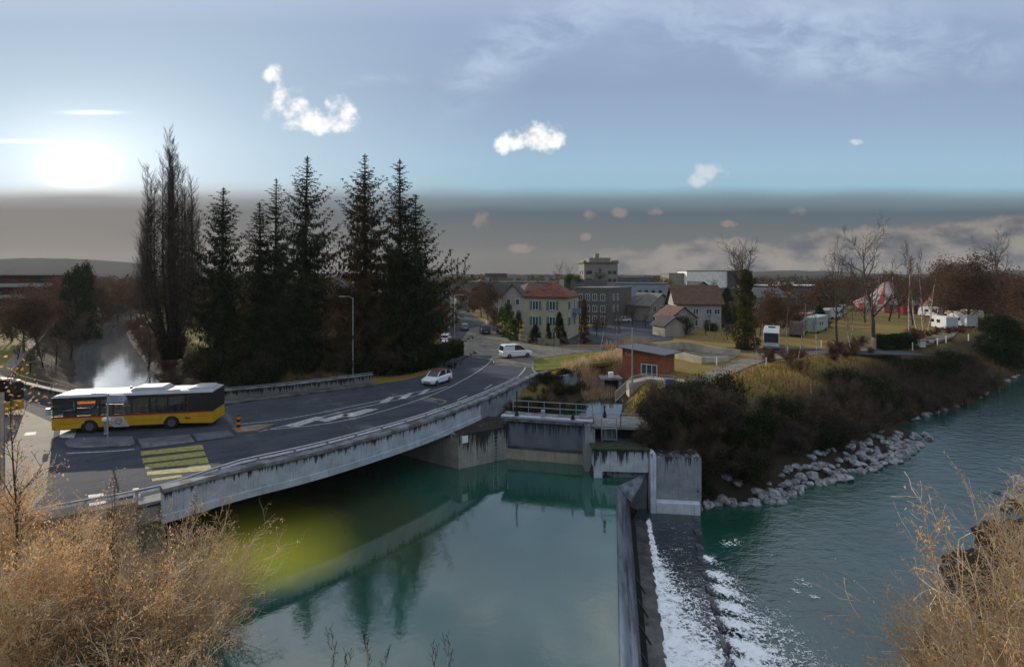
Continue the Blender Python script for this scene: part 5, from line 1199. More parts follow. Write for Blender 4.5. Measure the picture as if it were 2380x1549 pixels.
bld(1600, 655, 260, 16, 8, 0, 'small peach-coloured terrace houses left of the white hall', 'house', wallmat('render_peach', sl(150, 116, 92)), 'gable_x', rh=2, rmat=M_TILE_R, wins=wgrid('F', (-5, -2, 1, 4), (5, 2), 1.1, 1.2))
bld(2150, 700, 210, 14, 8, R(6), 'low pale barn behind the birches', 'barn', wallmat('render_peach2', sl(134, 112, 96)), 'gable_x', rh=1.5, rmat=M_COPE)
bld(2330, 668, 260, 30, 10, R(-8), 'white flat building glimpsed behind the trees on the far right', 'building', wallmat('render_white', sl(160, 158, 154)), name='building', wins=wgrid('F', (-10, -5, 0, 5, 10), (4, 1), 2, 1.2))
# behind the firs
bld(777, 682, 120, 6.5, 8, R(14), 'white gabled house shining through the gap between the firs', 'house', wallmat('render_white', sl(160, 158, 154)), 'gable_y', rh=3, rmat=M_TILE_D, wins=[('F', 0, 4.6, .8, 1.1, 0), ('F', -1.5, 1.6, 1, 1.3, 0), ('F', 1.5, 1.6, 1, 1.3, 0)])
bld(470, 712, 125, 11, 9, R(12), 'white house with red-brown roof right of the poplar', 'house', wallmat('render_white', sl(160, 158, 154)), 'gable_x', rh=2.4, rmat=M_TILE_B, wins=wgrid('F', (-3.5, 0, 3.5), (2.4, .3), 1.2, 1.3, 0))
bld(700, 700, 130, 10, 9, R(-5), 'pale house hidden behind the middle firs', 'house', wallmat('render_white', sl(160, 158, 154)), 'gable_x', rh=2.6, rmat=M_TILE_D, wins=wgrid('F', (-3, 0, 3), (3, .6), 1.1, 1.3, 0))
bld(900, 700, 135, 12, 9, R(8), 'pale house seen between the two rightmost firs', 'house', wallmat('render_white', sl(160, 158, 154)), 'gable_x', rh=2.6, rmat=M_TILE_B, wins=wgrid('F', (-4, -1, 2), (3, .6), 1.1, 1.3, 0))
bld(985, 705, 120, 10, 9, R(8), 'low grey house behind the parked cars', 'house', wallmat('render_grey_d', sl(92, 90, 88)), 'gable_x', rh=2.4, rmat=M_TILE_D, wins=wgrid('F', (-3, 0, 3), (2.4,), 1.1, 1.3, 0))
# terraced red building on the left edge
tb = bld(-90, 640, 130, 38, 18, R(10), 'dark red terraced apartment building with white balcony bands at the left edge', 'apartment block', wallmat('render_dark_red', sl(104, 50, 46)), name='apartment_block', oh=.1, wins=wgrid('F', tuple(range(-17, 18, 3)), (9.2, 6.2, 3.2, .4), 1.8, 1.6), pane=M_GLASS)
for k, z_ in enumerate((8.6, 5.6, 2.6)): MB().box(-19, 19 - k * .01, -11.2 - k * .9, -9.01, z_, z_ + .9).build('balcony', mat('balcony_white', sl(150, 148, 146), .8, .1), tb, world=False)
MB().box(-19.3, 19.3, -10.5, 9.3, 11.55, 11.9).build('eaves', mat('eaves_grey', sl(140, 138, 136), .8, .1), tb, world=False)
bld(20, 668, 165, 26, 14, R(10), 'lower dark red block with pale roof edge behind the brown trees', 'apartment block', wallmat('render_dark_red', sl(104, 50, 46)), name='apartment_block', oh=.4, rmat=M_COPE, wins=wgrid('F', tuple(range(-11, 12, 3)), (5, 2), 1.8, 1.4), pane=M_GLASS)
# more roofs packed between the landmark houses
_ext = [(1080, 668, 210, 11, 'dark-roofed house far up the road on the left side'), (1118, 655, 240, 14, 'long low house beyond the brown trees by the road'), (1235, 668, 165, 10, 'dark-roofed house directly behind the red roof, left'), (1372, 662, 170, 11, 'brown-roofed house behind the dark grey block'),
    (1545, 668, 175, 10, 'small white house between the blue block and the hall'), (1590, 690, 140, 9, 'low brown-roofed house left of the broad brown roof'), (1700, 684, 150, 10, 'grey-roofed house between brown roof and ivy-clad tree'), (1735, 672, 190, 12, 'brown-roofed house behind the ivy-clad tree'),
    (1815, 684, 165, 11, 'white house behind the reddish saplings'), (1880, 682, 180, 12, 'low house with brown roof behind the trailers'), (1520, 700, 128, 8, 'small house with dark roof at the right end of the yard'), (1950, 676, 200, 13, 'low dark-roofed house left of the tent'), (2110, 668, 230, 12, 'pale house behind the tent, right'), (2265, 690, 170, 11, 'brown-roofed house behind the rust-brown tree')]
for i_, (px_, ty_, Y_, w_, lb_) in enumerate(_ext):
    bld(px_, ty_ + 9, Y_, w_, 8, R((-18, 12, 30, -6)[i_ % 4]), lb_, 'house', [wallmat('render_white', sl(160, 158, 154)), wallmat('render_pale_beige', sl(156, 150, 140)), wallmat('render_grey_d', sl(92, 90, 88))][i_ % 3], ('gable_x', 'gable_y', 'hip')[i_ % 3], rh=2.8, rmat=[M_TILE_D, M_TILE_B, M_ROOFG][(i_ * 2) % 3], wins=wgrid('F', (-w_ * .3, 0, w_ * .3), (2.6, .4), 1.1, 1.2, 0))
# brick-red plank hut
fl_, fr_ = Vector(P2(1446, 866)), Vector(P2(1537, 876)); dv_ = fr_ - fl_; w_ = dv_.length; nn_ = Vector((-dv_.y, dv_.x)).normalized(); cc_ = (fl_ + fr_) / 2 + nn_ * 2.5
hut = thing('hut', 'red-brown brick hut with slanting metal roof and three-part window', 'hut', (cc_.x, cc_.y, 0), math.atan2(dv_.y, dv_.x))
m, g = newmat('hut_boards'); p = objc(g); x, y, z = g.sep(p)
n1 = g.noise(g.comb(x * 1.2, y * 1.2, z * 9), 2.0, 5, .65); n2 = g.noise(p, .8, 4)
lines_ = g.smooth(g.math('FRACT', z * 5.5), .93, 1.0)
c = g.mix(g.smooth(n1 * .6 + n2 * .4, .38, .62), sl(118, 66, 48), sl(158, 94, 66)); c = g.mix(lines_ * .7, c, sl(50, 28, 22)); b = pbsdf(g, c, .8, 0, .2, n1 - lines_, .4, .02); finish(g, b)
a_, b_ = w_ / 2, 2.5
MB().add([(-a_, -b_, -.6), (a_, -b_, -.6), (a_, b_, -.6), (-a_, b_, -.6), (-a_, -b_, 2.95), (a_, -b_, 2.45), (a_, b_, 2.2), (-a_, b_, 2.7)], [(0, 3, 2, 1), (4, 5, 6, 7), (0, 1, 5, 4), (1, 2, 6, 5), (2, 3, 7, 6), (3, 0, 4, 7)]).build('wall', m, hut, world=False)
ra = MB().add([(x_, y_, z_) for x_, y_, z_ in ((-a_ - .55, -b_ - .7, 3.08), (a_ + .5, -b_ - .7, 2.52), (a_ + .9, b_ + .5, 2.2), (-a_ - .3, b_ + .5, 2.78), (-a_ - .55, -b_ - .7, 3.18), (a_ + .5, -b_ - .7, 2.62), (a_ + .9, b_ + .5, 2.3), (-a_ - .3, b_ + .5, 2.88))], [(0, 3, 2, 1), (4, 5, 6, 7), (0, 1, 5, 4), (1, 2, 6, 5), (2, 3, 7, 6), (3, 0, 4, 7)]).build('roof', mat('roof_zinc', sl(84, 84, 90), .5, .15, 1.5, metal=.2), hut, world=False)
wz = MB()
for x_ in (-.02, .60, 1.22, 1.80): wz.box(x_ - .04, x_ + .04, -b_ - .07, -b_ - .01, .10, 1.25)
wz.box(-.06, 1.84, -b_ - .09, -b_ - .01, 1.25, 1.33); wz.box(-.06, 1.84, -b_ - .09, -b_ - .01, .02, .10)
wf = wz.build('window', M_FRAME, hut, world=False); MB().box(0, 1.8, -b_ - .03, -b_ + .02, .10, 1.25).build('pane', M_PANE, wf, world=False)
lg = MB(); lg.box(-a_ + .42, -a_ + .50, -b_ - .05, -b_ - .01, 2.0, 2.4); lg.box(-a_ + .36, -a_ + .56, -b_ - .05, -b_ - .01, 2.42, 2.47)
for k in range(2):
    cx_ = -a_ + .78 + k * .36; lg.tube([(cx_ + .11 * math.cos(t_), -b_ - .04, 2.18 + .16 * math.sin(t_)) for t_ in [2 * math.pi * j / 16 for j in range(17)]], .035, 5)
lg.build('lettering', mat('letter_pink', sl(196, 166, 158), .6, .05), hut, world=False)
cab = MB().box(-.5, .5, -.35, .35, -.5, 1.1); q = P(1555, 905); o = cab.build('electric_cabinet', mat('cabinet_blue', sl(74, 80, 110), .6, .1)); o.location = (q[0], q[1], 0); tag(o, 'dull blue cabinet by the terrace railing of the brick hut', 'cabinet')
# ================================================================ VEGETATION
def seg_mesh(segs, sides=3):
    P0 = np.array([s[0] for s in segs], float); P1 = np.array([s[1] for s in segs], float)
    r0 = np.array([s[2] for s in segs]); r1 = np.array([s[3] for s in segs])
    d = P1 - P0; d /= np.maximum(np.linalg.norm(d, axis=1, keepdims=True), 1e-9)
    up = np.where(np.abs(d[:, 2:3]) < .9, np.array([[0, 0, 1.]]), np.array([[0, 1., 0]]))
    a = np.cross(d, up); a /= np.linalg.norm(a, axis=1, keepdims=True); b_ = np.cross(a, d)
    N = len(segs); V_ = np.zeros((N, 2, sides, 3))
    for j in range(sides):
        t = 2 * math.pi * j / sides; o_ = a * math.cos(t) + b_ * math.sin(t)
        V_[:, 0, j] = P0 + o_ * r0[:, None]; V_[:, 1, j] = P1 + o_ * r1[:, None]
    base = (np.arange(N) * 2 * sides)[:, None]
    F_ = np.concatenate([base + np.array([[j, (j + 1) % sides, sides + (j + 1) % sides, sides + j]]) for j in range(sides)])
    return V_.reshape(-1, 3), F_
def quads(C, size, rng, asp=.5, dirs=None, spread=1.0):
    """one small leaf-like quad per centre; dirs bends the long axis towards a direction"""
    C = np.asarray(C, float); N = len(C)
    a = rng.normal(size=(N, 3)) * spread
    if dirs is not None: a = a + dirs
    a /= np.linalg.norm(a, axis=1, keepdims=True); b_ = np.cross(a, rng.normal(size=(N, 3))); b_ /= np.linalg.norm(b_, axis=1, keepdims=True)
    s_ = size * rng.uniform(.6, 1.4, (N, 1)); a = a * s_; b_ = b_ * s_ * asp
    V_ = np.stack([C - a, C + b_ * .9 - a * .1, C + a, C - b_ * .9 + a * .1], 1).reshape(-1, 3)
    return V_, np.arange(N * 4).reshape(N, 4)
def grow(out, p, d, L_, r, lv, c, rng, tips=None):
    n = c['n'][lv]; st_ = L_ / n; last = lv == len(c['n']) - 1
    for i in range(n):
        f = (i + 1) / n
        d = (d + Vector((rng.gauss(0, 1), rng.gauss(0, 1), rng.gauss(0, 1))) * c['wander'][lv] + Vector((0, 0, c['up'][lv]))).normalized()
        q = p + d * st_; ra = r * (1 - (f - 1 / n) * c['taper']); rb = max(r * (1 - f * c['taper']), c['rmin'])
        out.append((tuple(p), tuple(q), ra, rb, lv)); p = q
        if last:
            if tips is not None: tips.append(tuple(q))
        elif f > c['start'][lv]:
            k = c['kids'][lv]; k = int(k) + (rng.random() < k - int(k))
            for _ in range(k):
                ang = R(c['ang'][lv] * rng.uniform(.7, 1.3)); ax = d.cross(Vector((rng.gauss(0, 1), rng.gauss(0, 1), rng.gauss(0, 1)))).normalized()
                dd = Matrix.Rotation(ang, 3, ax) @ d
                grow(out, p, dd, L_ * c['ratio'][lv] * rng.uniform(.6, 1.15) * (1 - c.get('shape', .45) * f), min(rb * .75, r * c['rr'][lv]), lv + 1, c, rng, tips)
def split_tree(name, label, cat, segs, bark, crown_m, lim=1, leaves=None, leaf_m=None, sides=5, group=None, loc=(0, 0, 0)):
    t = thing(name, label, cat, loc, 0, group)
    V_, F_ = seg_mesh([s for s in segs if s[4] <= lim - 1], sides); amesh('trunk', V_, F_, bark, t, True)
    fine = [s for s in segs if s[4] > lim - 1]
    if fine:
        V_, F_ = seg_mesh(fine, 3); cr_ = amesh('crown', V_, F_, crown_m, t)
        if leaves is not None: amesh('foliage', leaves[0], leaves[1], leaf_m, cr_)
    elif leaves is not None: amesh('crown', leaves[0], leaves[1], leaf_m, t)
    return t
M_BARK = mat('bark_brown', sl(74, 66, 58), .95, .3, 2.0, bump=.6, bscale=14)
M_BARKD = mat('bark_dark', sl(48, 44, 40), .95, .3, 2.0, bump=.6, bscale=14)
M_TWIG = mat('twig_brown', sl(92, 76, 62), .9, .3, .6, sl(62, 54, 46))
M_TWIGR = mat('twig_reddish', sl(112, 76, 56), .9, .3, .6, sl(76, 54, 44))
M_BIRCH = mat('bark_birch', sl(196, 190, 180), .8, .1, 3.0, sl(110, 104, 98))
M_TWIGP = mat('twig_straw', sl(238, 214, 176), .8, .2, .8, sl(176, 146, 108))
M_NEED = leafmat('needles_dark', sl(62, 68, 46), sl(34, 42, 30), .5, .2)
M_NEEDB = leafmat('needles_brownish', sl(84, 68, 44), sl(44, 44, 30), .5, .2)
M_LEAFD = leafmat('leaf_dark_green', sl(48, 62, 34), sl(24, 34, 20), .8, .2)
M_LEAFG = leafmat('leaf_green', sl(84, 100, 40), sl(46, 60, 26), .8, .3)
M_LEAFB = leafmat('leaf_brown', sl(104, 82, 64), sl(66, 56, 46), .8, .3)
M_LEAFR = leafmat('leaf_rust', sl(106, 78, 60), sl(68, 52, 42), .8, .3)
M_STRAW = leafmat('leaf_straw', sl(236, 196, 146), sl(158, 116, 74), 1.2, .45)
M_STRAW2 = leafmat('leaf_ochre', sl(216, 184, 128), sl(134, 120, 78), 1.2, .45)

# ---- spruces
def conifer(seed, H, Rm, label, loc, thin=0.0, mat_=None):
    rg = np.random.default_rng(seed); pr = random.Random(seed)
    t = thing('fir_tree', label, 'fir tree', loc, 0, 'firs beyond the bridge')
    lean = rg.normal(size=2) * .012
    tp = [(lean[0] * z * z / H, lean[1] * z * z / H, z) for z in np.linspace(0, H, 14)]
    MB().tube(tp, [.30 * (1 - i / 14) + .035 for i in range(14)], 7).build('trunk', M_BARKD, t, world=False)
    segs = []; C = []; D = []; SZ = []
    z = H * .985; 
    while z > H * .10:
        f = (H - z) / H
        prof = Rm * 1.50 * min(1.0, (f / .42) ** .85) * (1 - .08 * max(0, f - .6))
        nb = 4 if f < .1 else 6
        off = pr.random() * 6.28; tier = pr.uniform(.48, 1.12); skew = pr.uniform(0, 6.28)
        for k in range(nb):
            if pr.random() < thin * (.4 + .6 * (f < .45)): continue
            a = off + 6.283 * k / nb + pr.uniform(-.35, .35); L_ = prof * tier * pr.uniform(.60, 1.12) * (1 + .22 * math.cos(a - skew)) * (1 if pr.random() > .10 else 1.22) + .15
            dx_, dy_ = math.cos(a), math.sin(a); x0, y0 = lean[0] * z * z / H, lean[1] * z * z / H
            n = max(3, int(L_ / .42)); pp = (x0, y0, z); slope0 = .45 - .75 * min(1, f * 1.7); 
            for i in range(1, n + 1):
                s_ = i / n; zz = z + L_ * (slope0 * s_ + .22 * s_ * s_ * (1 if f > .12 else 0) - .18 * math.sin(s_ * 3.14) * min(1, f * 3))
                q = (x0 + dx_ * L_ * s_, y0 + dy_ * L_ * s_, zz); segs.append((pp, q, .045 * (1 - s_ * .6), .04 * (1 - s_ * .7), 1)); 
                w_ = (.25 + .75 * math.sin(min(1, s_ * 1.15) * 2.7)) * min(1.0, .22 + L_ / 2.8)
                for j in range(7 if L_ > .8 else 2):
                    h_ = pr.uniform(.12, .85) * w_ * (.40 + min(1, f * 2)); u_ = pr.random() * .42
                    C.append((q[0] - dx_ * u_ + pr.gauss(0, .07), q[1] - dy_ * u_ + pr.gauss(0, .07), q[2] - h_ * .5)); D.append((dx_ * .3, dy_ * .3, -1.4)); SZ.append(max(.12, h_ * .62))
                for sg in (-1, 1):
                    for j in range(3 if L_ > .8 else 1):
                        e = pr.uniform(.08, .70) * w_; u_ = pr.random() * .42; C.append((q[0] - dx_ * u_ - dy_ * sg * e, q[1] - dy_ * u_ + dx_ * sg * e, q[2] - e * .25)); D.append((dx_ * .9 - dy_ * sg * .9, dy_ * .9 + dx_ * sg * .9, -.35)); SZ.append(.13 + .12 * w_)
                pp = q
        z -= pr.uniform(.30, .62) * (.75 + .4 * f)
    V_, F_ = seg_mesh(segs, 3); cr_ = amesh('crown', V_, F_, M_BARKD, t)
    C = np.array(C); SZ = np.array(SZ)[:, None]; N = len(C); D = np.array(D)
    a = D + rg.normal(size=(N, 3)) * .28; a /= np.linalg.norm(a, axis=1, keepdims=True); b_ = np.cross(a, rg.normal(size=(N, 3))); b_ /= np.linalg.norm(b_, axis=1, keepdims=True)
    a = a * SZ * .62; b_ = b_ * SZ * .24
    V_ = np.stack([C - a, C + b_ - a * .3, C + a, C - b_ - a * .3], 1).reshape(-1, 3)
    amesh('needles', V_, np.arange(N * 4).reshape(N, 4), mat_ or M_NEED, cr_)
    return t
for i, (px_, top, Y, Rm, thin, lb, mt) in enumerate([
        (515, 434, 66, 3.1, .12, 'leftmost fir of the row, broad and ragged, next to the poplar', None),
        (607, 470, 67, 2.3, .05, 'narrow dense fir leaning against its thin taller neighbour', None),
        (640, 414, 69, 2.6, .42, 'thin see-through fir, third from the left in the row', None),
        (707, 361, 63, 3.4, .18, 'tall dense fir in the middle of the row', None),
        (847, 357, 62, 3.7, .15, 'tallest and widest fir with a reddish lower trunk', M_NEEDB),
        (930, 367, 62, 2.8, .34, 'tall thin fir with a bare upper trunk, second from the right', None),
        (966, 452, 64, 3.6, .14, 'rightmost fir of the row, sloping down towards the parked cars', None)]):
    q = Q(px_, top, Y); conifer(11 + i * 7, q[2] - .0, Rm, lb, (q[0], Y, 0), thin, mt)
# ---- poplar
pr = random.Random(4)
segs = []; 
cP = dict(n=[14, 5, 3], wander=[.035, .07, .08], up=[.10, .10, .12], taper=.7, rmin=.013, start=[.12, .1, 0], kids=[2.4, 1.6, 0], ang=[22, 24, 20], ratio=[.26, .45, .4], rr=[.3, .5, .5], shape=.35)
Yp = 73; Hp = 11.5 + (640 - 309) / 1190 * Yp
for (dx_, h_, s_) in [(.35, 1.0, 0), (-.9, .86, 1), (-.35, .93, 2), (1.0, .95, 3), (-2.2, .77, 4), (1.9, .74, 5), (-1.4, .80, 6), (2.7, .62, 7), (-3.0, .66, 8), (.1, .86, 9), (.7, .9, 10), (3.2, .55, 11), (-3.3, .5, 12), (1.4, .82, 13), (-3.4, .62, 14), (3.0, .68, 15), (-1.9, .84, 16), (2.4, .72, 17), (-1.1, .9, 18), (1.6, .86, 19), (-2.4, .7, 20), (.0, .78, 21), (2.0, .8, 22), (-.6, .7, 23), (.9, .66, 24)]:
    yy = pr.uniform(-1.6, 1.6); b0 = Vector((dx_ * .28, yy * .3, 0)); L_ = Hp * h_
    pts_ = [b0 + Vector((dx_ * .86 * sm(0, .5, t_), yy * 1.2 * sm(0, .5, t_), L_ * t_)) for t_ in np.linspace(0, 1, 22)]
    for i in range(21):
        rb_ = .22 if abs(dx_) < 1.2 else .12; r0 = rb_ * (1 - i / 21) ** .9 + .012; segs.append((tuple(pts_[i]), tuple(pts_[i + 1]), r0, rb_ * (1 - (i + 1) / 21) ** .9 + .01, 0))
        if i > 3:
            for _ in range(9 if i > 8 else 5):
                d0 = (pts_[i + 1] - pts_[i]).normalized(); ax = d0.cross(Vector((pr.gauss(0, 1), pr.gauss(0, 1), 0))).normalized()
                grow(segs, pts_[i].lerp(pts_[i + 1], pr.random()), Matrix.Rotation(R(pr.uniform(22, 48)), 3, ax) @ d0, pr.uniform(1.2, 3.6) * (1.15 - i / 30), .020, 0 + 1, cP, pr)
rg = np.random.default_rng(8)
N = 15000; th = rg.uniform(0, 6.28, N); zz = Hp * .66 * rg.uniform(0, 1, N) ** 2.1; rr = (1.3 + 2.2 * np.sin(np.clip(zz / (Hp * .62), 0, 1) * 2.2)) * np.sqrt(rg.uniform(.0, 1, N))
lv = quads(np.stack([rr * np.cos(th), rr * np.sin(th), zz], 1), .13, rg, .4)
split_tree('poplar_tree', 'tall bare poplar with many upright branches and dark ivy low down', 'poplar', segs, M_BARKD, M_TWIG, 1, lv, leafmat('ivy_dark', sl(48, 48, 38), sl(28, 29, 24), .8, .1), 5, loc=((400 - 1189.5) / FP * Yp, Yp, -.3))

# ---- prototypes of bare, brown and evergreen trees (first copies stand in the scene too)
def bare(seed, H, trunk_r, spread=42, name='bare_tree', tw=None, bk=None, leaves=0, lm=None, ls=.12, up=.10, kids=(1.7, 1.5, 1.3), rmin=.018, start=.28, ratio=.52, lsd=.12):
    pr = random.Random(seed); segs = []; tips = []
    c = dict(n=[13, 7, 5, 3], wander=[.05, .12, .16, .2], up=[.06, up, up * .8, .05], taper=.86, rmin=rmin, start=[start, .18, .1, 0], kids=[*kids, 0], ang=[spread, 38, 36, 30], ratio=[ratio, .50, .48, .4], rr=[.42, .5, .5, .5], shape=.42)
    grow(segs, Vector((0, 0, -.3)), Vector((0, 0, 1)), H, trunk_r, 0, c, pr, tips)
    lv = None
    if leaves:
        rg = np.random.default_rng(seed); T = np.array(tips); k = rg.integers(0, len(T), leaves); lv = quads(T[k] + rg.normal(size=(leaves, 3)) * lsd * 2, ls, rg, .6)
    return split_tree(name, 'x', 'tree', segs, bk or M_BARK, tw or M_TWIG, 1, lv, lm)
def place(proto, lst, group=None, first=[None]):
    """lst: (px, py base or None, Y or None, height px top, label)"""
    for i, (loc, rz, sc, lb) in enumerate(lst):
        o = proto if i == 0 else dup(proto, loc, rz, sc)
        if i == 0: kids(proto); o.location = loc; o.rotation_euler = (0, 0, rz); o.scale = (sc, sc, sc) if not isinstance(sc, tuple) else sc
        o['label'] = lb
        if group: o['group'] = group
def at(px_, Y, top, H, z=None):
    """place at photo column px_ and depth Y, scaled so that the top reaches photo row top"""
    x_ = (px_ - 1189.5) / FP * Y; zb = hz(x_, Y) if z is None else z
    zt_ = HC - (top - 640) / FP * Y
    return (x_, Y, zb), max(.2, (zt_ - zb) / H)
def put(px_, Y, top, H, rz, lb, sq=1.0):
    l_, s_ = at(px_, Y, top, H); return (l_, rz, (s_ * sq, s_ * sq, s_), lb)
tA = bare(21, 15, .34, 46); tB = bare(34, 15, .3, 38, rmin=.02); 
place(tA, [put(2030, 84, 566, 15.5, .3, 'large dark bare tree in front of the circus tent', 1.05), put(2322, 128, 574, 15.5, 2.0, 'wide bare tree crown rising on the far right skyline', .95),
           put(1305, 225, 620, 15.5, 1.0, 'small bare tree on the skyline left of the high-rise', .8), put(1318, 235, 626, 15.5, 4.0, 'second small bare tree on the skyline left of the high-rise', .8)])
place(tB, [put(1945, 84, 600, 15.5, .5, 'slim bare tree left of the large dark bare tree', .75), put(1765, 96, 700, 15.5, 2.5, 'leaning bare tree behind the ivy-clad trunk', 1.0), put(2190, 118, 640, 15.5, 1.4, 'bare tree behind the birches', 1), put(2290, 150, 640, 15.5, 3.0, 'bare tree to the left of the wide crown on the far right', 1)])
# birches
tC = bare(55, 16, .17, 22, 'birch_tree', M_TWIGR, M_BIRCH, up=.22, kids=(1.6, 1.3, 1.0), start=.3, ratio=.30)
place(tC, [put(2112, 100, 588, 16, .2, 'tallest pale birch stem with a long bent side limb'), put(2132, 101, 596, 16, 1.7, 'second birch of the close group beside the gravel drive'), put(2146, 102, 604, 16, 2.9, 'third birch of the close group beside the gravel drive'), put(2156, 104, 622, 16, 4.4, 'shortest birch on the right of the close group')], 'birches by the tent')
# ivy-clad tree
pr = random.Random(9); segs = []; c = dict(n=[12, 7, 5, 3], wander=[.03, .12, .16, .2], up=[.05, .12, .08, .05], taper=.8, rmin=.02, start=[.72, .15, .1, 0], kids=[3.2, 1.5, 1.3, 0], ang=[50, 38, 36, 30], ratio=[.42, .5, .5, .4], rr=[.45, .5, .5, .5], shape=.2)
grow(segs, Vector((0, 0, -.3)), Vector((0, 0, 1)), 13.2, .42, 0, c, pr)
rg = np.random.default_rng(3); N = 6500; zz = rg.uniform(0, 12.4, N); th = rg.uniform(0, 6.28, N); rr = (1.75 + .5 * np.sin(zz * 1.9 + th) + .5 * np.sin(zz * .9 + 2 * th) - .08 * zz) * np.sqrt(rg.uniform(.3, 1, N)); rr = np.where(zz > 11, rr * .7, rr)
lv = quads(np.stack([rr * np.cos(th), rr * np.sin(th), zz], 1), .17, rg, .7)
t = split_tree('ivy_clad_tree', 'tree wrapped in green ivy to its fork, bare branches above, beside the white camper', 'tree', segs, M_BARK, M_TWIG, 1, lv, leafmat('leaf_ivy', sl(86, 92, 42), sl(60, 52, 32), .8, .3), 5)
l_, s_ = at(1731, 80, 576, 15.8); t.location = l_; t.scale = (s_, s_, s_)
# brown-leaved and twiggy round trees
tD = bare(61, 9, .2, 50, 'brown_tree', M_TWIGR, M_BARK, 7000, M_LEAFB, .13, start=.2, ratio=.55, lsd=.25)
tE = bare(67, 9, .2, 44, 'brown_tree', M_TWIG, M_BARK, 3500, M_LEAFR, .12, start=.2, ratio=.5, lsd=.3)
tF = bare(71, 9, .2, 40, 'grey_tree', M_TWIG, M_BARKD, 0, start=.15, ratio=.5)
lst = [(1135, 122, 668, 'round brown tree between the road and the white gabled house'), (1118, 140, 672, 'brown tree behind the round one by the road'), (1147, 108, 722, 'small orange-brown tree by the garden fence end'),
       (2250, 112, 625, 'big rust-brown tree above the white box trailers'), (2225, 125, 640, 'brown tree left of the rust-brown one'), (2275, 130, 650, 'brown tree behind the cream caravan'), (1800, 92, 700, 'brown thicket tree behind the white camper'), (1840, 98, 715, 'second brown tree behind the white camper'),
       (1775, 100, 720, 'low brown tree right of the ivy-clad trunk'), (55, 78, 705, 'brown tree at the left edge above the canal road'), (90, 84, 690, 'brown tree beside the canal road, second from the left'), (28, 90, 700, 'brown tree in front of the red terraced building'), (235, 150, 675, 'reddish tree on the bend of the canal'),
       (270, 170, 668, 'tree above the far bend of the canal'), (305, 175, 676, 'reddish tree right of the canal bend'), (330, 140, 670, 'brown tree left of the poplar'), (120, 110, 700, 'brown tree behind the towpath'), (150, 125, 668, 'brown tree next to the tall evergreens on the left')]
place(tD, [put(a, Y, tp_, 9.2, i * 1.3, lb, 1.15) for i, (a, Y, tp_, lb) in enumerate(lst)], 'brown trees')
lst = [(1905, 150, 655, 'brown tree behind the slim bare tree'), (1985, 175, 652, 'brown tree left of the tent top'), (2070, 190, 640, 'brown tree behind the tent masts'), (2180, 140, 622, 'tall brown tree behind the birch group'), (2210, 160, 628, 'tall brown tree on the skyline right of the birches'), (2350, 115, 655, 'brown tree at the right edge'), (2088, 138, 668, 'brown tree in front of the right end of the tent'), (2372, 100, 670, 'brown tree cut by the right edge'),
       (1660, 140, 690, 'brown shrub tree beside the dark-roofed gable'), (1560, 140, 700, 'brown tree beside the black hedge'), (1540, 190, 652, 'brown tree between blue block and hall'), (1330, 118, 690, 'rusty tree behind the red roof corner'), (870, 78, 700, 'rusty tree between the two tallest firs'), (800, 80, 710, 'brown tree behind the street lamp'), (760, 85, 720, 'brown tree under the middle fir'), (1000, 90, 720, 'brown tree beyond the last fir')]
place(tE, [put(a, Y, tp_, 9.2, i * 1.7, lb, 1.1) for i, (a, Y, tp_, lb) in enumerate(lst)], 'rust-coloured trees')
lst = [(1500, 110, 722, 'small grey bare tree on the yard in front of the blue block'), (1440, 104, 720, 'grey bare tree in front of the brown-grey block'), (1385, 96, 730, 'grey bare tree left of the yard'), (1470, 118, 700, 'grey bare tree at the back of the yard'), (1530, 112, 730, 'grey bare tree beside the garage house'), (1590, 96, 750, 'grey bare tree in front of the garage house'), (1640, 100, 735, 'grey bare tree before the brown-roofed house'), (1690, 92, 740, 'grey bare tree next to the ivy-clad tree'), (1700, 125, 690, 'grey bare tree right of the brown roof'),
       (1860, 105, 715, 'grey bare tree above the trailer row'), (1885, 120, 700, 'grey bare tree behind the trailer row'), (2066, 130, 662, 'grey bare tree in front of the tent mast'), (2010, 125, 672, 'grey bare tree at the left end of the tent'), (2120, 120, 668, 'grey bare tree between tent and lorries')]
_tw = [(1095, 200, 672), (1235, 150, 678), (1255, 180, 662), (1290, 150, 670), (1360, 150, 655), (1385, 135, 680), (1448, 165, 668), (1510, 180, 650), (1535, 150, 676), (1556, 170, 662), (1572, 130, 700), (1605, 160, 668), (1612, 118, 716), (1648, 170, 660), (1672, 190, 655), (1705, 160, 676), (1722, 130, 690), (1790, 160, 672), (1812, 190, 662), (1835, 150, 682), (1870, 170, 664), (1930, 190, 655), (1960, 160, 668), (2000, 200, 650), (2160, 180, 640), (2235, 190, 630), (2262, 170, 636), (2300, 190, 628), (2340, 180, 634), (2360, 150, 640)]
_nm = ['above the far road', 'left of the red roof ridge', 'behind the red roof', 'right of the red roof ridge', 'left of the high-rise', 'before the dark grey block roof', 'right of the high-rise', 'over the blue block', 'at the right end of the blue block', 'beside the far terrace houses', 'above the small garage', 'left of the white hall', 'behind the garage houses', 'before the white hall', 'under the white hall wall', 'right of the brown roof', 'left of the ivy-clad tree', 'right of the ivy-clad tree', 'before the dark factory', 'below the factory roof edge', 'before the factory wing', 'behind the slim bare tree crown', 'left of the tent flank', 'behind the large dark bare tree', 'right of the tent', 'behind the tall brown trees', 'above the white box trailers', 'left of the far right crown', 'right of the far right crown', 'at the right picture edge']
lst += [(a_, b_, c_, 'distant grey bare tree ' + n_) for (a_, b_, c_), n_ in zip(_tw, _nm)]
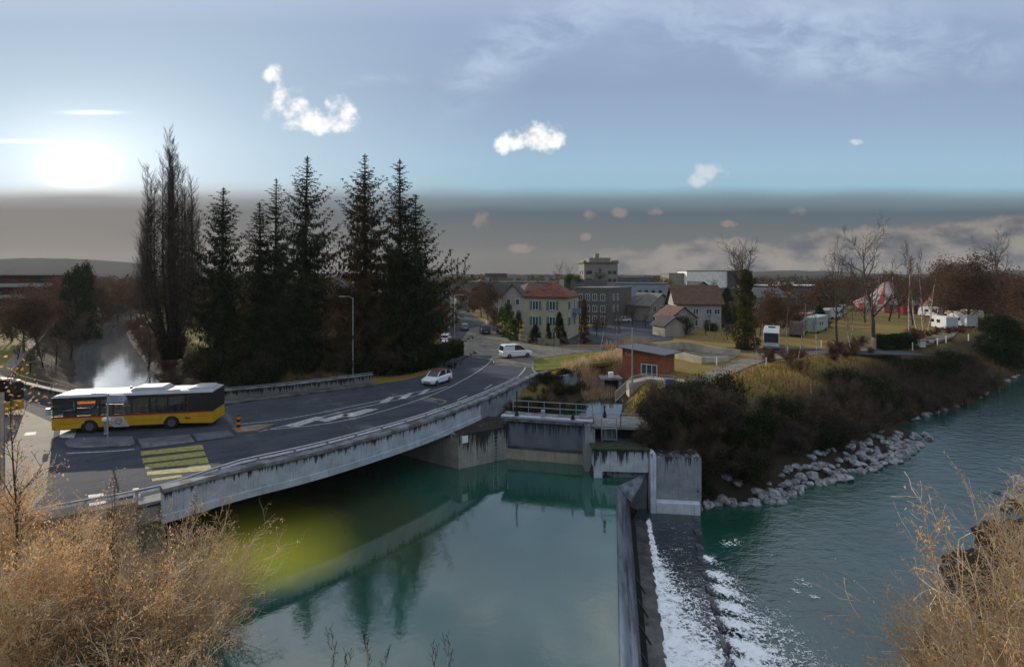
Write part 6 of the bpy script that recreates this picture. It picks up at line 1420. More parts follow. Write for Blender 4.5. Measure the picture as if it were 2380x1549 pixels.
lst += [(70, 66, 800, 'small bare tree on the canal bank, nearest the handrail'), (40, 70, 790, 'thin bare tree by the canal road'), (100, 72, 790, 'bare tree on the grassy canal bank'), (130, 80, 770, 'bare tree halfway up the canal bank'), (165, 90, 735, 'bare tree at the top of the canal bank'), (190, 110, 700, 'bare tree under the dark evergreens on the left'), (345, 82, 745, 'bare tree on the right canal bank below the poplar')]
place(tF, [put(a, Y, tp_, 9.2, i * 2.1, lb, 1.05) for i, (a, Y, tp_, lb) in enumerate(lst)], 'small grey bare trees')
# saplings with white trunks
tS = bare(81, 5, .05, 34, 'sapling', M_TWIG, M_BIRCH, kids=(1.2, 1.0, .6), up=.16, rmin=.012, start=.4, ratio=.26)
sapl = [(1291, 841, 763), (1308, 831, 800), (1343, 816, 752), (1394, 822, 722), (1431, 800, 722), (1762, 848, 761), (1758, 876, 838), (1826, 833, 700), (1853, 846, 718), (1864, 815, 690), (1898, 826, 690), (1977, 819, 705), (2099, 826, 775), (2141, 784, 700), (1975, 800, 690), (1646, 786, 730), (1665, 812, 755), (1685, 820, 760), (1886, 893, 800)]
sl_lab = ['tied sapling at the near tip of the grass verge', 'short sapling on the grass verge, second from the junction', 'sapling at the back edge of the grass verge', 'sapling on the grass verge just left of the hut roof', 'sapling beyond the verge by the yard entrance', 'pale sapling below the white camper', 'short stake-like sapling in the meadow under the pale sapling', 'white-stemmed sapling right in front of the camper nose', 'white-stemmed sapling right of the camper', 'reddish sapling between camper and trailer', 'straight white-stemmed sapling near the pale green trailer', 'bushy-topped white sapling on the path edge', 'lone short sapling before the dark clipped hedge', 'sapling stem beside the birch group', 'thin sapling on the tent lawn', 'tied sapling in front of the garage house', 'sapling at the ramp wall', 'second sapling at the ramp wall', 'thin white sapling down in the reeds of the meadow']
L_ = []
for i, ((x_, yb, yt), lb) in enumerate(zip(sapl, sl_lab)):
    q = P(x_, yb); zt_ = HC - (yt - 640) / FP * q[1]; s_ = zt_ / 5.1; L_.append(((q[0], q[1], hz(q[0], q[1])), i * 1.1, (min(s_, 1.3), min(s_, 1.3), s_), lb))
place(tS, L_, 'young planted saplings')
# clump-built evergreens
def clumps(seed, n, per, fn, sz, asp=.6, sig=.22):
    rg = np.random.default_rng(seed); cs = np.array([fn(rg) for _ in range(n)]); C = np.repeat(cs, per, 0) + rg.normal(size=(n * per, 3)) * sig
    return quads(C, sz, rg, asp)
def evergreen(seed, name, label, H, Rm, m, pw=.8, n=120, per=60, sz=.10):
    def f(rg):
        z_ = H * rg.uniform(.02, 1) ; r_ = Rm * (1 - (z_ / H)) ** pw * (.75 + .35 * rg.random()) * (rg.random() ** .25); a = rg.uniform(0, 6.28); return (r_ * math.cos(a), r_ * math.sin(a), z_)
    t = thing(name, label, 'tree', (0, 0, 0)); MB().tube([(0, 0, -.2), (0, 0, H * .9)], [.14, .03], 6).build('trunk', M_BARKD, t, world=False)
    V_, F_ = clumps(seed, n, per, f, sz, .5, Rm * .13); amesh('crown', V_, F_, m, t); return t
e1 = evergreen(5, 'cypress_tree', 'x', 7, 1.5, M_LEAFG, .5)
place(e1, [put(1180, 96, 700, 7.2, 0, 'tall green cypress at the left corner of the cream house', 1), put(1166, 100, 712, 7.2, 1, 'green cypress left of the tallest one'), put(1205, 93, 722, 7.2, 2, 'green cypress nearest the cream house wall'), put(1194, 91, 738, 7.2, 3, 'low green cypress in front by the fence', 1.2), put(1325, 180, 636, 7.2, 3, 'green tree behind the red roof, left part', 1.6), put(1342, 175, 640, 7.2, 5, 'green tree behind the red roof, right part', 1.6)], 'green cypresses')
e2 = evergreen(6, 'yew_tree', 'x', 5, 1.7, M_LEAFD, .7)
place(e2, [put(1244, 87, 755, 5.1, 0, 'dark round yew in front of the cream house', 1.2), put(1300, 86, 728, 5.1, 1, 'dark pointed conifer before the cream facade', .8), put(1274, 86, 752, 5.1, 2, 'small dark conifer between yew and pointed conifer', .6), put(1550, 130, 690, 5.1, 3, 'black hedge-like evergreen at the end of the blue block', 1.5), put(1560, 125, 700, 5.1, 4, 'black evergreen beside the far white van', 1.2),
           put(178, 118, 626, 5.1, 5, 'tall dark evergreen beyond the canal bank', .65), put(200, 122, 618, 5.1, 0, 'tallest dark evergreen on the left skyline', .5), put(160, 112, 640, 5.1, 2, 'dark evergreen left of the tallest ones', .6), put(1690, 130, 672, 5.1, 1, 'dark evergreen at the right end of the brown roof', 1), put(1905, 112, 712, 5.1, 1, 'dark bush tree above the trailer roofs', 1.3), put(2300, 96, 738, 5.1, 1, 'dark evergreen clump at the end of the caravans', 1.3), put(2325, 92, 734, 5.1, 2, 'broad dark evergreen under the far right bare tree', 1.2), put(2345, 94, 745, 5.1, 3, 'low dark evergreen at the far right bank', 1.4),
           put(1660, 108, 765, 5.1, 3, 'dark hedge bush at the foot of the brown-roofed house', 1.8), put(1690, 106, 755, 5.1, 2, 'dark round bush beside the brown-roofed house', 1.5)], 'dark evergreens')
e3 = evergreen(7, 'redwood_tree', 'x', 8, 1.2, M_LEAFR, .6); place(e3, [put(1357, 87, 694, 8.2, 0, 'narrow rust-red conifer at the right corner of the cream house', 1)])
# far fir copies at the end of the row
# ---- shrubs
def shrub(seed, name, R_, H, twig, leaf, nl, stems=14, ls=.07, rmin=.008, cat='shrub', drop=0.0, lsd=.15, r0=.03, n3=True, ups=(.03, .02, .02)):
    pr = random.Random(seed); segs = []; tips = []
    c = dict(n=[7, 5, 3], wander=[.10, .16, .22], up=list(ups), taper=.8, rmin=rmin, start=[.15, .1, 0], kids=[1.6, 1.4, 0], ang=[34, 36, 30], ratio=[.42, .5, .4], rr=[.5, .6, .6], shape=.25)
    for i in range(stems):
        a = pr.uniform(0, 6.28); e = pr.uniform(.0, 1) ** .6 * .9; d_ = Vector((math.cos(a) * e * R_ / H, math.sin(a) * e * R_ / H, 1)).normalized()
        L_ = H * pr.uniform(.7, 1.05); grow(segs, Vector((math.cos(a) * .3 * R_ * pr.random(), math.sin(a) * .3 * R_ * pr.random(), -.3)), d_, L_, r0, 0, c, pr, tips)
    t = thing(name, 'x', cat, (0, 0, 0))
    V_, F_ = seg_mesh(segs, 3); tw_ = amesh('branches', V_, F_, twig, t)
    if nl:
        rg = np.random.default_rng(seed); T = np.array(tips); cl = rg.integers(0, len(T), max(20, nl // 14)); k = cl[rg.integers(0, len(cl), nl)]
        k2 = rg.integers(0, len(T), nl); k = np.where(rg.random(nl) < .6, k, k2)
        V_, F_ = quads(T[k] + rg.normal(size=(nl, 3)) * lsd - np.array([[0, 0, drop]]), ls, rg, .42, np.tile([[0, 0, -1.2 * (drop > 0)]], (nl, 1)), .7); amesh('foliage', V_, F_, leaf, t)
    return t
sD = shrub(91, 'shrub', 1.9, 2.2, M_TWIG, M_LEAFD, 5200, 16, .085, .014, lsd=.28)
sB = shrub(92, 'shrub', 1.8, 2.2, mat('twig_dark', sl(96, 84, 74), .9, .3, .6, sl(54, 48, 43)), M_LEAFB, 900, 20, .07, .013)
sR = shrub(93, 'shrub', 1.6, 2.0, M_TWIGR, M_LEAFR, 1500, 16, .07, .013)
sG = shrub(94, 'shrub', 1.6, 2.0, M_TWIG, M_LEAFG, 3600, 14, .08, .013, lsd=.25)
rp_ = random.Random(77)
def scatter(proto, pts, label, group, s0=.8, s1=1.3, used={}):
    for i, (x_, y_) in enumerate(pts):
        z_ = hz(x_, y_) - .1; s_ = rp_.uniform(s0, s1); rz = rp_.uniform(0, 6.28); sc = (s_, s_, s_ * rp_.uniform(.85, 1.15))
        if proto not in used: used[proto] = 1; kids(proto); o = proto; o.location = (x_, y_, z_); o.rotation_euler = (0, 0, rz); o.scale = sc
        else: o = dup(proto, (x_, y_, z_), rz, sc)
        zn = ''
        if 'thicket' in label: zn = ', ' + ('nearest the river wall' if x_ < 16 else 'behind the large loose boulders' if x_ < 22 else 'above the middle of the stones' if x_ < 32 else 'above the tip of the stones' if x_ < 46 else 'upriver from the stones')
        elif 'firs' in label or 'fir trunks' in label: zn = ', ' + ('near the poplar' if x_ < -36 else 'below the left firs' if x_ < -27 else 'below the middle firs' if x_ < -18 else 'below the right firs')
        elif 'canal' in label: zn = ', ' + ('near end' if y_ < 80 else 'middle stretch' if y_ < 110 else 'far end')
        elif 'mill channel' in label: zn = ', ' + ('near the footbridge' if y_ < 48 else 'halfway to the hut' if y_ < 54 else 'near the hut')
        elif 'bank' in label: zn = ', ' + ('below the path' if x_ < 50 else 'below the caravans' if x_ < 70 else 'at the right edge')
        elif 'houses' in label: zn = ', ' + ('left of the garage houses' if x_ / y_ < .32 else 'by the brown-roofed house' if x_ / y_ < .45 else 'by the trailers' if x_ / y_ < .66 else 'by the caravans')
        o['label'] = label + zn; o['group'] = group; o['category'] = 'shrub'
def rnd_in(n, xr, yr, ok, sd=1):
    r_ = random.Random(sd); out = []; k = 0
    while len(out) < n and k < n * 200:
        k += 1; x_ = r_.uniform(*xr); y_ = r_.uniform(*yr)
        if ok(x_, y_) and all((x_ - a) ** 2 + (y_ - b_) ** 2 > 1.0 for a, b_ in out): out.append((x_, y_))
    return out
def dR(x_, y_): return float(sdist(np.array([x_]), np.array([y_]), RIVER)[0])
def dPl(x_, y_): return float(sdist(np.array([x_]), np.array([y_]), POOL)[0])
def dC(x_, y_): return float(sdist(np.array([x_]), np.array([y_]), CHAN)[0])
farbank = lambda x_, y_: y_ > 36 + max(0, x_ - 14) * .5
bank = rnd_in(150, (10.8, 74), (38.4, 84), lambda x_, y_: farbank(x_, y_) and (2.6 if 21 < x_ < 45 else .7) < dR(x_, y_) < (8.6 if x_ < 18 else 6.9) and x_ > 12.0 + (y_ - 43) * .45 and not (x_ < 11 and y_ > 42), 5)
gA = [p_ for i, p_ in enumerate(bank) if (p_[0] < 21 and i % 3 == 1) or i % 6 == 0]; gB = [p_ for i, p_ in enumerate(bank) if not ((p_[0] < 21 and i % 3 == 1) or i % 6 == 0)]
scatter(sD, gA, 'dark green ivy-grown shrub in the bank thicket', 'dark green shrubs of the river thicket', .75, 1.2)
scatter(sB, gB, 'dark brown leafless shrub in the bank thicket', 'brown shrubs of the river thicket', .75, 1.15)
top_ = rnd_in(40, (34, 95), (50, 110), lambda x_, y_: farbank(x_, y_) and 10.5 < dR(x_, y_) < 15 and y_ < 48 + x_ * .70, 6)
scatter(sR, top_, 'reddish-brown low shrub on the bank top', 'reddish shrubs on the bank top', .45, .9)
fr_b = rnd_in(42, (10.5, 17), (38.6, 46), lambda x_, y_: dR(x_, y_) > .8 and x_ > 11.6 + (y_ - 43) * .45 and y_ < 43.5, 15)[:14]
fr_b += [(10.9, 39.9), (11.7, 39.6), (12.6, 39.3), (13.5, 39.0), (14.3, 39.4), (11.3, 40.6), (12.2, 40.4), (13.1, 40.1), (14.0, 40.4), (11.9, 41.4), (12.9, 41.3), (13.8, 41.5), (14.9, 40.6), (15.2, 41.8), (15.6, 40.1), (16.3, 40.7), (17.1, 40.6), (16.6, 41.9), (17.8, 41.6), (18.6, 42.6), (15.9, 39.6), (16.9, 39.9), (18.0, 40.8), (19.0, 41.6)]
scatter(sD, fr_b[::3], 'dark green ivy shrub hanging over the pale river wall', 'ivy shrubs over the river wall', .5, .8); scatter(sB, fr_b[1::3] + fr_b[2::3], 'bare grey-brown shrub on top of the pale river wall', 'bare shrubs over the river wall', .7, 1.1)
# undergrowth beneath the firs and along the canal
und = rnd_in(60, (-47, -9.5), (50.5, 76), lambda x_, y_: dPl(x_, y_) > 1.0 and y_ > 50.5 + (x_ + 26) * (.55 if x_ > -26 else -.2) + 1.3 and not (x_ > -10.8), 9)
scatter(sD, und[:26], 'dark green undergrowth shrub by the firs', 'dark undergrowth below the firs', .9, 1.6)
scatter(sB, und[26:42], 'dark leafless undergrowth shrub by the firs', 'leafless undergrowth below the firs', .9, 1.6)
scatter(sR, und[42:52], 'rust-brown shrub among the fir trunks', 'rust-brown undergrowth below the firs', .8, 1.4)
scatter(sG, und[52:], 'light green shrub among the fir trunks', 'light green undergrowth below the firs', .6, 1.1)
can = rnd_in(34, (-110, -40), (62, 150), lambda x_, y_: .6 < dPl(x_, y_) < 5.5 and x_ > -y_ * .8 + 8, 19)
scatter(sR, can, 'red-brown shrub on the right bank of the canal', 'shrubs along the canal', .7, 1.3)
chn = rnd_in(34, (.3, 12), (43.8, 60), lambda x_, y_: .3 < dC(x_, y_) < 3.4 and x_ < 2.6 + (y_ - 44) * .42, 29)
scatter(sD, chn[:14], 'dark shrub between the road wall and the mill channel', 'shrubs beside the mill channel', .35, .6)
scatter(sB, chn[14:], 'leafless shrub between the road wall and the mill channel', 'leafless shrubs beside the mill channel', .35, .6)
# garden shrubs in the town
gs = []
for i in range(70):
    px_ = rp_.uniform(1230, 2300); yy = rp_.uniform(708, 782)
    if 1240 < px_ < 1350 or (1400 < px_ < 1530 and yy > 730) or (1150 < px_ < 1210) or (1960 < px_ < 2160) or (2160 < px_ < 2240) : continue
    if 1700 < px_ < 1960 and yy > 760: continue
    gs.append(P2(px_, yy))
scatter(sB, gs[::3], 'leafless garden shrub among the houses', 'leafless garden shrubs', .8, 1.6); scatter(sD, gs[1::3], 'dark garden shrub among the houses', 'dark garden shrubs', .8, 1.7); scatter(sR, gs[2::3], 'reddish garden shrub among the houses', 'reddish garden shrubs', .8, 1.6)
# dark hedge behind the road left of the cars, and the round hedge; sunlit tips put into brighter leaf green
def hedge(label, pts_, w_, h_, m, top_m=None, n=220, seed=1):
    rg = np.random.default_rng(seed); L_ = sum(math.dist(a, b_) for a, b_ in zip(pts_[:-1], pts_[1:])); t = thing('hedge', label, 'hedge', (*pts_[0], 0))
    C = []; U = []
    for a, b_ in zip(pts_[:-1], pts_[1:]):
        k = int(n * math.dist(a, b_)); d_ = Vector((b_[0] - a[0], b_[1] - a[1])).normalized()
        for _ in range(k):
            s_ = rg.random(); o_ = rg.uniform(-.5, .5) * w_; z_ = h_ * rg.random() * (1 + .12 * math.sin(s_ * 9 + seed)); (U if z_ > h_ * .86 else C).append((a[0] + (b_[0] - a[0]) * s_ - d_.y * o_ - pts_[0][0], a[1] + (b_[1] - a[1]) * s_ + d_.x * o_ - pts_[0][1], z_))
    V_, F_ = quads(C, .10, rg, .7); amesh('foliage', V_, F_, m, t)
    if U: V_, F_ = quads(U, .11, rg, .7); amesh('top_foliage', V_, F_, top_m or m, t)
    return t
hedge('long dark hedge along the road behind the white hatchback', [P2(880, 872), P2(940, 868), P2(1010, 850), P2(1045, 828)], 1.6, 1.9, M_LEAFD, M_LEAFD, 900, 2)
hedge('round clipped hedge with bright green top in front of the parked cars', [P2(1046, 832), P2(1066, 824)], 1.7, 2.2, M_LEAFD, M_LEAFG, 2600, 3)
hedge('bright green bush tip above the dark roadside hedge', [P2(902, 846), P2(930, 843)], 1.2, 1.4, M_LEAFG, M_LEAFG, 1500, 4)
hedge('dark clipped hedge block beside the stone gate post', [P2(2042, 812), P2(2080, 810), P2(2120, 806)], 2.2, 2.1, M_LEAFD, M_LEAFD, 1500, 5)
# reeds around the hut, dry grass of the meadow
def blades(n, pts_fn, h0, h1, w, m, name, seed=1):
    rg = np.random.default_rng(seed); B = np.array([pts_fn(rg) for _ in range(n)]); Z = height(B[:, 0], B[:, 1]); B = np.stack([B[:, 0], B[:, 1], Z], 1)
    h_ = rg.uniform(h0, h1, (n, 1)); a = rg.normal(size=(n, 3)) * .22; a[:, 2] = 1; tip = B + a * h_; s_ = rg.normal(size=(n, 3)); s_[:, 2] = 0; s_ /= np.linalg.norm(s_, axis=1, keepdims=True); s_ *= w
    mid = B + a * h_ * .55 + s_ * .2
    V_ = np.stack([B - s_, B + s_, mid + s_ * .8, tip, mid - s_ * .8], 1).reshape(-1, 3)
    o = amesh(name, V_, np.arange(n * 5).reshape(n, 5), m); return tag(o, kind='stuff')
M_REED = leafmat('reed_pale', sl(206, 182, 150), sl(150, 126, 98), .7, .45)
def in_px(poly, seed=1):
    W_ = [P2(*q_) for q_ in poly]; A = np.array(W_); lo, hi = A.min(0), A.max(0)
    def f(rg):
        while True:
            x_, y_ = rg.uniform(lo[0], hi[0]), rg.uniform(lo[1], hi[1])
            if sdist(np.array([x_]), np.array([y_]), W_)[0] < 0: return (x_, y_)
    return f
blades(5200, in_px([(1300, 862), (1345, 848), (1420, 828), (1452, 812), (1470, 806), (1448, 868), (1420, 880), (1370, 885)]), .6, 1.5, .03, M_REED, 'reeds', 2)
blades(900, in_px([(1395, 814), (1470, 800), (1520, 804), (1470, 815)]), .8, 1.9, .03, M_REED, 'reeds', 4)
blades(9000, in_px([(1640, 905), (1700, 868), (1800, 845), (1950, 830), (2140, 815), (2240, 790), (2379, 740), (2379, 820), (2200, 850), (2000, 880), (1760, 900)]), .25, .8, .035, leafmat('dry_grass', sl(138, 110, 70), sl(92, 84, 42), .3, .3), 'dry_grass', 3)
blades(2600, in_px([(1430, 960), (1450, 910), (1500, 890), (1620, 895), (1560, 925), (1500, 965)]), .12, .3, .02, leafmat('lawn_blade', sl(110, 112, 44), sl(74, 82, 34), .3, .3), 'grass', 5)

# ---- foreground bushes
fA = shrub(101, 'dry_bush', 2.2, 4.3, M_TWIGP, M_STRAW, 6000, 18, .050, .010, 'bush', .03, .12, .028)
fB = shrub(102, 'dry_bush', 2.1, 4.2, mat('twig_grey', sl(196, 178, 156), .8, .2, .8, sl(96, 84, 74)), M_STRAW2, 3800, 24, .046, .010, 'bush', .03, .12, .028)
fC = shrub(103, 'bare_bush', 2.6, 5.6, M_TWIGP, M_STRAW, 3500, 22, .040, .007, 'bush', .02, .08, .03)
def fput(lst, proto, grp):
    L_ = []
    for i, (x_, y_, s_, lb) in enumerate(lst): L_.append(((x_, y_, hz(x_, y_) - .15), i * 1.9 + .4, s_, lb))
    place(proto, L_, grp)
fput([(-20.8, 20.2, .52, 'tan leafy bush just under the guard rail at the left edge'), (-17.2, 19.8, .62, 'tan leafy bush below the tan kerb'), (-17.8, 17.4, .95, 'tan bush at the left edge, lower row'), (-14.8, 17.2, .8, 'tan bush in the middle of the lower left corner'), (-14.2, 14.8, .9, 'tan bush at the bottom left corner'), (-11.9, 15.4, .92, 'tan bush at the bottom edge near the pool'), (-19.4, 18.2, .68, 'tan bush between the lamp post and the kerb'), (-10.2, 14.2, .85, 'tan bush at the bottom edge, closest to the water')], fA, 'tan bushes of the near bank')
fput([(-18.4, 22.4, .42, 'grey-twigged bush right below the bridge end'), (-15.6, 21.4, .6, 'dark grey-twigged bush beside the bridge abutment'), (-13.6, 19.9, 1.0, 'grey-twigged bush in the shade at the centre of the mass'), (-16.0, 19.0, .85, 'grey-twigged bush behind the tan ones'), (-12.8, 17.4, .9, 'grey-twigged bush at the edge of the submerged bank'), (-12.8, 16.2, .95, 'grey-twigged bush low between two tan bushes')], fB, 'grey-twigged bushes of the near bank')
fput([(-12.7, 21.0, .9, 'tall pale open bush leaning over the green pool'), (-11.9, 18.4, .82, 'pale open bush with long outer twigs over the water'), (-13.0, 22.4, .7, 'pale open bush behind, next to the bridge girder')], fC, 'pale open bushes')
# bare young tree on the left
tY = bare(111, 8.6, .07, 20, 'young_tree', M_TWIG, M_BARK, 300, M_STRAW, .06, up=.14, kids=(1.3, 1.1, .8), rmin=.010, start=.3, ratio=.24)
place(tY, [((-17.0, 17.6, -1.2), 0, 1.0, 'slender bare young tree in front of the grey lamp post'), ((-14.9, 18.9, -1.8), 2, .62, 'thin bare young tree rising before the tan kerb'), ((-12.9, 21.0, -2.2), 4, .5, 'small bare tree beside the bridge girder')])
# right bushes: long rods with hanging seeds
gA_ = shrub(121, 'seed_bush', 2.6, 8.2, M_TWIGP, M_STRAW, 4500, 11, .055, .011, 'bush', .10, .10, .045, ups=(.02, .04, -.02))
gB_ = shrub(122, 'seed_bush', 2.4, 6.0, M_TWIGP, M_STRAW, 4500, 18, .050, .011, 'bush', .08, .12, .03)
def fput2(lst, proto, grp):
    place(proto, [((x_, y_, hz(x_, y_) - .1), i * 2.3 + .8, s_ * (1 + (z_ - hz(x_, y_)) * .09), lb) for i, (x_, y_, z_, s_, lb) in enumerate(lst)], grp)
fput2([(15.4, 15.6, -3.6, .86, 'tallest tan bush on the right with dangling seed clusters'), (18.2, 17.0, -3.4, .8, 'tan seed bush at the right edge'), (17.6, 14.6, -3.2, .78, 'tan seed bush in the lower right corner'), (19.8, 19.0, -3.0, .76, 'tan seed bush behind, cut by the right edge')], gA_, 'seed bushes on the right bank')
fput2([(12.9, 14.2, -4.0, .85, 'lower straw bush left of the tall seed bush'), (13.8, 13.4, -3.6, .85, 'straw bush at the bottom edge on the right'), (16.0, 13.4, -3.2, .85, 'dense straw bush in the bottom right'), (11.7, 13.8, -4.4, .72, 'outermost straw bush of the right bank, over the river'), (16.4, 17.6, -4.2, .7, 'straw bush behind the tall seed bush'), (16.9, 15.9, -3.7, .85, 'dense straw bush under the seed clusters'), (14.9, 18.6, -5, .48, 'low straw bush on the river edge of the right bank, first of three'), (17.0, 20.8, -5, .5, 'low straw bush on the river edge of the right bank, middle of three'), (19.6, 23.4, -5, .5, 'low straw bush on the river edge of the right bank, farthest of three'), (13.9, 16.6, -5, .5, 'low straw bush right at the water under the seed bushes')], gB_, 'straw bushes on the right bank')
# twig tips rising at the bottom edge
tT = bare(131, 4.2, .04, 24, 'twig', M_TWIG, M_TWIGP, 0, up=.2, kids=(1.5, .9, .3), rmin=.009, start=.35, ratio=.2)
tt = []
for i, (px_, top, lb) in enumerate([(770, 1487, 'bare shoot at the bottom edge, leftmost over the pool'), (855, 1484, 'forked bare shoot at the bottom edge, second over the pool'), (812, 1520, 'short shoot between the two leftmost ones'), (893, 1522, 'thin short shoot right of the forked one'), (1003, 1522, 'short shoot left of the slanting twig'), (1040, 1503, 'slanting bare twig at the bottom edge in the middle')]):
    l_, s_ = at(px_, 14.5, top, 4.2, -3.0); tt.append((l_, i * 1.2, (1, 1, s_), lb))
place(tT, tt, 'bare shoots at the bottom edge')

# ---- riprap stones
def rock(seed, name='boulder'):
    import bmesh
    bm = bmesh.new(); bmesh.ops.create_icosphere(bm, subdivisions=3, radius=1); rg = random.Random(seed); o3 = Vector((seed * 3.1, seed * 1.7, 0))
    pl = [(Vector((rg.gauss(0, 1), rg.gauss(0, 1), rg.gauss(0, 1))).normalized(), rg.uniform(.55, .85)) for _ in range(11)]
    for v_ in bm.verts:
        for n_, d_ in pl:
            k = v_.co.dot(n_) - d_
            if k > 0: v_.co -= n_ * k * .92
        v_.co += v_.co.normalized() * mnoise.noise(v_.co * 2.2 + o3) * .10; v_.co.z *= .72
    me = bpy.data.meshes.new(name); bm.to_mesh(me); bm.free(); me.materials.append(M_ROCK)
    o = bpy.data.objects.new(name, me); COL.objects.link(o); return o
M_ROCK = mat('rock_pale', sl(158, 160, 164), .85, .3, 1.3, sl(88, 90, 92), bump=.7, bscale=5, spec=.2)
M_ROCKW = mat('rock_warm', sl(196, 184, 164), .85, .3, 1.3, sl(140, 132, 118), bump=.7, bscale=5, spec=.2)
rocks = [rock(200 + i) for i in range(5)]; usedr = set()
def putrock(i, x_, y_, z_, s_, rz, lb, gp_):
    r_ = rocks[i % 5]; o = r_ if i % 5 not in usedr else r_.copy()
    if i % 5 in usedr: COL.objects.link(o)
    usedr.add(i % 5); o.location = (x_, y_, z_); o.rotation_euler = (rp_.uniform(-.3, .3), rp_.uniform(-.3, .3), rz); o.scale = (s_, s_ * rp_.uniform(.75, 1.1), s_ * rp_.uniform(.8, 1.1)); tag(o, lb, 'boulder', gp_); return o
edge_ = [(13.9, 38.2), (15.5, 39), (17.5, 38.9), (20.2, 39.3), (22, 40.6), (23.7, 42), (28.1, 43.8), (32, 46), (35.5, 48), (40, 51.4), (44.2, 54.5)]
i = 0
for row in range(4):
    s_acc = 0.0
    for a, b_ in zip(edge_[:-1], edge_[1:]):
        d_ = Vector((b_[0] - a[0], b_[1] - a[1])); L_ = d_.length; d_.normalize(); n_ = Vector((-d_.y, d_.x))
        s_ = 0
        while s_ < L_:
            sz_ = rp_.uniform(.34, .66) * (1.15 if row < 2 else .9); p_ = Vector(a) + d_ * s_ + n_ * (row * .85 - .15 + rp_.uniform(-.25, .25)); s_ += sz_ * 1.95
            if row > 0 and p_.x < 15.6: continue
            if row > 1 and p_.x < 22: continue
            if row > 2 and (p_.x < 26 or p_.x > 38): continue
            if p_.x > 41 and row > 1: continue
            if rp_.random() < .10: continue
            z_ = max(WD - .12, hz(p_.x, p_.y) + .12) if row else WD + .02
            putrock(i, p_.x, p_.y, z_, sz_, rp_.uniform(0, 6.28), ('waterline', 'second-row', 'third-row', 'fourth-row', 'top-row')[row] + ' pale angular boulder of the stone bank, ' + ('by the river wall' if p_.x < 17 else 'near the large pair' if p_.x < 22 else 'left middle' if p_.x < 28 else 'right middle' if p_.x < 35 else 'towards the tip' if p_.x < 41 else 'at the tip'), 'boulders of the stone bank'); i += 1
for (x_, y_, s_, lb) in [(1757, 1150, .62, 'large flat pale boulder at the water line, left of two'), (1792, 1157, .66, 'large pale boulder at the water line, right of two'), (1680, 1168, .6, 'long low pale slab near the river wall'), (1780, 1130, .5, 'upright pale boulder behind the two large ones')]:
    q = P(x_, y_, WD); putrock(i, q[0], q[1], WD + .25, s_, i, lb, None); i += 1
for (x_, y_, s_, z_, lb) in [(2312, 1142, .38, .05, 'single small stone standing in the river near the right bush'), (2352, 1165, .62, .3, 'round warm boulder at the right edge, left of the pile'), (2366, 1140, .55, .9, 'warm boulder on top of the pile at the right edge'), (2375, 1172, .6, .4, 'warm boulder cut by the right edge'), (2340, 1182, .45, .1, 'low warm boulder in front of the pile'), (2384, 1150, .6, .9, 'upper warm boulder at the very edge'), (2150, 1012, .5, .1, 'flat boulder at the tip of the stone bank'), (2106, 1060, .35, .0, 'small stone lying off the stone bank')]:
    q = P(x_, y_, WD); o = putrock(i, q[0], q[1], WD + z_, s_, i, lb, None); i += 1
# far bank, less regular
for k in range(26):
    a, b_ = [(46, 59.5), (52, 63.5), (63.4, 70), (75, 79), (88.7, 89)][k % 4], [(46, 59.5), (52, 63.5), (63.4, 70), (75, 79), (88.7, 89)][k % 4 + 1]; f = rp_.random()
    putrock(i, a[0] + (b_[0] - a[0]) * f, a[1] + (b_[1] - a[1]) * f + .3, WD + .1, rp_.uniform(.3, .55), f * 6, 'grey stone along the shaded waterline up the river', 'stones along the upper river'); i += 1

# ---- hills and far woods
def ridge(name, Y, prof, depth, m, z0=-5):
    xs_ = [Q(a, 640, Y)[0] for a, _ in prof]; V_ = []; F_ = []; n = len(prof)
    px_ = np.linspace(prof[0][0], prof[-1][0], 160); top = np.interp(px_, [a for a, _ in prof], [b_ for _, b_ in prof])
    rg = np.random.default_rng(int(Y)); top = top + np.convolve(rg.normal(size=160), np.ones(3) / 3, 'same') * .9
    X_ = (px_ - 1189.5) / FP * Y; Z_ = HC - (top - 640) / FP * Y
    rows = [(0, .0), (.15, .45), (.4, .82), (.7, 1.0), (1.1, .9), (2, .2)]; ny_ = len(rows)
    V_ = np.array([[x_, Y - depth + depth * r_ / .7, z0 + (z_ - z0) * f_ * (1 + .05 * math.sin(i * .7 + r_ * 9)) if f_ < 1 else z_] for (r_, f_) in rows for i, (x_, z_) in enumerate(zip(X_, Z_))])
    id_ = np.arange(160 * ny_).reshape(ny_, 160); F_ = np.stack([id_[:-1, :-1].ravel(), id_[:-1, 1:].ravel(), id_[1:, 1:].ravel(), id_[1:, :-1].ravel()], 1)
    o = amesh(name, V_, F_, m, smooth=True); return tag(o, kind='structure')
M_HILL = mat('hill_wood', sl(56, 58, 54), 1.0, .3, .012, sl(44, 44, 42), bump=.5, bscale=.05, bdist=1, obj=False, spec=.0)
ridge('hills', 1500, [(-500, 606), (-200, 600), (0, 603), (60, 599), (180, 602), (300, 611), (420, 622), (520, 628), (700, 636), (900, 641)], 300, M_HILL)
ridge('hills', 1700, [(1400, 642), (1600, 640), (1750, 632), (1800, 629), (1850, 628), (1900, 629), (1960, 632), (2050, 638), (2150, 640), (2260, 634), (2379, 627), (2600, 622), (3000, 625)], 300, M_HILL)
ridge('hills', 1100, [(300, 636), (480, 630), (700, 634), (1000, 638), (1250, 637), (1500, 639), (1700, 640), (2100, 638), (2500, 634), (2900, 636)], 200, M_HILL)
rg = np.random.default_rng(44); cs = []
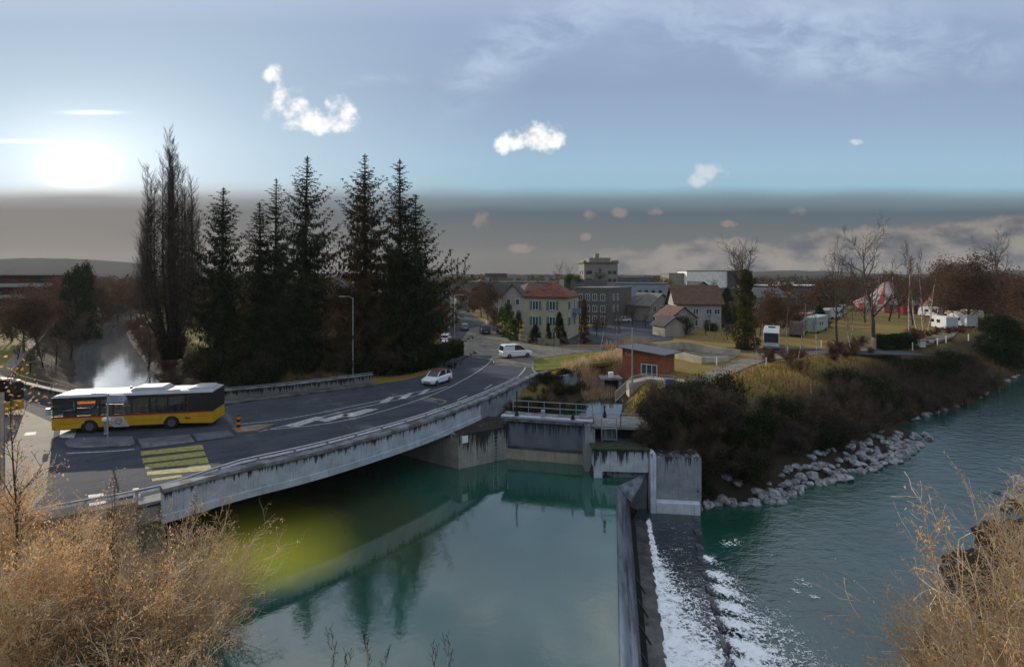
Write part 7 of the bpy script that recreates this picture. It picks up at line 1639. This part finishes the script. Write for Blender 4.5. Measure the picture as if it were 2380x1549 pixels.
for _ in range(2600):
    Y = rg.uniform(210, 520); px_ = rg.uniform(-60, 2450)
    if 1090 < px_ < 2000 and Y < 300: continue
    h_ = rg.uniform(4, 11); x_ = (px_ - 1189.5) / FP * Y; 
    for k in range(7): a = rg.uniform(0, 6.28); r_ = rg.uniform(0, 2.6); cs.append((x_ + r_ * math.cos(a), Y + r_ * math.sin(a), h_ * rg.uniform(.25, 1)))
cs = np.array(cs); C = np.repeat(cs, 7, 0) + rg.normal(size=(len(cs) * 7, 3)) * .9; C[:, 2] = np.abs(C[:, 2])
V_, F_ = quads(C, .75, rg, .6); o = amesh('distant_woods', V_, F_, leafmat('far_wood', sl(92, 74, 56), sl(50, 54, 40), .02, .1)); tag(o, kind='stuff')
rg = np.random.default_rng(45); cs = []
for (px0, px1, Y0, Y1, n, h0, h1) in [(-40, 130, 130, 220, 60, 5, 10), (130, 480, 140, 260, 130, 5, 11), (430, 1045, 80, 180, 200, 4, 9), (1560, 1780, 120, 220, 40, 3, 6), (1790, 2400, 135, 240, 230, 4, 10), (1060, 1130, 150, 260, 30, 4, 8)]:
    for _ in range(n):
        Y = rg.uniform(Y0, Y1); x_ = (rg.uniform(px0, px1) - 1189.5) / FP * Y
        if dPl(x_, Y) < 3 or (1950 < (x_ / Y * FP + 1189.5) < 2160 and Y < 190) or (120 < (x_ / Y * FP + 1189.5) < 300 and Y < 190): continue
        h_ = rg.uniform(h0, h1)
        for k in range(16): a = rg.uniform(0, 6.28); r_ = rg.uniform(0, 2.4); cs.append((x_ + r_ * math.cos(a), Y + r_ * math.sin(a), h_ * rg.uniform(.1, 1)))
cs = np.array(cs); C = np.repeat(cs, 22, 0) + rg.normal(size=(len(cs) * 22, 3)) * .55; C[:, 2] = np.abs(C[:, 2])
V_, F_ = quads(C, .28, rg, .6); o = amesh('woodland', V_, F_, leafmat('mid_wood', sl(104, 78, 54), sl(46, 50, 36), .05, .15)); tag(o, kind='stuff')
# poplars far up the road
tG = bare(141, 14, .2, 14, 'distant_poplar', M_TWIGR, M_BARK, up=.3, kids=(2.2, 1.2, .6), start=.1, ratio=.25, rmin=.05)
place(tG, [put(1052, 250, 608, 14.2, 0, 'leftmost of three bare poplars far up the road', .9), put(1066, 255, 606, 14.2, 1, 'middle one of three bare poplars far up the road', 1.0), put(1080, 250, 612, 14.2, 2, 'rightmost of three bare poplars far up the road', .9)], 'distant poplars')

# ---- thin winter haze
hb = MB().box(-2200, 3400, -60, 1950, -9, 90)
m, g = newmat('haze'); vn = g.node('ShaderNodeVolumePrincipled'); vn.inputs['Color'].default_value = (.80, .82, .85, 1); vn.inputs['Density'].default_value = .00010; vn.inputs['Anisotropy'].default_value = .2
o_ = g.node('ShaderNodeOutputMaterial'); g.nt.links.new(vn.outputs[0], o_.inputs['Volume'])
hz_ = hb.build('haze', m); tag(hz_, kind='stuff')
